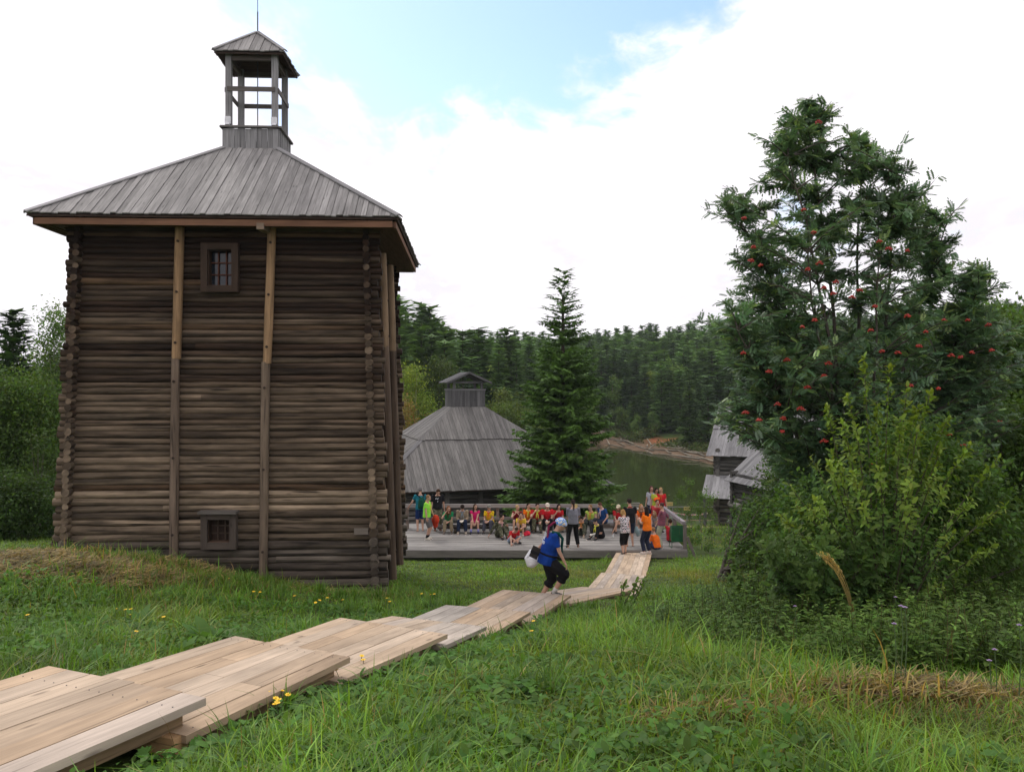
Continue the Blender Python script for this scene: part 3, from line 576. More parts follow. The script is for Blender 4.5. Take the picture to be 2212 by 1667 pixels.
    b = MB(); b.tube([sk - fd * .10 * s, sk - fd * .15 * s - hu * .05 * s + hx * .02, sk - fd * .20 * s - hu * .16 * s + hx * .05, w['nb'] + Vector((.10, -.17, -.16)) * s], [.028 * s, .026 * s, .024 * s, .014 * s], 8); put(b, 'braid', cloth((.20, .02, .06)))
    b = MB(); nb = w['nb']; b.tube([nb + Vector((.05, -.07, .02)) * s, nb + Vector((.085, .05, .0)) * s, nb + Vector((.08, .13, -.10)) * s, w['chest'] + Vector((.05, .20, -.05)) * s, w['chest'] + Vector((.05, .21, -.18)) * s], [.03 * s, .03 * s, .028 * s, .025 * s, .012 * s], 8); put(b, 'green_scarf', cloth((.006, .07, .06)))
    b = MB(); cone(b, w['an'][1].lerp(w['kn'][1], .24), w['an'][1] + Vector((0, 0, -.01)), .050 * s, .045 * s, (False, True)); put(b, 'sock', cloth((.62, .58, .54)))
    for i in (0, 1):   # rolled cuffs
        k = w['kn'][i].lerp(w['an'][i], .33); ax = (w['an'][i] - w['kn'][i]).normalized(); b = MB(); b.tube([k - ax * .03, k - ax * .015, k + ax * .015, k + ax * .03], [.088 * s, .100 * s, .100 * s, .088 * s], 14); put(b, 'cuff', cloth((.012, .012, .014)))
    # stripes on the near shoe
    b = MB(); a = w['an'][1]; t = w['toes'][1]
    for k in range(5):
        q = a + t * (.0 + .026 * k) * s + Vector((.050 * s, 0, -.03)); b.bar(q + Vector((0, -.012, .022)), q + Vector((.003, .012, -.024)), t * .007, Vector((.008, 0, 0)))
    put(b, 'shoe_stripe', cloth((.6, .6, .6)))
    # white lettering across the back of the shirt: three short lines, following the back
    up = w['up1'].lerp(w['up'], .6).normalized(); bk = Vector((0, -up.z, up.y)); WH = plain('white_print', (.75, .78, .85), .8)
    for k, (tx, dz) in enumerate((('АЛИ', .16), ('ских', .085), ('рюкур', .01))):
        cu = bpy.data.curves.new('t', 'FONT'); cu.body = tx; cu.size = .085; cu.align_x = 'CENTER'; cu.extrude = .002
        o = bpy.data.objects.new('t', cu); COL.objects.link(o); dg = bpy.context.evaluated_depsgraph_get(); me = bpy.data.meshes.new_from_object(o.evaluated_get(dg)); bpy.data.objects.remove(o)
        ctr = w['chest'] + up * (dz - .05) * s; M3 = Matrix((w['X'], up, bk)).transposed(); b = MB()
        vv = []
        for q in me.vertices:
            th = (q.co.x + .02) / (.165 * 1.3 * s); pth = ctr + w['X'] * math.sin(th) * .212 * s + bk * (math.cos(th) * .182 * s + q.co.z) + up * q.co.y
            vv.append(pth)
        b.add(vv, [list(f.vertices) for f in me.polygons]); put(b, 'shirt_print', WH)
    W = w['W']
    # bag on a belt, white sack in the rear hand
    t = root('belt_bag', W(w['pv'] + Vector((.23, -.13, .02))), 'flat black bag with elastic strap on the back of the blue t-shirt', 'bag')
    c0 = w['pv'] + Vector((.21, -.22, .13)); ax = Vector((0, .38, .92)).normalized(); wx = Vector((.35, .80, -.33)).normalized(); nx = ax.cross(wx).normalized()
    if nx.x < 0: nx = -nx
    c0 = c0 + nx * .02
    def loc2(mb):
        mb.v = [tuple(W(Vector(v))) for v in mb.v]; return mb
    b = MB(); b.bar(c0 - ax * .105, c0 + ax * .105, wx * .155, nx * .026); loc2(b).build('pouch', cloth((.03, .026, .024)), t)
    b = MB(); b.bar(c0 - wx * .082, c0 + wx * .082, ax * .05, nx * .042); loc2(b).build('strap', cloth((.012, .012, .013)), t)
    b = MB(); rr = []
    for k in range(25):
        a = 2 * math.pi * k / 24; rr.append(w['waist'] - Vector((0, 0, .07)) + Vector((math.cos(a) * .232 * s, math.sin(a) * .198 * s - .0, -.05 * math.sin(a))))
    b.tube(rr, .016, 6, ell=(.5, 1.2)); loc2(b).build('belt', cloth((.012, .012, .013)), t)
    hz = w['wr'][0] + Vector((0, -.03, -.10)); t = root('white_sack', W(hz), 'white cloth sack hanging from the hand of the boardwalk walker', 'bag')
    b = MB(); loft(b, [hz + Vector((0, .06, .12)), hz + Vector((0, -.02, .04)), hz + Vector((0, -.06, -.06)), hz + Vector((0, -.03, -.16)), hz + Vector((0, 0, -.20))], [(.03, .04), (.095, .11), (.12, .15), (.11, .135), (.06, .07)], Vector((1, 0, 0)))
    b = fuse(b, .014, 3); loc2(b).build('sack', cloth((.80, .80, .82)), t)
    b = MB(); b.tube([hz + Vector((0, .06, .13)), hz + Vector((.06, -.06, .06)), hz + Vector((.09, -.16, -.02))], [.02, .03, .02], 8); loc2(b).build('hem', cloth((.82, .82, .84)), t)
    # ---- things people carry
    q = p['teal']; W = q['W']; c = q['chest'] + Vector((.03, -.20, -.06)); t = root('backpack', W(c), 'dark green backpack on the back of the teal t-shirt', 'backpack')
    b = MB(); loft(b, [c + Vector((0, .0, -.24)), c + Vector((0, -.03, -.12)), c + Vector((0, -.02, .08)), c + Vector((0, .03, .20))], [(.15, .10), (.17, .13), (.14, .11), (.07, .06)], Vector((1, 0, 0))); b = fuse(b, .018, 3); b.v = [tuple(W(Vector(v))) for v in b.v]; b.build('pack', cloth((.006, .06, .035)), t)
    b = MB(); b.tube([c + Vector((.05, .03, .2)), q['sh'][1] + Vector((-.05, -.06, .085)), q['sh'][1] + Vector((-.06, .10, .0))], .025, 6); b.tube([c + Vector((-.05, .03, .2)), q['sh'][0] + Vector((.06, -.08, .07)), q['sh'][0] + Vector((.07, .10, .0))], .025, 6); b.v = [tuple(W(Vector(v))) for v in b.v]; b.build('strap', cloth((.01, .012, .012)), t)
    def lump(name, label, cat, key, loc, rad, col, wh=0, n=4, local=True):
        q = p[key]; W = q['W'] if local else (lambda v: v); c = Vector(loc); rnd = random.Random(name + key); b = MB()
        for k in range(n): b.ball(c + Vector([rnd.uniform(-.5, .5) * rad[j] for j in range(3)]), [rad[j] * rnd.uniform(.55, .8) for j in range(3)], 10)
        b = fuse(b, .02, 2); b.v = [tuple(W(Vector(v))) for v in b.v]
        o = b.build(name, cloth(col), None, W(c)); tag(o, label, cat); return o
    lump('jacket', 'crumpled orange red jacket held in the hand beside grey shorts', 'jacket', 'lime', p['lime']['wr'][0] + Vector((.0, .06, -.22)), (.14, .16, .24), (.55, .05, .02), n=6)
    lump('side_bag', 'black bag with neon yellow edge beside the seated dark cap', 'bag', 'cap', (.30, -.10, .16), (.10, .10, .20), (.62, .70, .03))
    lump('red_cloth', 'bright red cloth lying on the deck beside the crouching yellow t-shirt', 'cloth', 'yellow2', (-.24, .16, .09), (.16, .14, .10), (.72, .03, .06))
    lump('plastic_bag', 'pale blue plastic bag hanging beside the black t-shirt with red collar', 'bag', 'blacktee', p['blacktee']['wr'][1] + Vector((.02, .02, -.28)), (.11, .09, .22), (.25, .36, .38))
    lump('water_bottle', 'small clear water bottle in the lowered hand by the floral blouse', 'bottle', 'floral', p['floral']['wr'][0] + Vector((0, .02, -.15)), (.04, .04, .11), (.65, .66, .68))
    lump('blue_bottle', 'light blue bottle held under the arm in black t-shirt with red collar', 'bottle', 'blacktee', (.20, .12, 1.06), (.05, .05, .14), (.10, .42, .62))
    lump('white_gloves', 'pair of white work gloves hanging from the hands of the red t-shirt in pale cap', 'gloves', 'redcap', (.02, .48, .44), (.07, .06, .11), (.75, .72, .66))
    lump('orange_hat', 'bright orange bundle held by the three people at the back corner', 'hat', 'three2', (.0, .20, 1.16), (.15, .10, .10), (.85, .12, .02))
    q = p['black']; WH = MATS['white_print']; b = MB()
    for k in range(5):
        rnd = random.Random(k); c = q['chest'] + Vector((rnd.uniform(-.02, .09), .155, rnd.uniform(-.03, .13))); b.bar(c, c + Vector((rnd.uniform(.02, .05), 0, rnd.uniform(-.05, .05))), Vector((0, .02, 0)), Vector((0, .002, .02)))
    q['put'](b, 'shirt_print', WH)
people()
# ---------------------------------------------------------------- timber
WOODG = wood_mat('weathered_plank', 1.6, 26, .66, 1.24, .85, .3, .24, .45, .45)
LOG = wood_mat('weathered_log', .55, 17, .45, 1.6, .88, .6, .62, .8, .35)
NEW = wood_mat('fresh_plank', 1.1, 22, .74, 1.16, .8, .2, .30, .35, .5)
POLE = wood_mat('pole_wood', .9, 16, .6, 1.35, .85, .4, .35, .6)
GLASS = plain('dark_glass', (.012, .016, .022), .08)
IRON = plain('dark_iron', (.06, .065, .08), .5, .6)
rn = random.Random(5)
def grey(lo=.16, hi=.30, warm=.0):
    v = rn.uniform(lo, hi); return (v * (1.02 + warm), v * (1.0 + warm * .4), v * (1.0 - warm))
def log(mb, a, b, r, col, nseg=12, nr=9, endcol=None):
    a, b = Vector(a), Vector(b); pts = []; rads = []
    ph = rn.uniform(0, 9); taper = rn.uniform(-.07, .07)
    for i in range(nseg + 1):
        t = i / nseg; p = a.lerp(b, t); pts.append(p + Vector((0, 0, .010 * math.sin(ph + t * 5))) + Vector((0, .006 * math.sin(2 * ph + t * 7), 0)))
        rads.append(r * (1 + taper * (t - .5) + .045 * math.sin(ph * 3 + t * 11)) * rn.uniform(.97, 1.03))
    mb.tube(pts, rads, nr, col, 0, True, True, .02, None, endcol)
# ---------------------------------------------------------------- the log tower
TA = Vector((math.cos(R(3.1)), math.sin(R(3.1)), 0)); TB = Vector((-math.sin(R(3.1)), math.cos(R(3.1)), 0)); TE = Vector((-9.75, 16.7, 0))
def tw(a, b, z):
    k = 1 + .0098 * max(0, 3.45 - z)
    return TE + TA * (3.70 + (a - 3.70) * k) + TB * (3.50 + (b - 3.50) * k) + Vector((0, 0, z))
def tower():
    t = root('log_tower', tw(3.7, 3.5, -4.4), 'tall dark log tower with hipped plank roof and open lantern on top', 'tower')
    zb = -4.75; zs = []; z_ = zb
    while z_ < 3.46:
        h_ = lerp(.158, .128, sstep(-4.2, .5, z_)) * rn.uniform(.86, 1.14); zs.append((float(z_ + h_ / 2), float(h_))); z_ += h_
    n = len(zs); a0, a1, b0, b1 = .74, 6.68, .82, 6.20
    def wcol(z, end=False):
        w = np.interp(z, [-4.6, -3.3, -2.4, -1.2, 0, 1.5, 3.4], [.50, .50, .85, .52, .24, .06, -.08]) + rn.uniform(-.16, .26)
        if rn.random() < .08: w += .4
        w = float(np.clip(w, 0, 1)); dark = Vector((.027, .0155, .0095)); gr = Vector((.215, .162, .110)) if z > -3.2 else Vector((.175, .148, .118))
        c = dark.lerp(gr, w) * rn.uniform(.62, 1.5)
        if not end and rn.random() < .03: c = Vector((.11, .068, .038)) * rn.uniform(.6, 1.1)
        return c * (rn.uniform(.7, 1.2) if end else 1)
    front = MB(); back = MB(); left = MB(); right = MB()
    def hole(u0, u1, v0, v1):
        p, q = fr(u0, v1), fr(u1, v0); k = 1 + .0098 * max(0, 3.45 - (p.z + q.z) / 2); f = lambda p: 3.70 + ((p - TE).dot(TA) - 3.70) / k
        return (f(p) + .10, f(q) - .10, p.z + .09, q.z - .09)
    def fr(u, v):   # a point on the plane of the front wall face
        b = .66; p = P(u, v, 17.2)
        for _ in range(4):
            k = 1 + .0098 * max(0, 3.45 - p.z); d = (TE + TB * (3.5 + (b - 3.5) * k)).dot(TB); dirv = P(u, v, 1.0); p = dirv * (d / dirv.dot(TB))
        return p
    holes = [hole(437, 517, 527, 632), hole(437, 513, 1106, 1184)]
    for i in range(n):
        z, hh = zs[i]; r = hh / 2 * rn.uniform(1.08, 1.24)
        e1, e2 = .25 + rn.uniform(-.05, .07), .25 + rn.uniform(-.05, .07)
        if i < 7: e1 += .10; r *= 1.03
        spans = [(a0 - e1, a1 + e2)]
        for h in holes:
            if h[2] < z < h[3]: spans = [(a0 - e1, h[0]), (h[1], a1 + e2)]
        for q, (s0, s1) in enumerate(spans):
            # a log is sometimes pieced from two
            if len(spans) == 1 and rn.random() < .30:
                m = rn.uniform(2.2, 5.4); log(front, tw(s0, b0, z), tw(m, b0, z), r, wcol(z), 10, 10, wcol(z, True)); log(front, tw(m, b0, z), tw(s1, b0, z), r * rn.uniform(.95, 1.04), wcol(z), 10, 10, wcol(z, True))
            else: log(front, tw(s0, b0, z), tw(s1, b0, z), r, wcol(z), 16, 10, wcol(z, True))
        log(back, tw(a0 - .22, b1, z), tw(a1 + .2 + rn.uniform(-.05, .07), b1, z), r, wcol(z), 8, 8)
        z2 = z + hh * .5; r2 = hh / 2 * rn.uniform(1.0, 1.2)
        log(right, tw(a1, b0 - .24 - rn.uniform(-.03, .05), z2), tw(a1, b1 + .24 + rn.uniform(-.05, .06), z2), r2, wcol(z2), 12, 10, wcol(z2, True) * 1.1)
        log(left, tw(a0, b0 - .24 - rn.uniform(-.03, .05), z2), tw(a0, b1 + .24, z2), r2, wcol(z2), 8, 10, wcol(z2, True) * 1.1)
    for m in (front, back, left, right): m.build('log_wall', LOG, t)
    # clamp beams with wooden pins
    def beam(pts, w, th, out, cols):
        m = MB()
        for k in range(len(pts) - 1):
            p, q = Vector(pts[k]), Vector(pts[k + 1]); m.tube([p, p.lerp(q, .3), p.lerp(q, .7), q], [w / 2 * rn.uniform(.94, 1.06) for _ in range(4)], 10, cols[k], 0, True, True, .02)
        o = m.build('clamp_beam', POLE, t); pm = MB()
        for k in range(len(pts) - 1):
            for f in ((.12, .5, .88) if k == 0 else (.1, .4, .7, .92)):
                p = Vector(pts[k]).lerp(Vector(pts[k + 1]), f); pm.tube([p, p + out * (w / 2 + .022)], .028, 8, (.05, .035, .025))
        pm.build('pin', POLE, o)
    fo = -TB
    beam([fr(388.5, 488), fr(381, 775)], .185, .1, fo, [(.30, .19, .10)]); beam([fr(379, 772), fr(375, 1206)], .175, .1, fo, [(.17, .125, .09)])
    beam([fr(587.5, 490), fr(577, 785)], .18, .1, fo, [(.32, .205, .11)]); beam([fr(574, 782), fr(568.5, 1246)], .175, .1, fo, [(.18, .135, .095)])
    for b, bot in ((2.45, -4.5), (4.35, -4.6)):
        beam([tw(6.84, b, 3.1), tw(6.84, b, .9)], .20, .1, TA, [(.24, .165, .10)]); beam([tw(6.84, b, .93), tw(6.86, b, bot)], .20, .1, TA, [(.12, .085, .06)])
    # windows
    for (u0, u1, v0, v1, hood, pane) in ((437, 517, 527, 632, False, GLASS), (437, 513, 1106, 1184, True, None)):
        wn = []
        A, B, C, D = fr(u0, v0), fr(u1, v0), fr(u1, v1), fr(u0, v1); X = (B - A).normalized(); W_ = (B - A).length; H_ = (A - D).length; o0 = D + fo * .045; Z = Vector((0, 0, 1)); fw_ = .135
        c = (.045, .029, .02) if not hood else (.095, .075, .06)
        m = MB()
        for (p, q, wv) in ((o0 + X * fw_ / 2, o0 + X * fw_ / 2 + Z * H_, X * fw_), (o0 + X * (W_ - fw_ / 2), o0 + X * (W_ - fw_ / 2) + Z * H_, X * fw_)): m.bar(p, q, wv, TB * .16, c)
        m.bar(o0 + X * fw_ + Z * (H_ - fw_ / 2), o0 + X * (W_ - fw_) + Z * (H_ - fw_ / 2), Z * fw_, TB * .15, c); m.bar(o0 + X * fw_ + Z * fw_ / 2, o0 + X * (W_ - fw_) + Z * fw_ / 2, Z * fw_, TB * .15, c)
        if hood: m.bar(o0 + X * -.03 + Z * (H_ + .02) - TB * .06, o0 + X * (W_ + .03) + Z * (H_ + .02) - TB * .06, TB * .26, Z * .05, (.13, .115, .10))
        fr_o = m.build('window', WOODG, t)
        p = o0 + X * fw_ + Z * fw_ + TB * .17; w2, h2 = W_ - 2 * fw_, H_ - 2 * fw_
        rv = MB()   # reveal boards
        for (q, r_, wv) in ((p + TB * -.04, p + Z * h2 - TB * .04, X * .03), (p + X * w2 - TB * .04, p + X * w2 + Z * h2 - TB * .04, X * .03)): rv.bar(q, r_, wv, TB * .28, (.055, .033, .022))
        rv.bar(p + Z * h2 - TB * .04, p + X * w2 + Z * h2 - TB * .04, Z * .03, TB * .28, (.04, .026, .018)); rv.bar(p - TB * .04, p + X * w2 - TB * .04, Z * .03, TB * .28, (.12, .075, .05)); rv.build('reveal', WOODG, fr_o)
        pn = MB(); pn.bar(p + X * w2 / 2 + TB * .04, p + X * w2 / 2 + TB * .04 + Z * h2, X * w2, TB * .02, (.055, .035, .025)); pn.build('pane' if pane else 'shutter_board', pane or WOODG, fr_o)
        mu = MB()
        for k in range(4): mu.bar(p + X * w2 * k / 3, p + X * w2 * k / 3 + Z * h2, X * .028, TB * .03, (.11, .045, .028) if not hood else (.10, .07, .05))
        for k in range(4): mu.bar(p + Z * h2 * k / 3 - TB * .002, p + X * w2 + Z * h2 * k / 3 - TB * .002, Z * .026, TB * .026, (.11, .045, .028) if not hood else (.10, .07, .05))
        mu.build('muntin', WOODG, fr_o)
    # small board nailed low on the wall
    m = MB(); A = fr(766, 1146); m.bar(A + fo * .07, A + fo * .07 + TA * .29, Vector((0, 0, .13)), TB * .03, (.20, .17, .14)); m.build('patch_board', WOODG, t)
    # hipped roof: four faces of planks, hip boards, fascia and soffit
    ze = 3.46; L, W = 7.44, 7.0; cl = .64; cx, cy = 3.72, 3.5; zt = 5.60
    def e(a, b, z): return TE + TA * a + TB * b + Vector((0, 0, z))
    E = [e(0, 0, ze), e(L, 0, ze), e(L, W, ze), e(0, W, ze)]; T = [e(cx - cl, cy - cl, zt), e(cx + cl, cy - cl, zt), e(cx + cl, cy + cl, zt), e(cx - cl, cy + cl, zt)]
    rf = hip_roof('roof', t, E, T, .125, (.21, .31), [(0, 1.0, 0)], .05)
    m = MB()
    for k in range(4):
        p, q = E[k], E[(k + 1) % 4]; d = (q - p).normalized(); inn = Vector((-d.y, d.x, 0))
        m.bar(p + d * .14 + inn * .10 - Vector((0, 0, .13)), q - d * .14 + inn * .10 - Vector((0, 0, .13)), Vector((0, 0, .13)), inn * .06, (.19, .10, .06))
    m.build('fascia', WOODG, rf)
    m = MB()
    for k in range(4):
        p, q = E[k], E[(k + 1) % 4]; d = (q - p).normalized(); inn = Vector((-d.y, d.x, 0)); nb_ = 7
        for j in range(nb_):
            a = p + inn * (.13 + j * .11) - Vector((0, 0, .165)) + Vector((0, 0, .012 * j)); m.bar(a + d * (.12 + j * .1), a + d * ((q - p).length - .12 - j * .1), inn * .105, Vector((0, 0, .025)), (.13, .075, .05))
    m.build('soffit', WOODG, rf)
    m = MB()   # a rafter end under the front eave
    m.bar(e(4.62, .05, ze - .20), e(4.62, 1.0, ze - .16), TA * .15, Vector((0, 0, .13)), (.24, .18, .13))
    m.build('rafter', WOODG, rf)
    # lantern
    la = MB(); z0, z1 = 5.40, 6.10; Lb = [e(cx - cl, cy - cl, 0), e(cx + cl, cy - cl, 0), e(cx + cl, cy + cl, 0), e(cx - cl, cy + cl, 0)]; ZZ = Vector((0, 0, 1))
    for k in range(4):
        p, q = Lb[k], Lb[(k + 1) % 4]; d = (q - p).normalized(); inn = Vector((-d.y, d.x, 0)); n_ = 10; wq = (q - p).length / n_
        for j in range(n_):
            c = p + d * wq * (j + .5) - inn * (.012 * (j % 2)); la.bar(c + ZZ * (z0 - .25), c + ZZ * (z1 + rn.uniform(-.015, .015)), d * (wq - .006), inn * .03, grey(.17, .27))
    lo = la.build('lantern_box', WOODG, t)
    m = MB()
    for k in range(4):
        p, q = Lb[k], Lb[(k + 1) % 4]; d = (q - p).normalized(); inn = Vector((-d.y, d.x, 0)); m.bar(p - d * .06 - inn * .02 + ZZ * (z1 + .03), q + d * (.055 if k % 2 else .02) - inn * .02 + ZZ * (z1 + .03), inn * .12, ZZ * .04, (.16, .15, .14))
    m.build('sill', WOODG, lo)
    ins = .10; Q = [e(cx + sx * (cl - ins), cy + sy * (cl - ins), 0) for sx, sy in ((-1, -1), (1, -1), (1, 1), (-1, 1))]
    for k in range(4):
        m = MB(); m.bar(Q[k] + ZZ * 5.9, Q[k] + ZZ * 7.92, TA * .135, TB * .135, grey(.19, .27)); m.build('lantern_post', WOODG, t)
    m = MB()
    for k in range(4):
        p, q = Q[k], Q[(k + 1) % 4]; d = (q - p).normalized(); inn = Vector((-d.y, d.x, 0)); off = -inn * .082
        m.bar(p + off - d * .02 + ZZ * 7.04, q + off + d * .02 + ZZ * 7.04, ZZ * .11, inn * .028, (.13, .115, .105))
        m2 = MB(); m2.bar(p + d * .07 + ZZ * 7.80, q - d * .07 + ZZ * 7.80, ZZ * .12, inn * .08, (.12, .10, .09)); m2.build('head_beam', WOODG, t)
    m.build('lantern_rail', WOODG, t)
    hw = .82; E2 = [e(cx + sx * hw, cy + sy * hw * .97, 7.86) for sx, sy in ((-1, -1), (1, -1), (1, 1), (-1, 1))]; ap = e(cx, cy, 8.60); T2 = [ap + (q - ap) * .02 for q in E2]
    hip_roof('lantern_roof', t, E2, [Vector((q.x, q.y, ap.z)) for q in T2], .12, (.20, .30), [(0, 1.0, 0)], .035)
    m = MB(); m.tube([ap - ZZ * .1, ap + ZZ * .55], .016, 6); m.tube([ap + ZZ * .55, ap + ZZ * 1.5], .009, 6); m.tube([ap - ZZ * .2, ap - ZZ * 2.7], .013, 6); m.build('lightning_rod', IRON, t)
    for k in (0, 1):
        m = MB(); c = Q[k] - TB * .085 + ZZ * 6.20; m.bar(c, c + ZZ * .17, TA * .13, TB * .10, (1, 1, 1)); c2 = c - TB * .02 + TA * .0; m.bar(c2 - ZZ * .03 - TB * .03, c2 + ZZ * .03, TA * .10, TB * .06, (1, 1, 1)); o = m.build('white_lamp_box', plain('white_plastic', (.62, .62, .64), .5), t)
        m = MB(); m.tube([c - ZZ * .02, c - ZZ * .2 + TA * .03, c - ZZ * .32 + TA * .02], .007, 5); m.build('cable', IRON, o)
    # a plate on the side post
    m = MB(); m.bar(Q[2] - TB * .35 + ZZ * 7.22, Q[2] - TB * .05 + ZZ * 7.25, ZZ * .04, TA * .03, (.12, .12, .12)); m.build('bracket', IRON, t)
def hip_roof(name, parent, E, T, pw, gr, layers, capw, warm=.035):
    """four plank faces between eave corners E and top corners T"""
    m = MB(); under = MB()
    for k in range(4):
        p, q, t0, t1 = E[k], E[(k + 1) % 4], T[k], T[(k + 1) % 4]; d = (q - p); L = d.length; d.normalize()
        mid_t = (t0 + t1) / 2; base = p + d * (mid_t - p).dot(d); up = (mid_t - base); H = up.length; up.normalize(); nrm = d.cross(up).normalized()
        s0, s1 = (t0 - p).dot(d), (t1 - p).dot(d)
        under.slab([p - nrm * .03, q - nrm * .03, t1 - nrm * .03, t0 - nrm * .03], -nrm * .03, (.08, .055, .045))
        def tm(s):
            if s < s0: return max(0.0, s / max(s0, 1e-4))
            if s > s1: return max(0.0, (L - s) / max(L - s1, 1e-4))
            return 1.0
        for (ta, tb, lift) in layers:
            s = 0.0
            while s < L - .02:
                w = pw * rn.uniform(.85, 1.15); e_ = min(L, s + w); g = .004; brk = [s + g] + [x for x in (s0, s1) if s + g < x < e_ - g] + [e_ - g]
                top = [(x, min(tm(x), tb)) for x in brk]
                if max(y for _, y in top) > ta + .004:
                    z = lift + rn.uniform(0, .012) + .010 * (int(s / pw) % 2); jit = rn.uniform(-.025, .012)
                    lowv = ta * H + (jit if ta <= .01 else jit * 1.5)
                    pol = [p + d * (s + g) + up * lowv, p + d * (e_ - g) + up * (lowv + rn.uniform(-.004, .004))] + [p + d * x + up * max(y * H, lowv + .004) for x, y in reversed(top)]
                    pol = [x + nrm * z for x in pol]; m.slab(pol, nrm * .024, grey(gr[0], gr[1], warm), 0, up)
                s = e_
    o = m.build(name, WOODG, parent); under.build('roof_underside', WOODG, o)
    h = MB()
    for k in range(4):
        p, q = E[k], T[k]; dr = (q - p); c = (E[(k + 2) % 4] - p); c.z = 0; side = dr.cross(Vector((0, 0, 1))).normalized(); nn = side.cross(dr).normalized()
        if nn.z < 0: nn = -nn
        for q_ in (-1, 1):
            sd = (side * q_ - nn * .42).normalized(); h.bar(p + sd * capw + nn * .062, q + sd * capw + nn * .062, sd * capw * 2.2, (sd.cross(dr)).normalized() * .025, grey(gr[0] * 1.05, gr[1] * 1.05))
    h.build('hip_board', WOODG, o)
    return o
tower()

# ---------------------------------------------------------------- the salt barn with hipped roof behind the deck
def barn():
    th = .286; X = Vector((math.cos(th), math.sin(th), 0)); Y = Vector((-math.sin(th), math.cos(th), 0)); C = Vector((-2.625, 46.36, 0))
    hw = 6.10; hd = 6.635; ze, zt = -4.967, -1.21; cl = .91; ZZ = Vector((0, 0, 1))
    def e(a, b, z): return C + X * a + Y * b + ZZ * z
    t = root('log_barn', e(0, 0, -8.2), 'low wide log barn with big hipped plank roof and louvred lantern', 'barn')
    E = [e(-hw, -hd, ze), e(hw, -hd, ze), e(hw, hd, ze), e(-hw, hd, ze)]; T = [e(-cl, -cl, zt), e(cl, -cl, zt), e(cl, cl, zt), e(-cl, cl, zt)]
    hip_roof('roof', t, E, T, .15, (.125, .20), [(0, .60, 0), (.575, 1.0, .05)], .07, .05)
    w = hw - .65; w2 = hd - .65; n = 15
    for (p, q) in ((e(-w, -w2, 0), e(w, -w2, 0)), (e(w, -w2, 0), e(w, w2, 0)), (e(-w, w2, 0), e(-w, -w2, 0)), (e(w, w2, 0), e(-w, w2, 0))):
        m = MB(); d = (q - p).normalized()
        for i in range(n): log(m, p - d * .3 + ZZ * (-8.1 + i * .23), q + d * .3 + ZZ * (-8.1 + i * .23), .125, grey(.07, .17, .06), 10, 8)
        m.build('log_wall', LOG, t)
    for a in (-5.2, -3.55, -2.3, -.65, .75, 2.2, 3.7, 5.2):
        m = MB(); m.bar(e(a, -w2 - .17, -8.1), e(a, -w2 - .17, ze + .2), X * .2, Y * .12, grey(.09, .16, .05)); m.build('wall_post', POLE, t)
    # lantern: board box, posts, gabled roof with ridge towards us
    m = MB(); z0, z1 = -1.6, .10; B = [e(-cl, -cl, 0), e(cl, -cl, 0), e(cl, cl, 0), e(-cl, cl, 0)]
    for k in range(4):
        p, q = B[k], B[(k + 1) % 4]; d = (q - p).normalized(); inn = Vector((-d.y, d.x, 0)); nn = 13; wq = (q - p).length / nn
        for j in range(nn): c = p + d * wq * (j + .5) - inn * .014 * (j % 2); m.bar(c + ZZ * z0, c + ZZ * (-.22 + rn.uniform(-.02, .02)), d * (wq - .008), inn * .03, grey(.08, .16))
        m.bar(p + ZZ * -.20 - inn * .03, q + ZZ * -.20 - inn * .03, ZZ * .10, inn * .05, grey(.14, .2))
    m.build('lantern_box', WOODG, t)
    for sx in (-1, 1):
        for sy in (-1, 1): m = MB(); m.bar(e(sx * (cl - .14), sy * (cl - .14), -.2), e(sx * (cl - .14), sy * (cl - .14), .30), X * .14, Y * .14, grey(.10, .16)); m.build('lantern_post', WOODG, t)
    m = MB(); 
    for sy in (-1, 1): m.bar(e(-cl, sy * (cl - .14), .20), e(cl, sy * (cl - .14), .20), ZZ * .12, Y * .12, grey(.10, .16))
    m.build('tie_beam', WOODG, t)
    m = MB(); ov = 1.15
    for sx in (-1, 1):
        nn = 16; 
        for j in range(nn):
            b0 = -ov + 2 * ov * j / nn; b1 = b0 + 2 * ov / nn - .01; lf = .012 * (j % 2); m.slab([e(sx * 1.22, b0, .17 + lf), e(sx * 1.22, b1, .17 + lf), e(0, b1, .72 + lf), e(0, b0, .72 + lf)], ZZ * .035, grey(.11, .19), 0, X * -sx * .92 + ZZ * .38)
    m.build('lantern_roof', WOODG, t)
    for sy in (-ov - .03, ov + .03):
        m = MB()
        for sx in (-1, 1): m.bar(e(sx * 1.24, sy, .16), e(0, sy, .72), ZZ * .12, Y * .03, grey(.09, .13))
        m.build('barge_board', WOODG, t)
    # people and plants apart, nothing else stands on it
barn()

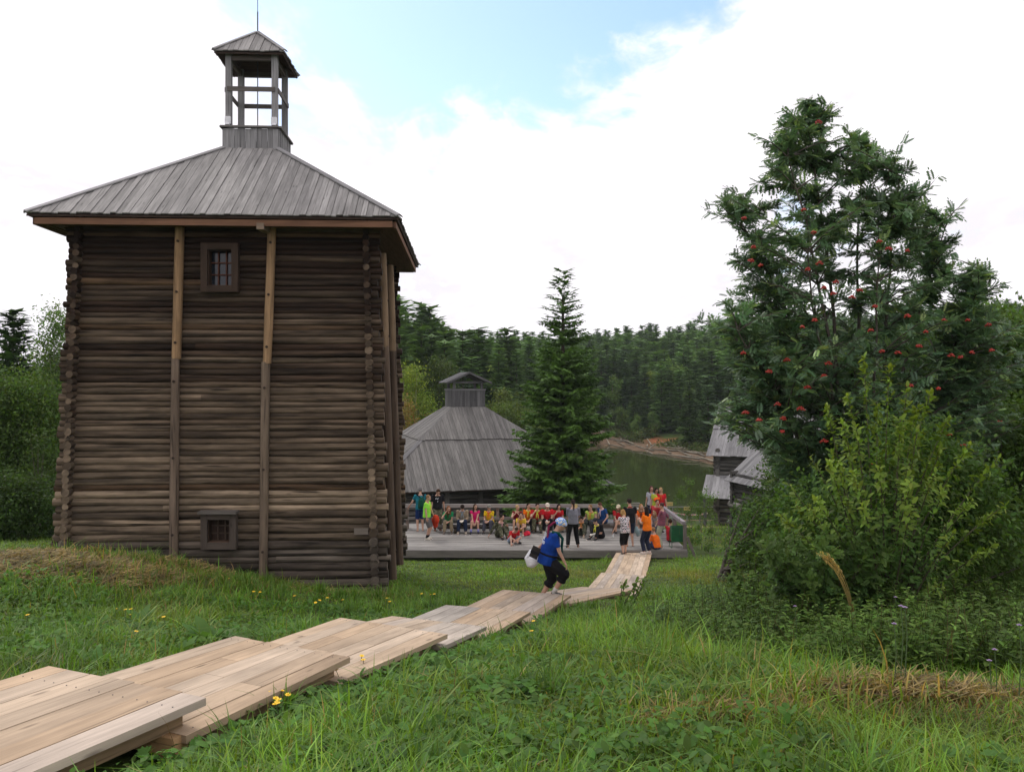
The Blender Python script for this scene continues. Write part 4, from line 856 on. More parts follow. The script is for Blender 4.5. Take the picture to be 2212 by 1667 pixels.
# ---------------------------------------------------------------- the mill: tall gabled log house, a lean-to and a lower gabled shed
def gable(name, label, O, th, L, W, zb, ze, zr, pw=.17, ov=.5, cols=(.20, .34), split=None, loghut=True, gr=(.09, .19)):
    X = Vector((math.cos(th), math.sin(th), 0)); Y = Vector((-math.sin(th), math.cos(th), 0)); ZZ = Vector((0, 0, 1))
    def e(a, b, z): return O + X * a + Y * b + ZZ * z
    t = root(name, e(L / 2, W / 2, zb), label, 'log house')
    m = MB()
    for sy in (0, 1):
        bl, br = (-ov, W / 2) if sy == 0 else (W + ov, W / 2); zlo = ze - ov * (zr - ze) / (W / 2); s = -ov
        up = (e(0, br, zr) - e(0, bl, zlo)); nn_ = X.cross(up).normalized() if sy == 0 else up.cross(X).normalized()
        while s < L + ov:
            w = pw * rn.uniform(.85, 1.15); e_ = min(L + ov, s + w)
            for (f0, f1, lf) in ([(0, 1, 0)] if split is None else [(0, split + .02, 0), (split, 1, .045)]):
                a = lf + rn.uniform(0, .012); j0 = rn.uniform(-.02, .02)
                lo = lambda q, f: e(q, lerp(bl, br, f), lerp(zlo, zr, f)) + nn_ * a
                m.slab([lo(s + .004, f0 + j0 * .3), lo(e_ - .004, f0 + j0 * .3), lo(e_ - .004, f1), lo(s + .004, f1)], nn_ * .025, grey(*cols), 0, up)
            s = e_
    m.bar(e(-ov - .03, W / 2, zr + .06), e(L + ov + .03, W / 2, zr + .06), Y * .22, ZZ * .08, grey(*cols)); m.build('roof', WOODG, t)
    n = int((ze - zb) / .24)
    for (p, q, gb) in ((e(0, 0, 0), e(L, 0, 0), 0), (e(0, W, 0), e(L, W, 0), 0), (e(0, 0, 0), e(0, W, 0), 1), (e(L, 0, 0), e(L, W, 0), 1)):
        m = MB(); d = (q - p).normalized()
        for i in range(n + 1):
            z = zb + .12 + i * .24 + .12 * gb; log(m, p - d * .25 + ZZ * z, q + d * .25 + ZZ * z, .13, grey(gr[0], gr[1], .07), 8, 9)
        if gb:
            z = zb + .12 + (n + 1) * .24
            while z < zr - .2:
                f = (z - ze) / (zr - ze) * .5 + .045; log(m, p.lerp(q, f) + ZZ * z, q.lerp(p, f) + ZZ * z, .13, grey(gr[0], gr[1], .07), 4, 8); z += .24
        m.build('log_wall', LOG, t)
    return t, e, X, Y, ZZ
def mill():
    t, e, X, Y, ZZ = gable('log_mill', 'tall log house with steep grey plank roof at the water side', Vector((11.17 + .6 * .927 + .6 * .375, 48 - .6 * .375 + .6 * .927, 0)), R(-22), 8.0, 9.2, -9.0, -3.72, -1.4, split=.52, ov=.6, cols=(.16, .27))
    # post on the wall face
    m = MB(); m.bar(e(1.55, -.16, -6.6), e(1.55, -.16, -4.1), X * .16, Y * .10, grey(.12, .18)); m.build('wall_post', POLE, t)
    # lean-to roof low on the end
    m = MB(); s = -.65
    while s < 3.0:
        w = .17 * rn.uniform(.9, 1.1); a = rn.uniform(0, .014); m.slab([e(s, -2.0, -6.28 + a), e(s + w - .006, -2.0, -6.28 + a), e(s + w - .006, -.16, -5.18 + a), e(s, -.16, -5.18 + a)], ZZ * .03, grey(.22, .36), 0, Y * .8 + ZZ * .6); s += w
    lt = m.build('lean_to_roof', WOODG, t)
    for a in (-.45, 1.5): m = MB(); m.bar(e(a, -1.85, -9.0), e(a, -1.85, -6.24), X * .16, Y * .16, grey(.1, .16)); m.build('lean_to_post', POLE, lt)
    # shed in front
    O = Vector((11.18, 41.7, 0))
    t2, e2, X2, Y2, _ = gable('log_shed', 'lower log shed with plank roof in front of the tall log house', O, R(-77), 4.2, 2.8, -8.2, -4.41, -3.2, pw=.16, ov=.4, gr=(.05, .11), cols=(.16, .27))
    # beam railing of the trestle beside the shed
    q = root('log_trestle', P(1600, 1130, 41.5), 'heavy log railing on posts beside the low shed', 'railing')
    for (u0, v0, u1, v1) in ((1578, 1087, 1618, 1101), (1578, 1126, 1626, 1146)):
        m = MB(); log(m, P(u0, v0, 42.0), P(u1, v1, 40.2), .17, grey(.16, .24, .06), 6, 9); m.build('rail', LOG, q)
    for u, v, d in ((1584, 1092, 41.8), (1612, 1102, 40.5)):
        p = P(u, v, d); m = MB(); m.bar(Vector((p.x, p.y, gz(p.x, p.y) - .2)), p + Vector((0, 0, .05)), Vector((.2, 0, 0)), Vector((0, .2, 0)), grey(.08, .13)); m.build('post', POLE, q)
mill()

# ---------------------------------------------------------------- the deck
def deck():
    x0, x1, y0, y1 = -7.4, 6.42, 30.55, 36.4; ZZ = Vector((0, 0, 1))
    t = root('wooden_deck', (0, 33.5, -6.5), 'wide grey plank deck with thick front beam', 'deck')
    m = MB(); y = y0; k = 0
    while y < y1:
        w = .155 * rn.uniform(.93, 1.07); seam = 1.35 - (y - y0) * .10 + rn.uniform(-.01, .01)
        for (a, b) in ((x0, seam - .004), (seam + .004, x1)):
            if b == x1 and y > 34.9 and False: continue
            m.bar(Vector((a, y + w / 2, DZ - .025 + rn.uniform(-.003, .003))), Vector((b, y + w / 2, DZ - .025 + rn.uniform(-.003, .003))), Vector((0, w - .022, 0)), ZZ * .05, grey(.20, .345, .06))
        y += w; k += 1
    m.build('planks', WOODG, t)
    m = MB(); m.bar(Vector((x0, y0 - .04, DZ - .14)), Vector((1.9, y0 - .04, DZ - .145)), ZZ * .26, Vector((0, .08, 0)), (.20, .18, .165)); m.bar(Vector((1.91, y0 - .04, DZ - .145)), Vector((x1, y0 - .04, DZ - .15)), ZZ * .26, Vector((0, .08, 0)), (.22, .20, .18)); m.build('front_beam', WOODG, t)
    m = MB(); m.bar(Vector((x1 - .04, y0 + .02, DZ - .15)), Vector((x1 - .04, y1, DZ - .15)), ZZ * .2, Vector((.08, 0, 0)), (.2, .18, .16)); m.build('side_beam', WOODG, t)
    for x in np.arange(x0 + .6, x1, 2.2):
        m = MB(); g = gz(x, y0 + .3); m.bar(Vector((x, y0 + .35, g - .2)), Vector((x, y0 + .35, DZ - .05)), Vector((.18, 0, 0)), Vector((0, .18, 0)), (.10, .09, .08)); m.build('support_post', POLE, t)
    # back railing
    r = root('wooden_railing', (-2, 34.9, DZ), 'long grey wooden railing along the back of the deck', 'railing'); y = 34.95
    m = MB(); m.bar(Vector((x0, y, DZ + .985)), Vector((3.62, y, DZ + .975)), ZZ * .15, Vector((0, .09, 0)), (.36, .33, .31)); m.build('top_rail', WOODG, r)
    m = MB(); m.bar(Vector((x0, y - .02, DZ + .46)), Vector((3.55, y - .02, DZ + .45)), ZZ * .12, Vector((0, .05, 0)), (.25, .23, .21)); m.build('middle_rail', WOODG, r)
    for u in (705, 795, 880, 1075, 1131, 1290):
        x = (u - CU) / F * 35.05; m = MB(); m.bar(Vector((x, y + .105, DZ - .3)), Vector((x, y + .105, DZ + .92)), Vector((.12, 0, 0)), Vector((0, .12, 0)), (.26, .20, .17)); m.build('post', WOODG, r)
    # side railing with brace
    r = root('wooden_railing', (6.3, 32.5, DZ), 'short sloping side railing at the right end of the deck', 'railing'); a = Vector((6.30, 30.62, DZ + .98)); b = Vector((6.16, 34.3, DZ + 1.04))
    m = MB(); m.bar(a - Vector((0, .1, 0)), b, Vector((.13, 0, 0)), ZZ * .12, (.29, .26, .27)); m.build('top_rail', WOODG, r)
    for f, zz in ((0.02, -.75), (.45, -.4), (.80, -.4)):
        p = a.lerp(b, f); m = MB(); m.bar(Vector((p.x + .07, p.y, DZ + zz)), Vector((p.x + .07, p.y, p.z - .062)), Vector((.11, 0, 0)), Vector((0, .12, 0)), (.22, .19, .17)); m.build('post', WOODG, r)
    m = MB(); p = a.lerp(b, .0); m.bar(Vector((6.44, p.y + .04, DZ + .45)), Vector((6.86, p.y - .1, DZ - .62)), Vector((.09, 0, .03)), Vector((0, .07, 0)), (.17, .15, .13)); m.build('brace', WOODG, r)
    m = MB(); m.bar(Vector((6.36, 30.75, DZ + .35)), Vector((6.22, 34.0, DZ + .35)), Vector((.04, 0, 0)), ZZ * .10, (.18, .16, .14)); m.build('middle_rail', WOODG, r)
    # log bench
    bn = root('log_bench', (-2.0, 34.0, DZ), 'split log bench resting on two short round logs', 'bench'); xa, xb = (945 - CU) / F * 34.1, (1096 - CU) / F * 34.1
    m = MB(); m.tube([Vector((xa, 34.15, DZ + .235)), Vector(((xa + xb) / 2, 34.15, DZ + .237)), Vector((xb, 34.15, DZ + .235))], [.17, .175, .17], 12, (.12, .10, .09), 0, True, True, .01, (1, .55)); m.build('seat', LOG, bn)
    for u in (985, 1075): x = (u - CU) / F * 34.0; m = MB(); m.tube([Vector((x, 33.88, DZ + .085)), Vector((x, 34.45, DZ + .085))], [.10, .10], 12, (.09, .075, .06), 0, True, True, 0, None, (.10, .08, .06)); m.build('foot_log', LOG, bn)
    def plank_bench(label, ua, ub, y, h=.32, back=False):
        q = root('plank_bench', (((ua + ub) / 2 - CU) / F * y, y, DZ), label, 'bench'); a, b = (ua - CU) / F * y, (ub - CU) / F * y
        m = MB(); m.bar(Vector((a, y, DZ + h - .03)), Vector((b, y, DZ + h - .03)), Vector((0, .36, 0)), ZZ * .06, (.20, .17, .15)); m.build('seat', WOODG, q)
        for x in (a + .15, (a + b) / 2, b - .15): m = MB(); m.bar(Vector((x, y, DZ)), Vector((x, y, DZ + h - .06)), Vector((.07, 0, 0)), Vector((0, .30, 0)), (.13, .08, .055)); m.build('leg', WOODG, q)
    plank_bench('brown legged plank bench under the middle row of seated people', 1082, 1232, 34.35)
    plank_bench('plank bench under the seated people right of the rail end', 1318, 1404, 34.25)
    q = root('wooden_step', (3.9, 35.6, DZ), 'grey plank step platform behind the right bench', 'step')
    m = MB()
    for k in range(5): m.bar(Vector((3.75, 35.3 + k * .19, DZ + .20)), Vector((6.05, 35.3 + k * .19, DZ + .20)), Vector((0, .18, 0)), ZZ * .05, grey(.22, .30))
    m.build('planks', WOODG, q); m = MB(); m.bar(Vector((3.75, 35.2, DZ + .085)), Vector((6.05, 35.2, DZ + .085)), ZZ * .17, Vector((0, .05, 0)), (.15, .12, .10)); m.build('riser', WOODG, q)
    # sign on the back railing
    s = root('yellow_sign', (2.63, y - .06, DZ + .85), 'small yellow notice with brown lettering fixed on the back railing', 'sign')
    sx0, sx1 = (1235.5 - CU) / F * 34.8, (1248 - CU) / F * 34.8; m = MB(); m.bar(Vector((sx0, y - .062, DZ + .88)), Vector((sx1, y - .062, DZ + .88)), ZZ * .34, Vector((0, .012, 0))); m.build('board', plain('sign_yellow', (.72, .55, .22), .6), s)
    sign_text(s, ('ПЕРЕХОД', 'ЗАКРЫТ', 'ОПАСНО'), Vector(((sx0 + sx1) / 2, y - .0695, DZ + .98)), .06, .10)
def sign_text(parent, lines, top, size, step):
    BRN = MATS.get('sign_brown') or plain('sign_brown', (.22, .08, .02), .7)
    for k, tx in enumerate(lines):
        cu = bpy.data.curves.new('t', 'FONT'); cu.body = tx; cu.size = size; cu.align_x = 'CENTER'
        o = bpy.data.objects.new('t', cu); COL.objects.link(o); dg = bpy.context.evaluated_depsgraph_get(); me = bpy.data.meshes.new_from_object(o.evaluated_get(dg)); bpy.data.objects.remove(o)
        m = MB(); c = top - Vector((0, 0, k * step)); m.add([c + Vector((v.co.x, -.001, v.co.y)) for v in me.vertices], [list(f.vertices) for f in me.polygons]); m.build('lettering', BRN, parent)
deck()
def bin_():
    c = Vector(((1464.5 - CU) / F * 31.1, 31.1, DZ)); t = root('green_bin', c, 'open green metal litter bin on thin legs by the side railing', 'bin'); GR = plain('green_paint', (.008, .10, .035), .5, 0, 6, .25); ZZ = Vector((0, 0, 1))
    m = MB(); w, d, z0, z1 = .49, .40, .22, .76
    for sx in (-1, 1): m.slab([c + Vector((sx * w / 2, -d / 2, z0)), c + Vector((sx * w / 2, d / 2, z0)), c + Vector((sx * (w / 2 + .02), d / 2, z1)), c + Vector((sx * (w / 2 + .02), -d / 2, z1))], Vector((-sx * .012, 0, 0)))
    for sy in (-1, 1): m.slab([c + Vector((-w / 2, sy * d / 2, z0)), c + Vector((w / 2, sy * d / 2, z0)), c + Vector((w / 2 + .02, sy * (d / 2 + .012), z1)), c + Vector((-w / 2 - .02, sy * (d / 2 + .012), z1))], Vector((0, -sy * .012, 0)))
    m.slab([c + Vector((-w / 2, -d / 2, z0)), c + Vector((w / 2, -d / 2, z0)), c + Vector((w / 2, d / 2, z0)), c + Vector((-w / 2, d / 2, z0))], ZZ * .012); m.build('box', GR, t)
    for sx in (-1, 1):
        m = MB(); x = sx * (w / 2 + .025); m.tube([c + Vector((x, -d / 2 - .02, .6)), c + Vector((x, -d / 2 - .04, .02)), c + Vector((x + sx * .01, -d / 2 - .02, .012)), c + Vector((x + sx * .01, d / 2 + .06, .012)), c + Vector((x, d / 2 + .03, .05)), c + Vector((x, d / 2 + .01, .6))], .012, 6); m.build('leg', GR, t)
bin_()

# ---------------------------------------------------------------- stepped boardwalk of new planks
WALK = []
def boardwalk():
    ZZ = Vector((0, 0, 1))
    # far left / far right corner of every section in the photograph, and its distance
    far = [((103, 1438), (448, 1505), 5.15), ((505, 1373), (757, 1418), 6.95), ((735, 1333), (967, 1369), 8.7), ((846, 1330), (1052, 1352), 10.35), ((963, 1306), (1146, 1321), 12.3), ((1086, 1273), (1234, 1285), 15.35), ((1256, 1267), (1332, 1270), 17.6), ((1299, 1236), (1388, 1242), 22.2), ((1331, 1193), (1408, 1194), 30.5)]
    pts = []
    for (l, r_, d) in far:
        L = P(l[0], l[1], d); r = P(r_[0], r_[1], 1.0); r = r * (L.z / r.z)
        w = (r - L); 
        if w.length < 1.1 or w.length > 1.5: w = w.normalized() * min(1.42, max(1.15, w.length)); 
        pts.append((L, L + w))
    L0, R0 = pts[0]; dv = (pts[1][0] - L0); dv.z = 0; dv = Vector((.36, .93, 0)).normalized()
    start = (L0 - dv * 4.6 + ZZ * .22, R0 - dv * 4.6 + ZZ * .22)
    drops = [0, .16, .15, .10, .13, .16, .15, .17, .17]
    prev = start
    labels = ['nearest boardwalk section running out of the picture at lower left', 'second boardwalk section from the camera with a left corner among broad leaves', 'third boardwalk section, long and pale, with its right end on a block', 'short fourth boardwalk section ending in a bare grey plank', 'fifth boardwalk section with grey patch boards at its start', 'sixth boardwalk section that carries the walker in blue', 'short boardwalk section half hidden below the walker', 'boardwalk section with thick right edge below the last ramp', 'last boardwalk section ramping up to the deck edge']
    for i, (L, Rr) in enumerate(pts):
        z = Vector((0, 0, drops[i])); a, b = prev[0] - z, prev[1] - z
        ln = ((L + Rr) / 2 - (a + b) / 2); ln.normalize()
        if i: a, b = a - ln * .18, b - ln * .18
        # keep the section a rectangle: start corners lie straight behind the far corners
        mid0 = (a + b) / 2; mid1 = (L + Rr) / 2; dd = (mid1 - mid0); wv = (Rr - L); hz = Vector((dd.x, dd.y, 0)).normalized(); perp = Vector((hz.y, -hz.x, 0))
        W_ = wv.length; k = .35 if i else 0.0
        t = root('boardwalk_section', mid1.lerp(mid0, .5) - ZZ * .15, labels[i], 'boardwalk', 'stepped sections of the new boardwalk')
        m = MB(); n = 7; x = 0.0; ws = [rn.uniform(.9, 1.15) for _ in range(n)]; sm = sum(ws)
        for j in range(n):
            f0, f1 = x / sm, (x + ws[j]) / sm; x += ws[j]; f = (f0 + f1) / 2; c = rn.choice([(.53, .40, .275), (.52, .405, .29), (.55, .435, .32), (.47, .39, .315), (.50, .365, .24)]); 
            if i in (4,) and j < 3: c = (.45, .40, .34)
            if i == 3 and j > 3: c = (.49, .42, .345)
            q = Vector(c) * rn.uniform(.88, 1.02); e_ = rn.uniform(-.012, .018)
            p0, p1 = a.lerp(b, f), L.lerp(Rr, f); dl = (p1 - p0).normalized(); wa, wb = (b - a) * (f1 - f0), (Rr - L) * (f1 - f0); g = .9 / 140
            lift = ZZ * (-.022 + rn.uniform(-.002, .002))
            if i in (0, 1, 2, 5) and rn.random() < .6:     # a plank pieced from two lengths
                fm = rn.uniform(.35, .7); pm = p0.lerp(p1, fm); wm = wa.lerp(wb, fm)
                m.bar(p0 + lift, pm + lift - dl * .002, wa * (1 - g / wa.length), ZZ * .044, q, w2=wm * (1 - g / wm.length)); m.bar(pm + lift + dl * .002, p1 + lift + dl * e_, wm * (1 - g / wm.length), ZZ * .044, q * rn.uniform(.9, 1.1), w2=wb * (1 - g / wb.length))
            else: m.bar(p0 + lift, p1 + lift + dl * e_, wa * (1 - g / wa.length), ZZ * .044, q, w2=wb * (1 - g / wb.length))
        m.build('planks', NEW, t)
        m = MB(); dl = (mid1 - mid0).normalized()
        for (p0, p1) in ((a, L), (b, Rr)):
            s = (mid0 - p0).normalized() * .13; m.bar(p0 + s - ZZ * .10 + dl * .1, p1 + s - ZZ * .10 - dl * .08, (Rr - L).normalized() * .05, ZZ * .108, (.34, .235, .14))
        m.build('side_joist', NEW, t)
        for f in (.96, .45):     # cross blocks that carry it
            m = MB(); p0, p1 = a.lerp(L, f), b.lerp(Rr, f); m.bar(p0 - ZZ * .205 + (p1 - p0).normalized() * .02, p1 - ZZ * .205 - (p1 - p0).normalized() * .02, dl * .11, ZZ * .10, (.52, .32, .16)); m.build('cross_block', NEW, t)
        for s_ in (0, 1):
            for f in (.96,):
                p = (a.lerp(L, f), b.lerp(Rr, f))[s_]; p = p.lerp((a.lerp(L, f) + b.lerp(Rr, f)) / 2, .10); g0 = gz(p.x, p.y) - .15
                if p.z - .26 > g0: m = MB(); m.bar(Vector((p.x, p.y, g0)), p - ZZ * .256, dl * .10, (Rr - L).normalized() * .10, (.50, .32, .17)); m.build('foot_post', NEW, t)
        # nail heads
        m = MB()
        for f in (.06, .955):
            for j in range(n):
                for o_ in (-.03, .03):
                    p = a.lerp(L, f).lerp(b.lerp(Rr, f), (j + .5) / n + o_); m.ball(p + ZZ * .002, (.0045, .0045, .002), 5)
        m.build('nails', IRON, t)
        WALK.append((a, b, L, Rr)); prev = (L, Rr)
boardwalk()

# ---------------------------------------------------------------- waterside fence, tape, signs, bench
def waterside():
    ZZ = Vector((0, 0, 1)); d = 54.0
    t = root('metal_fence', P(1420, 1112, d), 'thin grey railing along the water behind the deck', 'fence'); us = [1322, 1352, 1384, 1420, 1453, 1484, 1512, 1545, 1580]
    def gp(u): x = (u - CU) / F * d; return Vector((x, d, gz(x, d)))
    for u in us: m = MB(); p = gp(u); m.bar(p - ZZ * .2, p + ZZ * .98, Vector((.06, 0, 0)), Vector((0, .06, 0)), (.28, .28, .28)); m.build('post', WOODG, t)
    m = MB(); m.bar(gp(us[0]) + ZZ * 1.0, gp(us[-1]) + ZZ * 1.0, Vector((0, .07, 0)), ZZ * .05, (.34, .33, .32)); m.build('top_rail', WOODG, t)
    m = MB(); m.bar(gp(us[0]) + ZZ * .52, gp(us[-1]) + ZZ * .52, Vector((0, .05, 0)), ZZ * .03, (.26, .26, .26)); m.build('wire', WOODG, t)
    YS = MATS['sign_yellow']
    for k, (u, v, lab) in enumerate(((1320, 1092, 'yellow board by the spruce at the left end of the water fence'), (1446, 1088, 'yellow board on a post right of the three standing people'), (1484.5, 1098, 'yellow board lower down, half behind saplings near the mill'))):
        s = root('yellow_sign', P(u, v + 20, d - .6), lab, 'sign', 'yellow boards along the water'); c = P(u, v, d - .6); m = MB(); m.bar(c - Vector((.22, 0, 0)), c + Vector((.22, 0, 0)), ZZ * .24, Vector((0, .02, 0))); m.build('board', YS, s)
        m = MB(); m.bar(Vector((c.x, c.y + .035, gz(c.x, c.y) - .1)), c + Vector((0, .035, .1)), Vector((.05, 0, 0)), Vector((0, .04, 0)), (.3, .3, .3)); m.build('post', WOODG, s)
        sign_text(s, ('ОПАСНО',), c + Vector((0, -.0115, -.03)), .085, .1)
    tp = MB(); RT = plain('tape_red', (.55, .03, .03), .6); WT = plain('tape_white', (.75, .75, .75), .6); a, b = P(1434, 1099, 50.5), P(1530, 1108, 47.5); n = 66; pr = None
    for k in range(n + 1):
        f = k / n; p = a.lerp(b, f) - ZZ * (.35 * 4 * f * (1 - f) * .6)
        if pr is not None: tp.bar(pr, p, ZZ * .075, Vector((0, .004, 0)), mat=k % 2)
        pr = p
    o = tp.build('barrier_tape', [RT, WT], None, a); tag(o, 'red and white striped barrier tape sagging along the path', 'tape')
    bn = root('slat_bench', P(1366, 1112, 49), 'park bench with two back slats facing the water', 'bench'); 
    for v in (1086.5, 1091): m = MB(); m.bar(P(1351, v, 49), P(1382, v, 49), ZZ * .07, Vector((0, .03, 0)), (.33, .30, .28)); m.build('back_slat', WOODG, bn)
    m = MB(); m.bar(P(1345, 1098.5, 48.6), P(1384, 1098.5, 48.6), Vector((0, .45, 0)), ZZ * .05, (.36, .33, .30)); m.build('seat', WOODG, bn)
    for u in (1353, 1380): p = P(u, 1098, 48.9); m = MB(); m.bar(Vector((p.x, p.y, gz(p.x, p.y) - .1)), P(u, 1086, 49.05), Vector((.07, 0, 0)), Vector((0, .07, 0)), (.16, .14, .13)); m.build('leg', WOODG, bn)
waterside()
# ---------------------------------------------------------------- ground, water, hills
def terrain():
    xs = np.unique(np.concatenate([np.arange(-400, -60, 20.), np.arange(-60, -14, 3.), np.arange(-14, 16, .22), np.arange(16, 60, 2.), np.arange(60, 420, 20.)]))
    ys = np.unique(np.concatenate([np.arange(-40, 0, 4.), np.arange(0, 38, .22), np.arange(38, 70, 1.), np.arange(70, 170, 3.), np.arange(170, 700, 20.)]))
    X, Y = np.meshgrid(xs, ys); Z = G(X, Y); nx = len(xs); V = np.stack([X, Y, Z], -1).reshape(-1, 3)
    i, j = np.meshgrid(np.arange(nx - 1), np.arange(len(ys) - 1)); b = (j * nx + i).ravel(); Q = np.stack([b, b + 1, b + nx + 1, b + nx], 1)
    m, nt, ns, ls = new_mat('soil_and_turf'); out = ns.new('ShaderNodeOutputMaterial'); bs = nd(ns, 'ShaderNodeBsdfPrincipled', Roughness=.95); bs.inputs['Specular IOR Level'].default_value = .1; ls.new(bs.outputs[0], out.inputs[0])
    geo = ns.new('ShaderNodeNewGeometry'); n1 = nd(ns, 'ShaderNodeTexNoise', Scale=1.1, Detail=8.0, Roughness=.7); ls.new(geo.outputs['Position'], n1.inputs['Vector'])
    r1 = ramp(ns, [(.32, (.045, .036, .018)), (.5, (.055, .085, .022)), (.68, (.08, .12, .03))]); ls.new(n1.outputs[0], r1.inputs[0])
    at = ns.new('ShaderNodeAttribute'); at.attribute_name = 'Col'; n2 = nd(ns, 'ShaderNodeTexNoise', Scale=.8, Detail=9.0, Roughness=.75); ls.new(geo.outputs['Position'], n2.inputs['Vector'])
    r2 = ramp(ns, [(.3, (.075, .048, .030)), (.7, (.24, .165, .105))]); ls.new(n2.outputs[0], r2.inputs[0])
    n3 = nd(ns, 'ShaderNodeTexNoise', Scale=3.0, Detail=6.0); ls.new(geo.outputs['Position'], n3.inputs['Vector']); r3 = ramp(ns, [(.3, (.30, .24, .15)), (.7, (.46, .38, .26))]); ls.new(n3.outputs[0], r3.inputs[0])
    sp = ns.new('ShaderNodeSeparateColor'); ls.new(at.outputs['Color'], sp.inputs[0])
    c = mixc(ns, ls, r1.outputs[0], r2.outputs[0], sp.outputs[0]); c = mixc(ns, ls, c, r3.outputs[0], sp.outputs[1])
    n4 = nd(ns, 'ShaderNodeTexNoise', Scale=.6, Detail=6.0); ls.new(geo.outputs['Position'], n4.inputs['Vector']); r4 = ramp(ns, [(.3, (.20, .065, .03)), (.7, (.36, .13, .06))]); ls.new(n4.outputs[0], r4.inputs[0])
    c = mixc(ns, ls, c, r4.outputs[0], sp.outputs[2]); ls.new(c, bs.inputs['Base Color'])
    bp = nd(ns, 'ShaderNodeBump', Strength=.8, Distance=.08); ls.new(n1.outputs[0], bp.inputs['Height']); ls.new(bp.outputs[0], bs.inputs['Normal'])
    # red channel: bare mud shore and dry hay; green: sandy path; blue: red clay scar
    pin, xl, xr = pond_in(V[:, 0], V[:, 1]); x, y = V[:, 0], V[:, 1]
    mud = (sstep(-3.6, -2.4, pin) * (y > 56)); path = sstep(1.4, .7, np.abs(y - 47.5 - .12 * (x - 8))) * (x > 2) * (y > 40) * sstep(3, 5, x)
    hay = .45 * np.exp(-((x + 7.0) / 2.2) ** 2 - ((y - 14.2) / 1.1) ** 2) + .45 * np.exp(-((x - 2.3) / .9) ** 2 - ((y - 5.0) / .5) ** 2)
    cx, cy = 20.0, 118.0; clay = np.exp(-(((x - 22.6) / 1.7) ** 2 + ((y - 128) / 3.4) ** 2)) > .45
    C = np.stack([np.clip(mud + hay, 0, 1), path * 1.0, clay * 1.0], 1)
    o = npmesh('ground', V, Q, None, C, m, smooth=True); tag(o, None, None, None, 'structure')
    w, nt, ns, ls = new_mat('pond_water'); out = ns.new('ShaderNodeOutputMaterial'); bs = nd(ns, 'ShaderNodeBsdfPrincipled', Roughness=.06, IOR=1.33); bs.inputs['Base Color'].default_value = (.036, .048, .014, 1); ls.new(bs.outputs[0], out.inputs[0])
    geo = ns.new('ShaderNodeNewGeometry'); mp = ns.new('ShaderNodeMapping'); mp.inputs['Scale'].default_value = (.5, .16, 1); ls.new(geo.outputs['Position'], mp.inputs[0]); n1 = nd(ns, 'ShaderNodeTexNoise', Scale=1.4, Detail=4.0); ls.new(mp.outputs[0], n1.inputs['Vector'])
    bp = nd(ns, 'ShaderNodeBump', Strength=.10, Distance=.12); ls.new(n1.outputs[0], bp.inputs['Height']); ls.new(bp.outputs[0], bs.inputs['Normal'])
    mb = MB(); mb.quad((-6, 55, WATER), (140, 55, WATER), (140, 165, WATER), (-6, 165, WATER)); tag(mb.build('water', w), None, None, None, 'structure')
terrain()

# ---------------------------------------------------------------- leaf templates: x forward, z normal
def leaf_t(w=.42, fold=.10, droop=.12):
    return (np.array([(0, 0, 0), (.35, w / 2, fold), (.35, -w / 2, fold), (.75, w * .38, fold * .6 - droop * .5), (.75, -w * .38, fold * .6 - droop * .5), (1, 0, -droop), (.4, 0, 0), (.78, 0, -droop * .5)]),
            np.array([(0, 6, 1, 1), (0, 2, 6, 6)])[:0].reshape(0, 4), np.array([(0, 6, 1), (0, 2, 6), (1, 6, 7), (1, 7, 3), (2, 7, 6), (2, 4, 7), (3, 7, 5), (4, 5, 7)]))
def diamond(w=.45, z=0.0): return np.array([(0, 0, 0), (.45, w / 2, z), (1, 0, -z), (.45, -w / 2, z)]), np.array([(0, 3, 2, 1)]), None
def pinnate(n=6, w=.30):
    V = []; Q = []
    for k in range(n):
        x = .22 + .78 * k / n
        for s in (-1, 1):
            b = len(V); L = .36 * (1 - .35 * abs(k / n - .45)); dx, dy = .42, .91 * s; px, py = -dy * .052 * w / .3, dx * .052 * w / .3
            dr = -.10 * (x ** 2)
            V += [(x, 0, dr), (x + dx * L * .5 + px, dy * L * .5 + py, dr - .015), (x + dx * L, dy * L, dr - .10), (x + dx * L * .5 - px, dy * L * .5 - py, dr - .015)]; Q.append((b, b + 1, b + 2, b + 3))
    b = len(V); V += [(1.0, 0, -.10), (1.16, .05 * w / .3, -.13), (1.34, 0, -.2), (1.16, -.05 * w / .3, -.13)]; Q.append((b, b + 1, b + 2, b + 3))
    b = len(V); V += [(0, .008, 0), (1.0, .006, -.10), (1.0, -.006, -.10), (0, -.008, 0)]; Q.append((b, b + 1, b + 2, b + 3))
    return np.array(V), np.array(Q), None
def lobed(n=9):
    V = [(0, 0, 0)]; T = []
    for k in range(2 * n + 1):
        a = -2.55 + 5.1 * k / (2 * n); r = .52 if k % 2 else .40; V.append((.18 + r * math.cos(a), r * math.sin(a), .10 * abs(math.sin(a * 2)) + .05 * (k % 2)))
    for k in range(2 * n): T.append((0, k + 1, k + 2))
    return np.array(V), None, np.array(T)
def unit(v): return v / (np.linalg.norm(v, axis=-1, keepdims=True) + 1e-9)
def rdir(n): return unit(RNG.normal(size=(n, 3)))
def colv(base, n, var=.25, hue=.12):
    b = np.asarray(base, float)[None] * (1 + RNG.uniform(-var, var, (n, 1))); b = b * (1 + RNG.uniform(-hue, hue, (n, 3))); return np.clip(b, 0, 1)
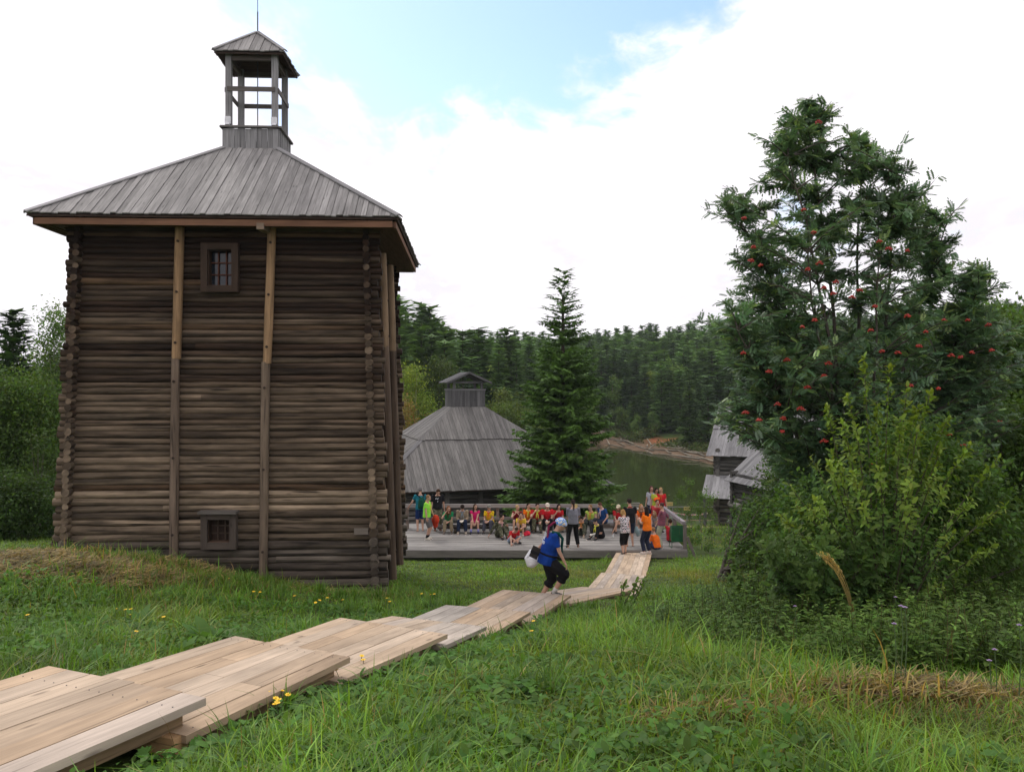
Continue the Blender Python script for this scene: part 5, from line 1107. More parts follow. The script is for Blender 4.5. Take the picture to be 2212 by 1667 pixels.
LEAF = leaf_mat('leaf', .40, .6, .2); NEEDLE = leaf_mat('needles', .22, .65, .2, (1.15, 1.2, .7), .18, .3); GRASS = leaf_mat('grass_blade', .38, .5, .3, (1.3, 1.2, .5), 0, .34, (1.05, 1.14, .92)); ROWL = leaf_mat('rowan_leaf', .36, .42, .45, (1.2, 1.2, .7), 0, .25, (1.22, 1.36, 1.2)); BARK = attr_mat('bark', .9, 12, .4, .6)
FAR = leaf_mat('forest_leaf', .28, .7, .15, (1.2, 1.2, .7), .28, .25)

# ---------------------------------------------------------------- conifers
def conifer(nb, h, r0, whorls, per, step, rw, z0=.05, col=(.030, .058, .020), pw=.85, seed=0, side=.34, base=(0, 0, 0), droop=.28, irr=.18, trunk=True, tipcol=1.5, tips=.0):
    rg = np.random.default_rng(seed); base = np.array(base, float)
    if trunk: nb.tube(np.array([base + (0, 0, h * t) for t in (0, .3, .6, .85, 1.0)]), .016 * h, .002 * h, 6, (.07, .05, .035))
    pos = []; fx = []; nz = []; sc = []; cc = []
    for i in range(whorls):
        t = z0 + (1 - z0) * (i + rg.uniform(-.3, .3)) / whorls; t = min(max(t, z0), .985)
        R_ = r0 * (1 - t) ** pw * (1.0 if t > .12 else .8 + .2 * t / .12) + .012 * h
        for k in range(per if t < .75 else max(4, per - 2)):
            a = rg.uniform(0, 6.283); L = R_ * rg.uniform(1 - irr * 1.7, 1 + irr); ca, sa = math.cos(a), math.sin(a); rise = lerp(-droop, .55, t ** 1.6) + rg.uniform(-.18, .18)
            n = max(3, int(L / step)); s = np.linspace(.08, 1, n)
            bx = s * L; bz = rise * bx * (1 - .5 * s) * (1 if rise > 0 else 1.5) + .10 * L * np.clip(s - .55, 0, 1) ** 2 * 4 * (1 if t < .7 else .6)
            p = base + np.stack([ca * bx, sa * bx, h * t + bz], 1)
            out = np.array([ca, sa, 0.0]); lat = np.array([-sa, ca, 0.0])
            sl = side * L * (1 - .75 * s) * (0.35 + .65 * np.minimum(1, s * 3)) + rw * (.35 + .85 * min(1, (1 - t) * 2.5))
            shade = np.clip(.55 + .65 * s, 0, 1.25)[:, None]
            for sg in (-1, 1):
                d = unit(out[None] * rg.uniform(.55, .9, (n, 1)) + lat[None] * sg * rg.uniform(.6, 1.0, (n, 1)) + np.array([0, 0, -1.0])[None] * rg.uniform(-.05, .45, (n, 1)))
                pos.append(p); fx.append(d); nz.append(np.tile([0, 0, 1.], (n, 1)) + rg.normal(size=(n, 3)) * .5); sc.append(sl * rg.uniform(.75, 1.25, n)); cc.append(np.asarray(col)[None] * (1 + rg.uniform(-.25, .25, (n, 1))) * lerp(1, tipcol, tips * s[:, None]))
            # hanging twigs and the branch tip
            d = unit(out[None] * .4 + np.array([0, 0, -1.0])[None] * rg.uniform(.4, 1, (n, 1)) + rg.normal(size=(n, 3)) * .3); pos.append(p); fx.append(d); nz.append(rg.normal(size=(n, 3))); sc.append(sl * .7); cc.append(np.asarray(col)[None] * (1 + rg.uniform(-.3, .1, (n, 1))))
            pos.append(p[-1:] - out * rw); fx.append(unit(out + np.array([0, 0, rg.uniform(-.1, .5)]))[None]); nz.append(np.array([[0, 0, 1.]])); sc.append(np.array([max(rw * 4, .14 * L)])); cc.append(np.asarray(col)[None] * tipcol ** .5)
    pos = np.concatenate(pos); fx = np.concatenate(fx); nz = np.concatenate(nz); sc = np.concatenate(sc); cc = np.concatenate(cc)
    # a jagged spray: three tapered ribbons
    wr = min(.42, rw / max(np.mean(sc), 1e-3))
    tv = np.array([(0, -wr * .35, 0), (0, wr * .35, 0), (.55, wr * .5, -.03), (.55, -wr * .5, -.03), (1, 0, -.10), (.3, wr * .3, 0), (.62, wr * 1.25, -.05), (.3, -wr * .3, 0), (.62, -wr * 1.25, -.05), (.45, 0, 0)]); tq = np.array([(0, 3, 2, 1)]); tt = np.array([(3, 4, 2), (5, 9, 6), (7, 8, 9)])
    nb.scatter(tv, tq, tt, pos, fx, nz, sc, cc)
def put_trunk(t, base, h, r, col=(.08, .06, .045), lean=(0, 0)):
    nb = NB(); b = np.array(base); nb.tube(np.array([b + (lean[0] * s * s, lean[1] * s * s, h * s) for s in (-.04, .2, .45, .7, .9)]), r, r * .25, 8, col); return nb.build('trunk', BARK, t)
def main_spruce():
    b = P(1216, 833, 38.2); b.z = gz(b.x, b.y); h = P(0, 578, 38.2).z - b.z
    t = root('spruce_tree', b, 'large dark spruce standing between the deck railing and the barn', 'spruce'); put_trunk(t, b, h, .19, (.06, .045, .035))
    nb = NB(); conifer(nb, h, 2.75, 58, 12, .105, .12, .035, (.072, .120, .032), .86, 3, .25, b, .30, .20, False, 1.6, .6); nb.build('crown', NEEDLE, t)
main_spruce()
# ---------------------------------------------------------------- broadleaf trees
def broadleaf(name, label, base, h, blobs, n, leaf, col, trunk_r=.1, stems=1, cat='tree', group=None, tem=None, bark=(.10, .085, .07), mat=None, droop=.2, clump=.35, var=.3, hue=.12, limbs=14):
    """blobs: (dx, dy, z, rx, ry, rz) ellipsoids making up the crown"""
    base = Vector(base); t = root(name, base, label, cat, group); b = np.array(base); nb = NB()
    B = np.array(blobs, float); h = min(h, float((B[:, 2] + B[:, 5]).max()) * .97); wts = B[:, 3] * B[:, 4] * B[:, 5]; wts = wts ** .75 / (wts ** .75).sum()
    # clump centres spread through the crown, more of them near its skin
    nc = max(30, n // 26); k = RNG.choice(len(B), nc, p=wts); u = rdir(nc) * (RNG.uniform(.15, 1, (nc, 1)) ** .42) * RNG.uniform(.85, 1.10, (nc, 1)); C = b + B[k, :3] + u * B[k, 3:6]
    C = C[C[:, 2] > b[2] + .15]; nc = len(C)
    per = n // nc; j = np.repeat(np.arange(nc), per); cs = clump * RNG.uniform(.6, 1.3, nc); p = C[j] + RNG.normal(size=(len(j), 3)) * cs[j][:, None] * np.array([1, 1, .7])
    out = unit(p - (b + np.array([0, 0, h * .45]))); fx = unit(out * .6 + rdir(len(p)) * .9 + np.array([0, 0, -droop])); nz = np.tile([0, 0, 1.], (len(p), 1)) + rdir(len(p)) * .8
    cc = np.repeat(colv(col, nc, var * .7, hue), per, 0) * (1 + RNG.uniform(-var, var, (len(p), 1)))
    tv, tq, tt = tem if tem else diamond(.55, .06); nb.scatter(tv, tq, tt, p, fx, nz, leaf * RNG.uniform(.7, 1.3, len(p)), cc)
    tr = NB()
    for s in range(stems):
        o = np.array([RNG.uniform(-1, 1), RNG.uniform(-1, 1), 0]) * trunk_r * 1.6 * (stems > 1); top = b + np.array([B[:, 0].mean(), B[:, 1].mean(), h * .9]) + o * 5
        q = np.linspace(-.03, 1, 7)[:, None]; tr.tube(b + o + (top - b - o) * q + RNG.normal(size=(7, 3)) * trunk_r * .35 * np.array([1, 1, 0]), trunk_r, trunk_r * .15, 7, bark)
    for i in RNG.choice(nc, min(limbs, nc), replace=False):
        e = C[i]; s = b + (e - b) * np.array([.08, .08, .45]); m = (s + e) / 2 + np.array([0, 0, -.04 * h]); q = np.linspace(0, 1, 6)[:, None]; tr.tube(s * (1 - q) ** 2 + m * 2 * q * (1 - q) + e * q * q, trunk_r * .42, trunk_r * .08, 5, bark)
    tr.build('trunk', BARK, t); nb.build('crown', mat or LEAF, t); return t
def at(u, d, z=None): p = P(u, CV, d); p.z = gz(p.x, p.y) if z is None else z; return p
def crown_px(base, pts, d, depth):   # blobs from picture positions: (u, v, ru, rv)
    out = []
    for (u, v, ru, rv) in pts: c = P(u, v, d); out.append((c.x - base.x, 0, c.z - base.z, ru / F * d, depth, rv / F * d))
    return out
def trees():
    # left of the tower
    b = at(28, 33); t = root('spruce_tree', b, 'dark spruce top rising above bushes at the left edge of the picture', 'spruce'); h = P(0, 672, 33).z - b.z
    nb = NB(); conifer(nb, h, 2.1, 62, 12, .14, .17, .06, (.060, .105, .036), .85, 8, .26, b, .25, .2, False, 1.4, .5); put_trunk(t, b, h, .16); nb.build('crown', NEEDLE, t)
    b = at(128, 30); broadleaf('birch_tree', 'slender pale birch rising beside the left corner of the log tower', b, P(0, 655, 30).z - b.z, crown_px(b, [(128, 700, 14, 45), (112, 770, 24, 45), (128, 840, 40, 70), (110, 930, 40, 60)], 30, .8), 11000, .11, (.10, .15, .055), .07, 1, 'birch', bark=(.30, .28, .25), clump=.26)
    b = at(60, 26.5); broadleaf('willow_bush', 'dense green bush mass left of the log tower', b, 5.5, crown_px(b, [(70, 900, 60, 90), (20, 900, 55, 100), (100, 1010, 45, 110), (40, 1050, 70, 110), (-40, 980, 60, 150)], 26.5, 1.2), 42000, .11, (.070, .112, .030), .06, 4, 'bush', clump=.30)
    b = at(10, 22.5); broadleaf('willow_bush', 'low dark bush at the foot of the left trees', b, 2.6, crown_px(b, [(60, 1100, 50, 60), (0, 1100, 60, 80)], 22.5, .9), 16000, .09, (.055, .092, .028), .04, 3, 'bush', clump=.22)
    b = at(70, 40); broadleaf('alder_tree', 'leafy tree further back between the left spruce and the birch', b, P(0, 770, 40).z - b.z, crown_px(b, [(80, 850, 50, 50), (20, 850, 60, 60), (110, 880, 40, 70), (60, 930, 80, 80), (-40, 900, 60, 90)], 40, 1.6), 26000, .16, (.080, .125, .038), .12, 2, 'tree', clump=.4)
    b = at(85, 24); broadleaf('sapling', 'thin bare stemmed sapling in front of the left bushes', b, 3.0, crown_px(b, [(80, 1050, 30, 60), (85, 960, 20, 50)], 24, .5), 1500, .08, (.055, .09, .025), .025, 1, 'sapling', clump=.2)
    # behind the barn
    b = at(893, 66); broadleaf('birch_tree', 'yellow green birch between the tower and the barn lantern', b, P(0, 790, 66).z - b.z, crown_px(b, [(890, 815, 24, 25), (885, 860, 38, 45), (905, 880, 30, 40), (880, 920, 30, 40)], 66, 1.6), 6500, .20, (.16, .20, .035), .12, 2, 'birch', bark=(.30, .27, .22), clump=.5)
    b = at(868, 60); broadleaf('rowan_tree', 'small tree with orange autumn leaves at the tower edge', b, P(0, 870, 60).z - b.z, crown_px(b, [(868, 905, 20, 45), (880, 940, 18, 30)], 60, 1.2), 2200, .18, (.20, .13, .05), .09, 1, 'tree', clump=.45)
    b = at(952, 74); broadleaf('alder_tree', 'dark rounded tree directly behind the barn lantern', b, P(0, 780, 74).z - b.z, crown_px(b, [(950, 800, 24, 22), (945, 850, 34, 60), (970, 900, 30, 40)], 74, 2.0), 6500, .24, (.060, .085, .028), .14, 1, 'tree', clump=.55)
    b = at(1104, 68); broadleaf('willow_tree', 'round pale green willow right of the barn lantern', b, P(0, 866, 68).z - b.z, crown_px(b, [(1090, 895, 32, 28), (1115, 905, 34, 34), (1100, 935, 55, 40), (1140, 935, 25, 32)], 68, 1.8), 9500, .17, (.090, .120, .035), .12, 3, 'willow', clump=.40)
    b = at(1000, 80); nb = NB(); h = 9.0; t = root('spruce_tree', b, 'small spruce behind the barn roof right of the lantern', 'spruce'); conifer(nb, h, 2.2, 22, 7, .3, .22, .05, (.028, .050, .020), .9, 21, .28, b, .2, .2, True); nb.build('crown', NEEDLE, t)
    # right of and behind the rowan
    for (u, d, pts, n, lf, c, nm, lab) in (
        (2140, 16.5, [(2120, 730, 60, 60), (2190, 760, 60, 80), (2150, 860, 90, 110), (2200, 980, 80, 120), (2070, 860, 50, 80)], 22000, .105, (.074, .120, .032), 'alder_tree', 'bright green leafy tree filling the right edge behind the rowan'),
        (2190, 12.5, [(2190, 1060, 50, 90), (2160, 1150, 60, 90), (2215, 960, 40, 100)], 12000, .09, (.062, .10, .03), 'alder_bush', 'dark leafy bush at the right edge below the bright tree'),
        (2010, 18.0, [(2010, 800, 70, 90), (1950, 880, 70, 110), (2050, 960, 90, 130), (1900, 980, 60, 100)], 20000, .11, (.060, .098, .034), 'alder_tree', 'shadowy tree close behind the rowan stems'),
        (1760, 21.0, [(1760, 1010, 60, 70), (1700, 1060, 50, 70), (1800, 1100, 80, 90), (1650, 1120, 50, 50)], 16000, .11, (.052, .086, .034), 'alder_bush', 'dark bush behind the rowan in front of the mill shed'),
        (1560, 20.0, [(1640, 1150, 40, 45), (1680, 1130, 50, 60), (1600, 1190, 25, 22), (1640, 1200, 60, 40)], 9000, .08, (.075, .12, .038), 'willow_bush', 'light green bush between the deck corner and the rowan')):
        b = at(u, d); broadleaf(nm, lab, b, 4.5, crown_px(b, pts, d, 1.1), n, lf, c, .06, 4, 'bush' if 'bush' in nm else 'tree', clump=.30 if d < 19 else .18)
    # thin aspen saplings by the side railing
    for i, (u, vt, d, lab) in enumerate(((1470, 1055, 36.5, 'thin leafy sapling just right of the side railing post'), (1490, 1043, 35.5, 'tallest thin sapling against the dark pond'), (1510, 1070, 34.5, 'thin sapling in front of the mill lean-to roof'), (1533, 1062, 33, 'thin sapling with round leaves before the mill wall'), (1660, 985, 24, 'pale sapling in front of the shed roof'))):
        b = at(u + 6, d); pts = [(u + RNG.uniform(-5, 5), v, RNG.uniform(4, 9), 9) for v in np.arange(vt, 1190, 17)]; broadleaf('aspen_sapling', lab, b, P(0, vt, d).z - b.z, crown_px(b, pts, d, .14), 800, .085, (.095, .15, .04), .008, 1, 'sapling', clump=.09, limbs=8)
trees()

# ---------------------------------------------------------------- rowan with berries
def outline(tab, v): t = np.array(tab, float); return np.interp(v, t[:, 0], t[:, 1]), np.interp(v, t[:, 0], t[:, 2])
ROW = [(200, 1752, 1768), (235, 1725, 1800), (262, 1665, 1830), (300, 1655, 1880), (350, 1655, 1935), (385, 1640, 1965), (400, 1600, 1985), (430, 1545, 2030), (455, 1525, 2050), (490, 1545, 2030), (530, 1560, 2070), (580, 1570, 2130), (612, 1560, 2145), (640, 1560, 2130), (680, 1515, 2190), (700, 1520, 2210), (760, 1560, 2225), (830, 1560, 2230), (900, 1520, 2220), (930, 1540, 2210), (990, 1640, 2190), (1060, 1660, 2150), (1100, 1690, 2100)]
def rowan():
    D0 = 12.0; b = at(1862, D0); t = root('rowan_tree', b, 'tall multi stemmed rowan hung with clusters of red berries', 'rowan'); b = np.array(b)
    tr = NB(); nb = NB(); bk = (.085, .072, .06); stems = []
    for (u, v, dy) in ((1762, 215, 0), (1700, 330, -.6), (1600, 470, .3), (1850, 340, .5), (1950, 400, -.3), (2030, 490, .5), (2130, 610, 0), (1580, 720, -.7), (1660, 640, .9), (1900, 560, -1.0), (1760, 560, -1.1)):
        e = np.array(P(u, v, D0 + dy)); o = b + np.array([RNG.uniform(-.22, .22), RNG.uniform(-.15, .15), -.1]); m = o * .55 + e * .45; m[2] += .30 * (e[2] - o[2]) * .5; m[:2] = o[:2] * .72 + e[:2] * .28
        q = np.linspace(0, 1, 14)[:, None]; c = o * (1 - q) ** 2 + 2 * m * q * (1 - q) + e * q * q + np.cumsum(RNG.normal(size=(14, 3)) * .018, 0); stems.append(c); tr.tube(c, .045, .007, 7, bk)
    S = np.concatenate([s[3:] for s in stems]); n = 1250; pos = []; fx = []; cc = []; sc = []; bp = []
    vg = np.arange(205, 1085); wg = np.array([outline(ROW, q)[1] - outline(ROW, q)[0] for q in vg]) ** .8; vs = RNG.choice(vg, n, p=wg / wg.sum()) + RNG.random(n)
    for i in range(n):
        v = vs[i]; l, r = outline(ROW, v); f = RNG.uniform(0, 1); f = .5 + (f - .5) * 1.0
        if RNG.random() < .33: f = RNG.choice([RNG.uniform(.0, .18), RNG.uniform(.82, 1.0)])
        sc_ = 1 - .12 * max(0, math.sin(v * .043 + 1.0) * math.sin(v * .017 + (2.0 if f < .5 else .3))) - .10 * RNG.random(); f = .5 + (f - .5) * sc_; u = lerp(l, r, f); hw = (r - l) / 2 / F * D0; dep = min(1.9, hw * 1.0) * (.35 if RNG.random() < .4 else 1) * math.sqrt(max(0.05, 1 - (2 * f - 1) ** 2)); e = np.array(P(u, v, D0 + RNG.uniform(-1, 1) * dep))
        if i % 4 == 0 and v < 760: e = S[RNG.integers(len(S))] + RNG.normal(size=3) * np.array([.26, .2, .18]); e[2] = min(e[2], 3.75 + .25 * RNG.random())
        dz = e[2] - S[:, 2]; dh = np.linalg.norm(e[:2] - S[:, :2], axis=1); cost = np.abs(dz - .55 * dh) + .55 * dh; o = S[np.argmin(cost)]
        if np.linalg.norm(e - o) > 1.7: o = e + (o - e) / np.linalg.norm(o - e) * 1.7
        m = (o + e) / 2 + np.array([0, 0, .10]); q = np.linspace(0, 1, 9)[:, None]; c = o * (1 - q) ** 2 + 2 * m * q * (1 - q) + e * q * q; tr.tube(c, .013, .004, 5, bk)
        L = np.linalg.norm(e - o); k = int(16 + L * 12); s = RNG.uniform(.1, 1, k); p = o * (1 - s[:, None]) ** 2 + 2 * m * s[:, None] * (1 - s[:, None]) + e * s[:, None] ** 2
        dr = unit(e - o); d = unit(dr * RNG.uniform(.2, .9, (k, 1)) + rdir(k) * np.array([1, 1, .5]) + np.array([0, 0, -.12])); pos.append(p); fx.append(d); sc.append(RNG.uniform(.12, .18, k)); cc.append(colv((.098, .150, .088), k, .34, .10) * RNG.uniform(.75, 1.25))
        bp.append(e)
    pos = np.concatenate(pos); fx = np.concatenate(fx); sc = np.concatenate(sc); cc = np.concatenate(cc)
    light = RNG.random(len(pos)) < .10; cc[light] *= np.array([2.0, 1.7, 1.1])
    tv, tq, tt = pinnate(6, .42); nb.scatter(tv, tq, tt, pos, fx, np.tile([0, 0, 1.], (len(pos), 1)) + rdir(len(pos)) * .45, sc, cc)
    for (u, v, L) in ((1950, 310, .45), (2028, 378, .40), (1940, 425, .3), (2160, 590, .5), (1690, 235, .2), (1560, 400, .3), (1512, 445, .3), (1505, 690, .3), (1905, 330, .3), (2075, 445, .35)):   # bare shoots past the crown
        e = np.array(P(u, v, D0 + RNG.uniform(-.6, .6))); o = e + np.array([(1840 - u) / F * 4, 0, -L * 1.3]); q = np.linspace(0, 1, 6)[:, None]; tr.tube(o * (1 - q) + e * q, .008, .003, 4, bk); k = 9; sq = RNG.uniform(.35, 1, k)[:, None]; nb.scatter(tv, tq, tt, o * (1 - sq) + e * sq, unit(rdir(k) + (e - o)), np.tile([0, 0, 1.], (k, 1)) + rdir(k) * .4, RNG.uniform(.13, .18, k), colv((.07, .12, .06), k, .2, .1))
    tr.build('trunk', BARK, t); nb.build('crown', ROWL, t)
    BER = plain('rowan_berry', (.34, .022, .010), .4)
    spots = [(1768, 262), (1736, 452), (1607, 470), (1758, 500), (1733, 705), (1745, 580), (1770, 566), (1805, 607), (1800, 632), (1780, 620), (1622, 560), (1643, 572), (1628, 532), (1890, 660), (1905, 757), (1840, 640), (1857, 625), (1900, 520), (1920, 535), (1960, 540), (1960, 680), (2040, 690), (2090, 690), (2135, 700), (1790, 782), (1780, 810), (1744, 834), (1700, 775), (1606, 760), (1661, 800), (1610, 888), (1640, 905), (1692, 902), (1940, 760), (2142, 755), (2055, 765), (2075, 770), (2100, 760), (2027, 838), (1965, 830), (2160, 910), (1955, 925), (2050, 935), (1690, 930), (1780, 950), (1730, 880), (1985, 745), (1760, 690), (1880, 712), (2000, 715), (1680, 870), (2060, 1010), (1885, 1000), (2080, 960)]
    ico = [(math.cos(a) * r_, math.sin(a) * r_, z_) for r_, z_, m_ in ((.0, .0, 1), (.6, -.1, 6), (1.0, -.35, 9)) for a in (np.arange(m_) * 6.283 / m_ + r_)]
    for (u, v) in spots:
        l, r = outline(ROW, v); hw = (r - l) / 2 / F * D0; c = P(u, v, D0 - min(1.5, hw * .9) * math.sqrt(max(.05, 1 - ((u - (l + r) / 2) / ((r - l) / 2 + 1)) ** 2)) - .15)
        m = MB(); R0 = rn.uniform(.022, .042)
        for (x, y, z) in ico: m.ball(c + Vector((x * R0 + rn.uniform(-.006, .006), y * R0, z * R0 * 1.7 + rn.uniform(-.008, .012))), .0105, 6)
        m.build('berry_cluster', BER, t)
rowan()

# ---------------------------------------------------------------- yellow green shrub, rose bush
def shrub(name, label, cat, b, tips, nl, leaf, cols, D0, bk=(.075, .07, .04), tem=None, spread=.5, group=None):
    t = root(name, b, label, cat, group); bb = np.array(b); tr = NB(); nb = NB(); pos = []; fx = []; cc = []; sc = []; nzs = []
    for (u, v, dy, wgt) in tips:
        e = np.array(P(u, v, D0 + dy)); o = bb + np.array([RNG.uniform(-.16, .16), RNG.uniform(-.12, .12), -.05]); m = np.array([lerp(o[0], e[0], .35), lerp(o[1], e[1], .4), lerp(o[2], e[2], .55)])
        q = np.linspace(0, 1, 14)[:, None]; c = o * (1 - q) ** 2 + 2 * m * q * (1 - q) + e * q * q; tr.tube(c, .014, .003, 5, bk)
        L = np.linalg.norm(e - o); k = int(nl * L * wgt); s = np.sort(RNG.uniform(.28, 1, k)); s = np.concatenate([s, RNG.uniform(.86, 1, max(3, k // 6))]); k = len(s); S_ = s[:, None]
        p = o * (1 - S_) ** 2 + 2 * m * S_ * (1 - S_) + e * S_ * S_; tn = unit(2 * (1 - S_) * (m - o) + 2 * S_ * (e - m))
        side = unit(rdir(k) - tn * .2); tw_ = RNG.random(k) < .6; off = np.where(tw_, RNG.uniform(0, spread, k) * (1.05 - s), 0)[:, None]
        pos.append(p + side * off * .6); fx.append(unit(tn * .55 + side * .9 + rdir(k) * .4 + np.array([0, 0, -.12]))); sc.append(leaf * RNG.uniform(.5, 1.3, k)); nzs.append(tn + rdir(k) * .4)
        f = np.clip((s - .62) / .38, 0, 1)[:, None]; cc.append((np.asarray(cols[0]) * (1 - f) + np.asarray(cols[1]) * f) * (1 + RNG.uniform(-.25, .25, (k, 1))) * (1 + RNG.uniform(-.1, .1, (k, 3))))
    tv, tq, tt = tem or leaf_t(.46, .05, .16); nb.scatter(tv, tq, tt, np.concatenate(pos), np.concatenate(fx), np.concatenate(nzs), np.concatenate(sc), np.concatenate(cc)); tr.build('stems', BARK, t); nb.build('leaves', LEAF, t); return t
def shrubs():
    D = 8.8; b = at(1905, D); T = [(1866, 772, 0, 1), (1921, 788, .1, 1), (1960, 835, -.1, 1), (1785, 880, .2, 1), (1818, 905, -.3, 1), (2010, 850, .2, 1), (1750, 985, .0, .7), (1700, 1040, -.2, .5), (1850, 920, -.4, 1), (1895, 870, .4, 1), (1945, 905, -.4, 1), (1990, 930, .4, 1), (2050, 900, .1, 1), (2095, 960, -.3, 1), (2160, 985, .1, .9), (2170, 1090, -.3, .8), (2100, 1080, -.6, 1), (2020, 1020, -.7, 1), (1960, 1010, -.8, 1), (1900, 1010, -.9, 1), (1840, 1020, -.8, 1), (1790, 1000, -.6, 1), (1740, 1090, -.6, .9), (1700, 1130, -.4, .8), (2060, 1150, -.8, .8), (1980, 880, .6, 1), (1830, 960, .6, 1), (1920, 960, .8, 1)]
    T = T + [(u + RNG.uniform(-50, 50), v + RNG.uniform(20, 130), dy + RNG.uniform(-.3, .3), .9) for (u, v, dy, w) in T]
    shrub('cherry_shrub', 'yellow green leafy shrub with upright shoots in front of the rowan', 'shrub', b, T, 62, .072, ((.068, .122, .034), (.165, .215, .038)), D)
    b = at(1960, 9.7); broadleaf('alder_bush', 'leafy dark green undergrowth filling in behind the yellow green shrub', b, 3.2, crown_px(b, [(1760, 1120, 80, 90), (1900, 1150, 120, 110), (2050, 1090, 110, 130), (2150, 1180, 90, 120), (1980, 990, 90, 90)], 9.7, .6), 20000, .062, (.072, .120, .034), .03, 6, 'bush', clump=.16, tem=leaf_t(.5, .05, .12))
    D = 8.6; b = at(1770, D); T = [(1690 + RNG.uniform(-40, 260), 1140 + RNG.uniform(0, 130), RNG.uniform(-.7, .5), 1.2) for _ in range(46)]
    shrub('rose_bush', 'dark green wild rose bush below the yellow green shrub', 'bush', b, T, 60, .075, ((.056, .098, .032), (.085, .135, .038)), D, tem=pinnate(3, 1.25), spread=.6)
    D = 10.5; b = at(1610, D); T = [(1575 + RNG.uniform(0, 120), 1185 + RNG.uniform(0, 110), RNG.uniform(-.5, .5), 1.1) for _ in range(30)]
    shrub('raspberry_bush', 'leafy bush at the left of the wild rose, near the deck corner', 'bush', b, T, 55, .07, ((.060, .100, .032), (.10, .15, .04)), D, tem=leaf_t(.6, .05, .1), spread=.22)
    D = 13.5; b = at(1350, D); T = [(1320 + RNG.uniform(0, 75), 1250 + RNG.uniform(-8, 40), RNG.uniform(-.3, .3), .45) for _ in range(9)]
    shrub('willow_sprig', 'small leafy sprig overlapping the right edge of the boardwalk', 'plant', b, T, 40, .09, ((.09, .15, .04), (.14, .20, .05)), D, tem=leaf_t(.6, .05, .1), spread=.3)
    # bent tuft of dry straw
    b = Vector((1850 - CU, 1800, 0)) / F * 7.6; b = P(1855, 1350, 7.6); b.z = gz(b.x, b.y); t = root('dry_grass_tuft', b, 'bent tuft of dry straw coloured grass leaning left before the shrub', 'dry grass'); nb = NB(); o = np.array(b) + np.array([0, 0, .0])
    for k in range(11):
        e = np.array(P(1772 + k * 3 + RNG.uniform(-8, 8), 1195 + k * 3 + RNG.uniform(-8, 8), 7.5)); m = np.array([lerp(o[0], e[0], .35), e[1], lerp(o[2], e[2], .82)]); q = np.linspace(0, 1, 12)[:, None]; c = o * (1 - q) ** 2 + 2 * m * q * (1 - q) + e * q * q; nb.tube(c, .0045, .002, 4, (.38, .27, .12))
        nb.blades(np.repeat(c[-3:], 3, 0) + RNG.normal(size=(9, 3)) * .008, RNG.uniform(.03, .06, 9), np.full(9, .008), RNG.uniform(2, 4, 9), np.full(9, .9), np.tile([.40, .28, .15], (9, 1)))
    nb.build('straw', GRASS, t)
shrubs()

# ---------------------------------------------------------------- grass, weeds, hay
def walk_mask(x, y):
    """True where a boardwalk section or the deck covers the ground"""
    m = (x > -7.5) & (x < 6.45) & (y > 30.45) & (y < 36.5)
    for (a, b, L, Rr) in WALK:
        poly = [a, b, Rr, L]; inside = np.ones(len(x), bool)
        for i in range(4):
            p, q = poly[i], poly[(i + 1) % 4]; inside &= ((q.x - p.x) * (y - p.y) - (q.y - p.y) * (x - p.x)) > -.02
        m |= inside
    q = (x + 9.75) * TA.x + (y - 16.7) * TA.y; r_ = (x + 9.75) * TB.x + (y - 16.7) * TB.y; m |= (q > .45) & (q < 6.95) & (r_ > .55) & (r_ < 6.4)
    return m
def near_walk(x, y):
    out = np.zeros(len(x))
    for (a, b, L, Rr) in WALK:
        p, q = np.array(b)[:2], np.array(Rr)[:2]; d = q - p; t = np.clip(((x - p[0]) * d[0] + (y - p[1]) * d[1]) / (d @ d), 0, 1); r = np.hypot(x - p[0] - t * d[0], y - p[1] - t * d[1]); out = np.maximum(out, np.clip(1.25 - r / .7, 0, 1))
    return out
def fan(n, d0, d1, u0=-60, u1=2380):
    d = np.sqrt(RNG.uniform(d0 * d0, d1 * d1, n)); u = RNG.uniform(u0, u1, n); return (u - CU) / F * d, d
def hayness(x, y): return np.clip(1.25 * np.exp(-((x + 7.3) / 2.3) ** 2 - ((y - 14.0) / 1.25) ** 2) + .5 * np.exp(-((x + 3.6) / 1.6) ** 2 - ((y - 15.6) / .7) ** 2) + 1.1 * np.exp(-((x - 2.35) / .85) ** 2 - ((y - 5.05) / .45) ** 2) + .6 * np.exp(-((x - 1.2) / .5) ** 2 - ((y - 4.75) / .3) ** 2), 0, 1)
def patch(x, y, s, seed): rg = np.random.default_rng(seed); a = rg.uniform(0, 6.28, 6); k = rg.normal(size=(6, 2)) / s; return sum(np.sin(k[i, 0] * x + k[i, 1] * y + a[i]) for i in range(6)) / 3.4
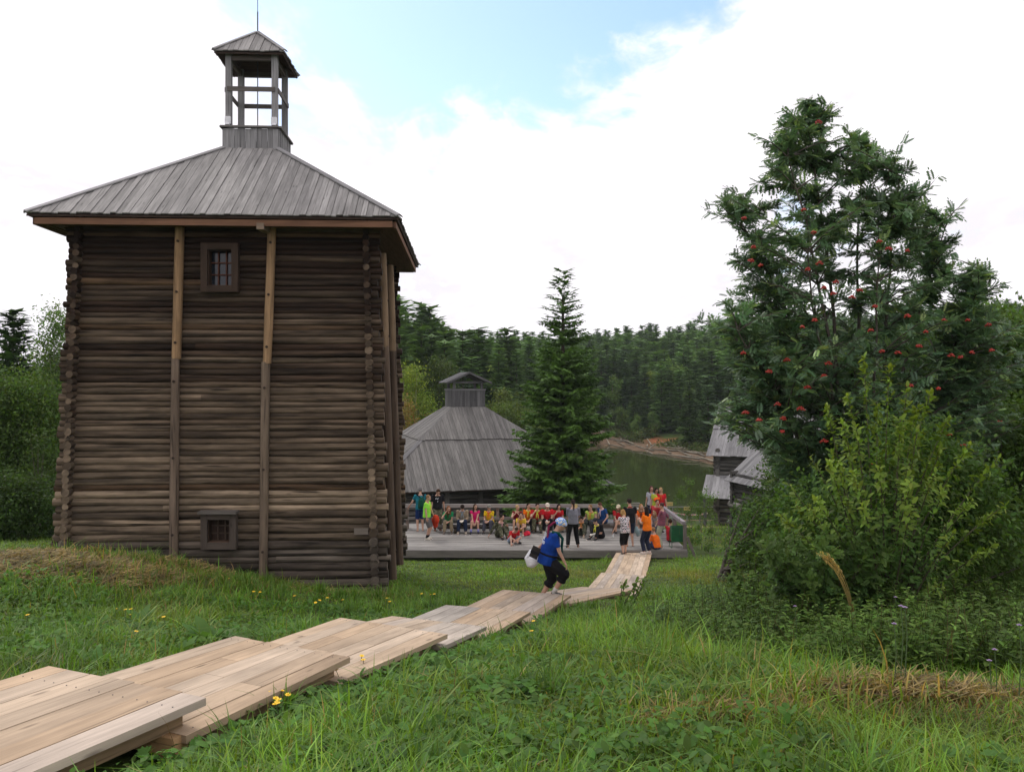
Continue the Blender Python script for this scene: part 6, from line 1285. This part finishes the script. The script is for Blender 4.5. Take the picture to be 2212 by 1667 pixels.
def lawn():
    nb = NB()
    for (n, d0, d1, hm, wm) in ((36000, 2.2, 4.6, .115, .0082), (70000, 4.6, 9, .125, .0098), (100000, 9, 17, .135, .0125), (90000, 17, 31, .13, .015), (26000, 31, 48, .16, .03)):
        x, y = fan(n, d0, d1, -60, 2380 if d0 < 17 else 1900); p = patch(x, y, .8, 3); k = ~walk_mask(x, y) & (RNG.random(n) < np.clip(1.05 - .75 * hayness(x, y), 0, 1)) & (RNG.random(n) < .72 + .4 * p); x, y, p = x[k], y[k], p[k]; n = len(x)
        z = G(x, y); tall = np.clip(1 + .55 * p, .35, 2.0) * (1 - .45 * ((y > 17) & (x < 3.2)))
        nw = near_walk(x, y); h = hm * RNG.gamma(5, .2, n) * tall * (1 - .70 * nw); c = colv((.118, .205, .030), n, .42, .16); c *= (1 + .25 * patch(x, y, 2.2, 9))[:, None]
        yel = sstep(.1, .8, patch(x, y, 1.7, 21))[:, None] * (.30 + .55 * sstep(13, 19, y))[:, None]; c = c * (1 - yel) + np.array([.205, .205, .050]) * yel * (1 + RNG.uniform(-.2, .2, (n, 1)))
        dry = RNG.random(n) < .035 + .35 * hayness(x, y); c[dry] = colv((.26, .18, .09), dry.sum(), .3, .08)
        nb.blades(np.stack([x, y, z - .01], 1), h, wm * RNG.uniform(.6, 1.5, n), RNG.uniform(0, 6.283, n), RNG.gamma(2.6, .28, n), c)
    # dense low sward between
    for (n, d0, d1, hm, wm) in ((42000, 2.2, 5, .06, .006), (60000, 5, 12, .07, .010), (60000, 12, 31, .07, .022)):
        x, y = fan(n, d0, d1); k = ~walk_mask(x, y); x, y = x[k], y[k]; n = len(x); c = colv((.112, .170, .032), n, .35, .12); hv = hayness(x, y); dry = RNG.random(n) < .9 * hv; c[dry] = colv((.20, .125, .07), dry.sum(), .35, .08)
        nb.blades(np.stack([x, y, G(x, y) - .01], 1), hm * RNG.uniform(.5, 1.5, n), wm * RNG.uniform(.7, 1.4, n), RNG.uniform(0, 6.28, n), RNG.uniform(.3, 1.4, n), c)
    o = nb.build('grass', GRASS); tag(o, 'short and tufted green meadow grass covering the slope', 'grass', None, 'stuff')
    # thick tussocks, seed stems
    nb = NB(); n = 420; x, y = fan(n, 2.6, 17, -40, 2000); k = ~walk_mask(x, y) & (hayness(x, y) < .4); x, y = x[k], y[k]; n = len(x); m = 34
    X = np.repeat(x, m) + RNG.normal(size=n * m) * .05; Y = np.repeat(y, m) + RNG.normal(size=n * m) * .05; sz = np.repeat(RNG.uniform(.6, 1.5, n), m); k = ~walk_mask(X, Y); X, Y, sz = X[k], Y[k], sz[k]
    nb.blades(np.stack([X, Y, G(X, Y) - .01], 1), .23 * sz * RNG.uniform(.6, 1.3, len(X)), (.0065 + .0006 * Y) * RNG.uniform(.7, 1.3, len(X)), RNG.uniform(0, 6.28, len(X)), RNG.gamma(3, .22, len(X)), colv((.090, .170, .032), len(X), .25, .10))
    n = 130; x, y = fan(n, 2.8, 14); k = ~walk_mask(x, y); x, y = x[k], y[k]; n = len(x); nb.blades(np.stack([x, y, G(x, y)], 1), RNG.uniform(.28, .5, n), np.full(n, .0042), RNG.uniform(0, 6.28, n), RNG.uniform(.05, .4, n), colv((.16, .11, .06), n, .3, .1), (.8, .6, .5))
    o = nb.build('tall_grass', GRASS); tag(o, 'taller grass tussocks and seed stems standing above the sward', 'tall grass', None, 'stuff')
def herbs():
    # round lobed leaves close to the camera
    nb = NB(); n = 15000; x, y = fan(n, 2.5, 9.5, 60, 2270); p = patch(x, y, .55, 14); k = ~walk_mask(x, y) & (p > -.05) & (hayness(x, y) < .35); x, y = x[k], y[k]; n = len(x); h = RNG.uniform(.03, .13, n)
    tv, tq, tt = lobed(); nz = np.tile([0, -.15, 1.], (n, 1)) + rdir(n) * .55; nb.scatter(tv, tq, tt, np.stack([x, y, G(x, y) + h], 1), rdir(n) * np.array([1, 1, .2]), nz, RNG.uniform(.035, .085, n), colv((.085, .160, .038), n, .28, .10))
    # small trefoil and pointed leaves through the grass
    n = 52000; x, y = fan(n, 2.5, 13); p = patch(x, y, .7, 31); k = ~walk_mask(x, y) & (p > -.3) & (RNG.random(n) > hayness(x, y) * .9); x, y = x[k], y[k]; n = len(x)
    tv, tq, tt = leaf_t(.5, .06, .15); nb.scatter(tv, tq, tt, np.stack([x, y, G(x, y) + RNG.uniform(.02, .13, n)], 1), rdir(n) * np.array([1, 1, .45]) + np.array([0, 0, .15]), np.tile([0, 0, 1.], (n, 1)) + rdir(n) * .5, RNG.uniform(.028, .075, n) * (1 + .04 * y), colv((.080, .148, .034), n, .30, .12))
    o = nb.build('ground_cover', LEAF); tag(o, 'low broad leaved ground cover and clover among the grass', 'ground cover', None, 'stuff')
    # weeds on the right slope
    nb = NB(); tr = 2300; d = np.sqrt(RNG.uniform(6.3 ** 2, 12.5 ** 2, tr)); ul = np.interp(d, [6.3, 7.5, 9, 11, 12.5], [1800, 1560, 1420, 1400, 1440]); u = ul + (2270 - ul) * RNG.uniform(0, 1, tr); x = (u - CU) / F * d; y = d; k = ~walk_mask(x, y); x, y, u = x[k], y[k], u[k]
    for i in range(len(x)):
        g = gz(x[i], y[i]); h = RNG.uniform(.22, .55) * (1 + .35 * sstep(7, 10, y[i])) * (.55 + .45 * min(1, (u[i] - np.interp(y[i], [6.3, 7.5, 9, 11, 12.5], [1800, 1560, 1420, 1400, 1440])) / 140)); b = np.array([x[i], y[i], g]); ln = np.array([RNG.normal() * .12, RNG.normal() * .12, h]); q = np.linspace(0, 1, 4)[:, None]; nb.tube(b + ln * q, .0035, .002, 3, (.07, .09, .03) if RNG.random() < .8 else (.14, .10, .06))
        m = int(10 + h * 26); s = RNG.uniform(.15, 1, m); a = np.cumsum(np.full(m, 2.4)) + RNG.uniform(0, 6); fx = np.stack([np.cos(a), np.sin(a), RNG.uniform(-.1, .7, m)], 1); tv, tq, tt = leaf_t(.28 if i % 2 else .5, .05, .2); cb = [(.092, .145, .036), (.118, .180, .045), (.078, .118, .034)][i % 3]
        nb.scatter(tv, tq, tt, b + ln * s[:, None], fx, np.tile([0, 0, 1.], (m, 1)) + rdir(m) * .3, RNG.uniform(.06, .11, m) * (1.1 - .5 * s), colv(cb, m, .25, .1))
    o = nb.build('weed_thicket', LEAF); tag(o, 'tangle of thistles, nettles and other weeds on the right slope', 'weeds', None, 'stuff')
    # hay
    def hay(label, c, rx, ry, n, hmul=1.0):
        nb = NB(); a = RNG.uniform(0, 6.28, n); r = np.sqrt(RNG.uniform(0, 1, n)); x = c[0] + np.cos(a) * r * rx; y = c[1] + np.sin(a) * r * ry; z = G(x, y) + .02 + RNG.uniform(0, .08, n) * (1 - r * r) * hmul; L = RNG.uniform(.05, .24, n) * (1 + .03 * c[1]); th = RNG.uniform(0, 3.14, n)
        dx = np.stack([np.cos(th), np.sin(th), RNG.normal(0, .28, n)], 1) * L[:, None] / 2; w = np.stack([-np.sin(th), np.cos(th), np.full(n, .5)], 1) * (.0012 + .00026 * c[1]); p = np.stack([x, y, z], 1); mid = p + np.array([0, 0, .012]); V = np.stack([p - dx - w, p - dx + w, mid + w, mid - w, p + dx - w, p + dx + w], 1).reshape(-1, 3); b = (np.arange(n) * 6)[:, None]; col = colv((.30, .215, .115), n, .5, .08); dk = RNG.random(n) < .3; col[dk] *= .45
        nb.put(V, np.concatenate([b + np.array([0, 1, 2, 3]), b + np.array([3, 2, 5, 4])]), None, np.repeat(col, 6, 0)); base = (c[0], c[1], gz(*c)); o = nb.build('hay_heap', GRASS, None, base); tag(o, label, 'hay')
    hay('wide brown patch of cut hay on the mound at the left tower corner', (-7.9, 13.6), 2.6, .95, 5600)
    hay('small heap of cut hay against the foot of the log tower below the left clamp', (-6.1, 15.6), 1.25, .55, 3600, 1.6)
    hay('flattened straw heap in the grass at lower right', (2.35, 5.08), .62, .30, 1500, .7); hay('thin scatter of straw left of the lower right heap', (1.15, 4.75), .55, .22, 1100, .6); hay('loose straw at the right picture edge below the weeds', (3.3, 5.3), .5, .35, 900, .7)
    hay('small dry hay patch near the right corner of the log tower', (-2.9, 16.4), .9, .35, 1000, .7)
    # broad dock plants
    tv, tq, tt = leaf_t(.36, .07, .18)
    for i, (u, v, d, s, lab) in enumerate(((452, 1385, 8.4, .34, 'broad dock plant with upright leaves by the second boardwalk corner'), (300, 1330, 10.2, .30, 'broad dock plant in the grass below the hay mound'), (210, 1460, 6.7, .26, 'dock plant at the left edge of the first boardwalk step'), (385, 1420, 7.5, .26, 'low dock plant beside the second boardwalk section'), (860, 1490, 6.0, .16, 'small dock plant in the grass right of the long boardwalk section'), (980, 1590, 4.9, .13, 'lone dock plant in the near meadow at bottom centre'), (700, 1530, 5.4, .15, 'pale dock plant beneath the yellow flowers'))):
        b = P(u, v, d); b.z = gz(b.x, b.y); t = root('dock_plant', b, lab, 'plant', 'dock plants along the boardwalk'); nb = NB(); m = 13; a = np.arange(m) * 2.4 + i; fx = np.stack([np.cos(a), np.sin(a), RNG.uniform(.3, 1.6, m)], 1); nb.scatter(tv, tq, tt, np.tile(np.array(b), (m, 1)), fx, np.tile([0, 0, 1.], (m, 1)) - fx * .3, s * RNG.uniform(.7, 1.2, m), colv((.085, .155, .045), m, .2, .08)); nb.build('leaves', LEAF, t)
    # yellow hawkbit flowers, purple thistle heads: one mesh each, copied
    YF = plain('petal_yellow', (.85, .55, .01), .6); PF = plain('petal_purple', (.28, .19, .33), .7); ST = plain('stem_green', (.06, .10, .03), .7)
    def flower(h, r, petal):
        m = MB(); m.tube([(0, 0, 0), (.01, 0, h * .6), (0, 0, h)], [.003, .0025, .002], 4, mat=0)
        for k in range(9):
            a = 6.283 * k / 9; d = Vector((math.cos(a), math.sin(a), .25)); m.add([Vector((0, 0, h)), Vector((0, 0, h)) + d * r * .6 + Vector((-d.y, d.x, 0)) * r * .25, Vector((0, 0, h)) + d * r, Vector((0, 0, h)) + d * r * .6 - Vector((-d.y, d.x, 0)) * r * .25], [(0, 1, 2, 3)], mat=1)
        m.ball((0, 0, h + .004), (r * .35, r * .35, r * .3), 6, mat=1); return m.mesh('flower', Vector((0, 0, 0)), [ST, petal])
    ym = flower(.15, .0175, YF); ym2 = flower(.24, .017, YF); pm = flower(.30, .014, PF)
    Y = [(247, 1333), (278, 1332), (290, 1331), (285, 1347), (287, 1363), (356, 1348), (602, 1495), (613, 1510), (588, 1515), (599, 1520), (620, 1497), (590, 1505), (583, 1495), (684, 1309), (745, 1308), (682, 1306), (640, 1300), (836, 1304), (845, 1310), (705, 1303), (935, 1296), (940, 1293), (915, 1292), (1158, 1357), (1172, 1362), (1150, 1362), (776, 1416), (784, 1424), (735, 1448), (62, 1345), (548, 1289), (558, 1290), (500, 1262)]
    for i, (u, v) in enumerate(Y):
        dirv = P(u, v, 1.0); d = 4.0
        for _ in range(400):
            if dirv.z * d < gz(dirv.x * d, d) + .15: break
            d += .05
        o = bpy.data.objects.new('yellow_flower', ym if d < 9 else ym2); COL.objects.link(o); o.location = (dirv.x * d, d, gz(dirv.x * d, d)); o.rotation_euler = (RNG.uniform(-.2, .35), RNG.uniform(-.2, .2), RNG.uniform(0, 6)); o.scale = (1 + .05 * d,) * 2 + (1,); tag(o, 'single yellow hawkbit flower on a thin stem in the grass', 'flower', 'yellow hawkbit flowers in the grass')
    Pp = [(2415, 1905), (2500, 1905), (2590, 2085), (2605, 2078), (2780, 2118), (2830, 2090), (2840, 2120), (2790, 2112), (2925, 2230), (3315, 2230), (3330, 2235), (3290, 2295), (3295, 2197), (3660, 2390), (3640, 2430), (2890, 2052), (2985, 1970), (3490, 1975), (3750, 2300), (3430, 2020)]
    for (fu, fv) in Pp:
        u, v = fu / 1.7034, fv / 1.7034; dirv = P(u, v, 1.0); d = 5.0
        for _ in range(400):
            if dirv.z * d < gz(dirv.x * d, d) + .5: break
            d += .04
        o = bpy.data.objects.new('thistle_flower', pm); COL.objects.link(o); o.location = (dirv.x * d, d, dirv.z * d - .42); o.scale = (1.3, 1.3, 1.4); tag(o, 'small purple thistle flower head on a stem among the weeds', 'flower', 'purple thistle flowers in the weeds')
lawn(); herbs()

# ---------------------------------------------------------------- forest across the pond
def forest():
    kinds = []
    for i in range(7):
        nb = NB(); conifer(nb, 1.0, [.125, .15, .11, .165, .135, .105, .15][i], 26, 8, .04, .034, .05 if i % 3 else .16, [(.082, .135, .046), (.100, .158, .050), (.084, .128, .050)][i % 3], .80 if i % 2 else .95, 50 + i, .30, (0, 0, 0), .20, .26); kinds.append((np.concatenate(nb.V), np.concatenate(nb.Q), np.concatenate(nb.T), np.concatenate(nb.C), 'spruce'))
    for i in range(4):
        nb = NB(); n = 1500; B = [(0, 0, .62, .16, .16, .30), (.07, .03, .78, .12, .12, .18), (-.08, -.02, .5, .14, .14, .2), (.02, -.07, .4, .13, .13, .2)]; k = RNG.integers(0, 4, 60); Bn = np.array(B); C = Bn[k, :3] + rdir(60) * Bn[k, 3:6] * RNG.uniform(.5, 1.05, (60, 1)); j = RNG.integers(0, 60, n); p = C[j] + RNG.normal(size=(n, 3)) * .032
        c = colv([(.13, .19, .058), (.15, .21, .06), (.11, .16, .058), (.17, .20, .06)][i], 60, .2, .08)[j] * (1 + RNG.uniform(-.25, .25, (n, 1))); tv, tq, tt = diamond(.7, .05); nb.scatter(tv, tq, tt, p, rdir(n), np.tile([0, 0, 1.], (n, 1)) + rdir(n) * .8, RNG.uniform(.025, .05, n), c); nb.tube(np.array([(0, 0, 0), (.01, 0, .4), (0, 0, .8)]), .012, .004, 5, (.2, .18, .15)); kinds.append((np.concatenate(nb.V), np.concatenate(nb.Q), np.zeros((0, 3), int), np.concatenate(nb.C), 'birch'))
    meshes = [npmesh('_tree', V, Q, T, C, FAR) for (V, Q, T, C, _) in kinds]
    for me, k in zip(meshes, kinds): me.name = 'forest_' + k[4]
    # candidate spots: everywhere on land beyond the pond that the picture looks at
    pts = []; n = 42000; d = np.sqrt(RNG.uniform(72 ** 2, 310 ** 2, n)); u = np.where(RNG.random(n) < .12, RNG.uniform(-60, 140, n), RNG.uniform(815, 2330, n)); x = (u - CU) / F * d; y = d; pin, xl, xr = pond_in(x, y)
    ok = (pin < -3.6) & ~(u < 150) & ~((y < 86) & (u > 860) & (u < 1190)) & ~((x > xr - 2) & (y < 96)) & ~((np.abs(x - 22.6) < 6) & (np.abs(y - 126) < 8)); x, y, pin = x[ok], y[ok], pin[ok]; o = np.argsort(y); x, y, pin = x[o], y[o], pin[o]; cell = {}; keep = []
    for i in range(len(x)):
        sp = 2.55 + .008 * (y[i] - 80); key = (int(x[i] / sp), int(y[i] / sp)); good = True
        for a in (-1, 0, 1):
            for b in (-1, 0, 1):
                for q in cell.get((key[0] + a, key[1] + b), ()):
                    if (x[i] - q[0]) ** 2 + (y[i] - q[1]) ** 2 < sp * sp * .8: good = False
        if good: cell.setdefault(key, []).append((x[i], y[i])); keep.append(i)
    x, y, pin = x[keep], y[keep], pin[keep]; z = G(x, y); N = len(x); bn = patch(x, y, 14, 77)
    us0 = x / y * F + CU; edge = pin > -7; kind = np.where(RNG.random(N) < np.clip(.14 + .30 * (bn > .25) + .30 * sstep(170, 260, y) + .35 * edge, 0, .8), RNG.integers(7, 11, N), RNG.integers(0, 7, N)); big = kind < 7
    H = np.where(big, RNG.uniform(8.0, 13.5, N), RNG.uniform(6.5, 10, N)) * (1 + .25 * (us0 < 960)) * np.where(edge, RNG.uniform(.35, .85, N), 1.0); W = H * np.where(big, RNG.uniform(.85, 1.2, N), RNG.uniform(.9, 1.4, N))
    # which ones show: coarse angular horizon test so that single trees are those in plain view
    us = x / y * F + CU; top = CV - (z + H) / y * F; hor = {}; vis = np.zeros(N)
    for i in range(N):
        c0, c1 = int((us[i] - W[i] * .1 / y[i] * F) / 4), int((us[i] + W[i] * .1 / y[i] * F) / 4); s = 0
        for c in range(c0, c1 + 1):
            h0 = hor.get(c, 1100); s += max(0, h0 - top[i]); hor[c] = min(h0, top[i] + 6)
        vis[i] = s
    vis *= ((us > 868) & (us < 2215)) * np.where((us > 1140) & (us < 1300), .4, 1.0) * np.where(us > 1560, .30, 1.0) * np.where(us < 880, .5, 1.0)
    order = np.argsort(-vis); single = set(order[:290].tolist()); rest = [i for i in range(N) if i not in single]
    cnt = {'spruce': 0, 'birch': 0}
    for i in single:
        k = kind[i]; nm = kinds[k][4]; ob = bpy.data.objects.new('spruce_tree' if nm == 'spruce' else 'birch_tree', meshes[k]); COL.objects.link(ob); ob.location = (x[i], y[i], z[i] - .2); ob.rotation_euler = (RNG.uniform(-.03, .03), RNG.uniform(-.03, .03), RNG.uniform(0, 6.28)); ob.scale = (W[i], W[i], H[i])
        if nm == 'spruce': tag(ob, 'dark pointed spruce in the forest on the far bank of the pond', 'spruce', 'spruces in the far forest')
        else: tag(ob, 'lighter rounded deciduous tree in the forest on the far bank', 'tree', 'deciduous trees in the far forest')
    nb = NB(); a = RNG.uniform(0, 6.28, N); rv = RNG.uniform(.75, 1.25, N)
    for k in range(len(kinds)):
        V, Q, T, C, _ = kinds[k]; ii = np.array([i for i in rest if kind[i] == k])
        if not len(ii): continue
        far = y[ii] > 0; ca, sa = np.cos(a[ii]), np.sin(a[ii]); 
        VV = np.stack([(V[None, :, 0] * ca[:, None] - V[None, :, 1] * sa[:, None]) * W[ii][:, None] + x[ii][:, None], (V[None, :, 0] * sa[:, None] + V[None, :, 1] * ca[:, None]) * W[ii][:, None] + y[ii][:, None], V[None, :, 2] * H[ii][:, None] + z[ii][:, None] - .2], -1)
        b = (np.arange(len(ii)) * len(V))[:, None, None]; nb.put(VV.reshape(-1, 3), (Q[None] + b).reshape(-1, 4), (T[None] + b).reshape(-1, 3) if len(T) else None, (C[None] * rv[ii][:, None, None]).reshape(-1, 3))
    o = nb.build('forest', FAR); tag(o, 'mixed forest covering the hillside beyond the pond', 'forest', None, 'stuff'); print('FOREST', N, len(nb.V), sum(len(v) for v in nb.V))
    # brush along the shore, driftwood
    bb = NB(); n = 16000; s = RNG.uniform(0, 1, n); yy = 84 + 62 * s; xr = np.interp(yy, [70, 100, 131, 150], [60, 24, 15, 9]); off = RNG.uniform(3.4, 8.5, n); xx = xr + off; k = RNG.random(n) < .35 + .8 * (patch(xx, yy, 4, 5) > 0); k &= ~((np.abs(xx - 22.4) < 2.4) & (np.abs(yy - 127) < 4)); xx, yy = xx[k], yy[k]; n = len(xx); tv, tq, tt = diamond(.6, .05)
    bb.scatter(tv, tq, tt, np.stack([xx, yy, G(xx, yy) + RNG.uniform(0, 1.8, n) * (.4 + .6 * (patch(xx, yy, 3, 8) > 0))], 1), rdir(n), np.tile([0, 0, 1.], (n, 1)) + rdir(n), RNG.uniform(.25, .5, n), colv((.080, .10, .035), n, .4, .2)); o = bb.build('shore_brush', FAR); tag(o, 'brownish green scrub lining the far shore', 'scrub', None, 'stuff')
    dm = wood_mat('driftwood', 1.0, 8, .7, 1.3, .9, .3, .2, .3); DL = []
    for k in range(48):
        y_ = RNG.uniform(88, 142); xr = np.interp(y_, [70, 100, 131, 150], [60, 24, 15, 9]); x_ = xr + RNG.uniform(-1.0, 4.6); an = R(105) + RNG.normal(0, .35); L = RNG.uniform(1.5, 7); d = Vector((math.cos(an), math.sin(an), 0)) * L / 2; p = Vector((x_, y_, 0)); a_, b_ = p - d, p + d; a_.z = max(gz(a_.x, a_.y), WATER) + .12; b_.z = max(gz(b_.x, b_.y), WATER) + RNG.uniform(.1, .5); m = MB(); m.tube([a_, (a_ + b_) / 2, b_], [RNG.uniform(.06, .14), .10, .05], 7, grey(.12, .26, .18))
        o = m.build('driftwood_log', dm, None, p); tag(o, 'grey brown driftwood log stranded on the far muddy shore', 'driftwood', 'driftwood logs on the far shore')
forest()
# ---------------------------------------------------------------- sky, sun, camera
def environment():
    w = bpy.data.worlds.new('World'); SC.world = w; w.use_nodes = True; nt = w.node_tree; ns, ls = nt.nodes, nt.links; ns.clear()
    out = ns.new('ShaderNodeOutputWorld'); bg = ns.new('ShaderNodeBackground'); ls.new(bg.outputs[0], out.inputs[0])
    EL, AZ = R(48), R(-38)      # sun high, behind the tower to the left
    sky = ns.new('ShaderNodeTexSky'); sky.sky_type = 'NISHITA'; sky.sun_disc = False; sky.sun_elevation = EL; sky.sun_rotation = AZ; sky.air_density = 1.0; sky.dust_density = .6; sky.ozone_density = 1.5
    tc = ns.new('ShaderNodeTexCoord'); sep = ns.new('ShaderNodeSeparateXYZ'); ls.new(tc.outputs['Generated'], sep.inputs[0])
    def math_(op, a, b=None):
        m = ns.new('ShaderNodeMath'); m.operation = op
        for i, v in enumerate((a, b)):
            if v is None: continue
            if hasattr(v, 'links'): ls.new(v, m.inputs[i])
            else: m.inputs[i].default_value = v
        return m.outputs[0]
    zc = math_('ADD', math_('MAXIMUM', sep.outputs[2], 0.0), .22); px = math_('DIVIDE', sep.outputs[0], zc); py = math_('DIVIDE', sep.outputs[1], zc)
    cmb = ns.new('ShaderNodeCombineXYZ'); ls.new(px, cmb.inputs[0]); ls.new(py, cmb.inputs[1])
    mp = ns.new('ShaderNodeMapping'); mp.inputs['Location'].default_value = SKYLOC; mp.inputs['Scale'].default_value = (1.1, .8, 1); ls.new(cmb.outputs[0], mp.inputs[0])
    n1 = nd(ns, 'ShaderNodeTexNoise', Scale=1.6, Detail=9.0, Roughness=.58, Distortion=.35); ls.new(mp.outputs[0], n1.inputs['Vector'])
    n2 = nd(ns, 'ShaderNodeTexNoise', Scale=7.0, Detail=6.0, Roughness=.6, Distortion=.8); ls.new(mp.outputs[0], n2.inputs['Vector'])
    cover = math_('ADD', math_('ADD', math_('MULTIPLY', math_('SUBTRACT', n1.outputs[0], .5), 1.5), .5), math_('MULTIPLY', math_('SUBTRACT', n2.outputs[0], .5), .42))
    # the clear opening: high up, a little right of straight ahead
    yy = math_('MAXIMUM', sep.outputs[1], .05); ax = math_('DIVIDE', math_('ADD', math_('DIVIDE', sep.outputs[0], yy), .02), .44); ez = math_('DIVIDE', math_('SUBTRACT', math_('DIVIDE', sep.outputs[2], yy), .57), .32)
    dd = math_('ADD', math_('MULTIPLY', ax, ax), math_('MULTIPLY', ez, ez))
    hole = ns.new('ShaderNodeMapRange'); hole.interpolation_type = 'SMOOTHSTEP'; ls.new(dd, hole.inputs[0]); hole.inputs[1].default_value = .15; hole.inputs[2].default_value = 1.25; hole.inputs[3].default_value = -.20; hole.inputs[4].default_value = .22
    c = math_('ADD', cover, hole.outputs[0])
    mr = ns.new('ShaderNodeMapRange'); mr.interpolation_type = 'SMOOTHSTEP'; ls.new(c, mr.inputs[0]); mr.inputs[1].default_value = .34; mr.inputs[2].default_value = .56
    skc = ns.new('ShaderNodeVectorMath'); skc.operation = 'SCALE'; ls.new(sky.outputs[0], skc.inputs[0]); skc.inputs['Scale'].default_value = SKYK
    r5 = ramp(ns, [(.40, (8.1, 7.75, 8.2)), (.72, (13.5, 13.0, 13.5))]); ls.new(n1.outputs[0], r5.inputs[0]); cl = r5.outputs[0]; mix = mixc(ns, ls, skc.outputs[0], cl, mr.outputs[0]); ls.new(mix, bg.inputs[0]); bg.inputs[1].default_value = SKYS
    L = bpy.data.lights.new('sun', 'SUN'); L.energy = 1.1; L.angle = R(14); L.color = (1, .96, .90); o = bpy.data.objects.new('sun', L); COL.objects.link(o)
    dv = Vector((math.sin(AZ) * math.cos(EL), math.cos(AZ) * math.cos(EL), math.sin(EL))); o.rotation_euler = dv.to_track_quat('Z', 'Y').to_euler()
    cam = bpy.data.cameras.new('camera'); co = bpy.data.objects.new('camera', cam); COL.objects.link(co); co.rotation_euler = (R(90), 0, 0); cam.sensor_width = 36; cam.lens = 36 * F / 2212; cam.clip_end = 3000; cam.clip_start = .05; SC.camera = co
    vs = SC.view_settings; SC.display_settings.display_device = 'sRGB'; vs.view_transform = 'Standard'; vs.look = 'None'; vs.exposure = 0.34; vs.gamma = 1
    SC.render.engine = 'CYCLES'; SC.cycles.use_denoising = True; SC.cycles.max_bounces = 6; SC.cycles.diffuse_bounces = 3; SC.cycles.transmission_bounces = 4; SC.cycles.glossy_bounces = 3; SC.cycles.sample_clamp_indirect = 6
    try: SC.cycles.denoiser = 'OPENIMAGEDENOISE'; SC.cycles.denoising_input_passes = 'RGB_ALBEDO_NORMAL'; SC.cycles.denoising_prefilter = 'ACCURATE'
    except Exception: pass
def haze():
    m, nt, ns, ls = new_mat('thin_haze'); out = ns.new('ShaderNodeOutputMaterial'); v = ns.new('ShaderNodeVolumePrincipled'); v.inputs['Color'].default_value = (.86, .92, 1, 1); v.inputs['Density'].default_value = .00022; v.inputs['Anisotropy'].default_value = 0.0; ls.new(v.outputs[0], out.inputs['Volume'])
    b = MB(); b.slab([(-450, -60, -13), (450, -60, -13), (450, 730, -13), (-450, 730, -13)], (0, 0, 73)); tag(b.build('haze', m), None, None, None, 'stuff')
haze()
SKYLOC = (3.1, 1.7, 0); SKYS = .10; SKYK = 1.8; CLOUD = (13.0, 12.8, 13.0)
environment()
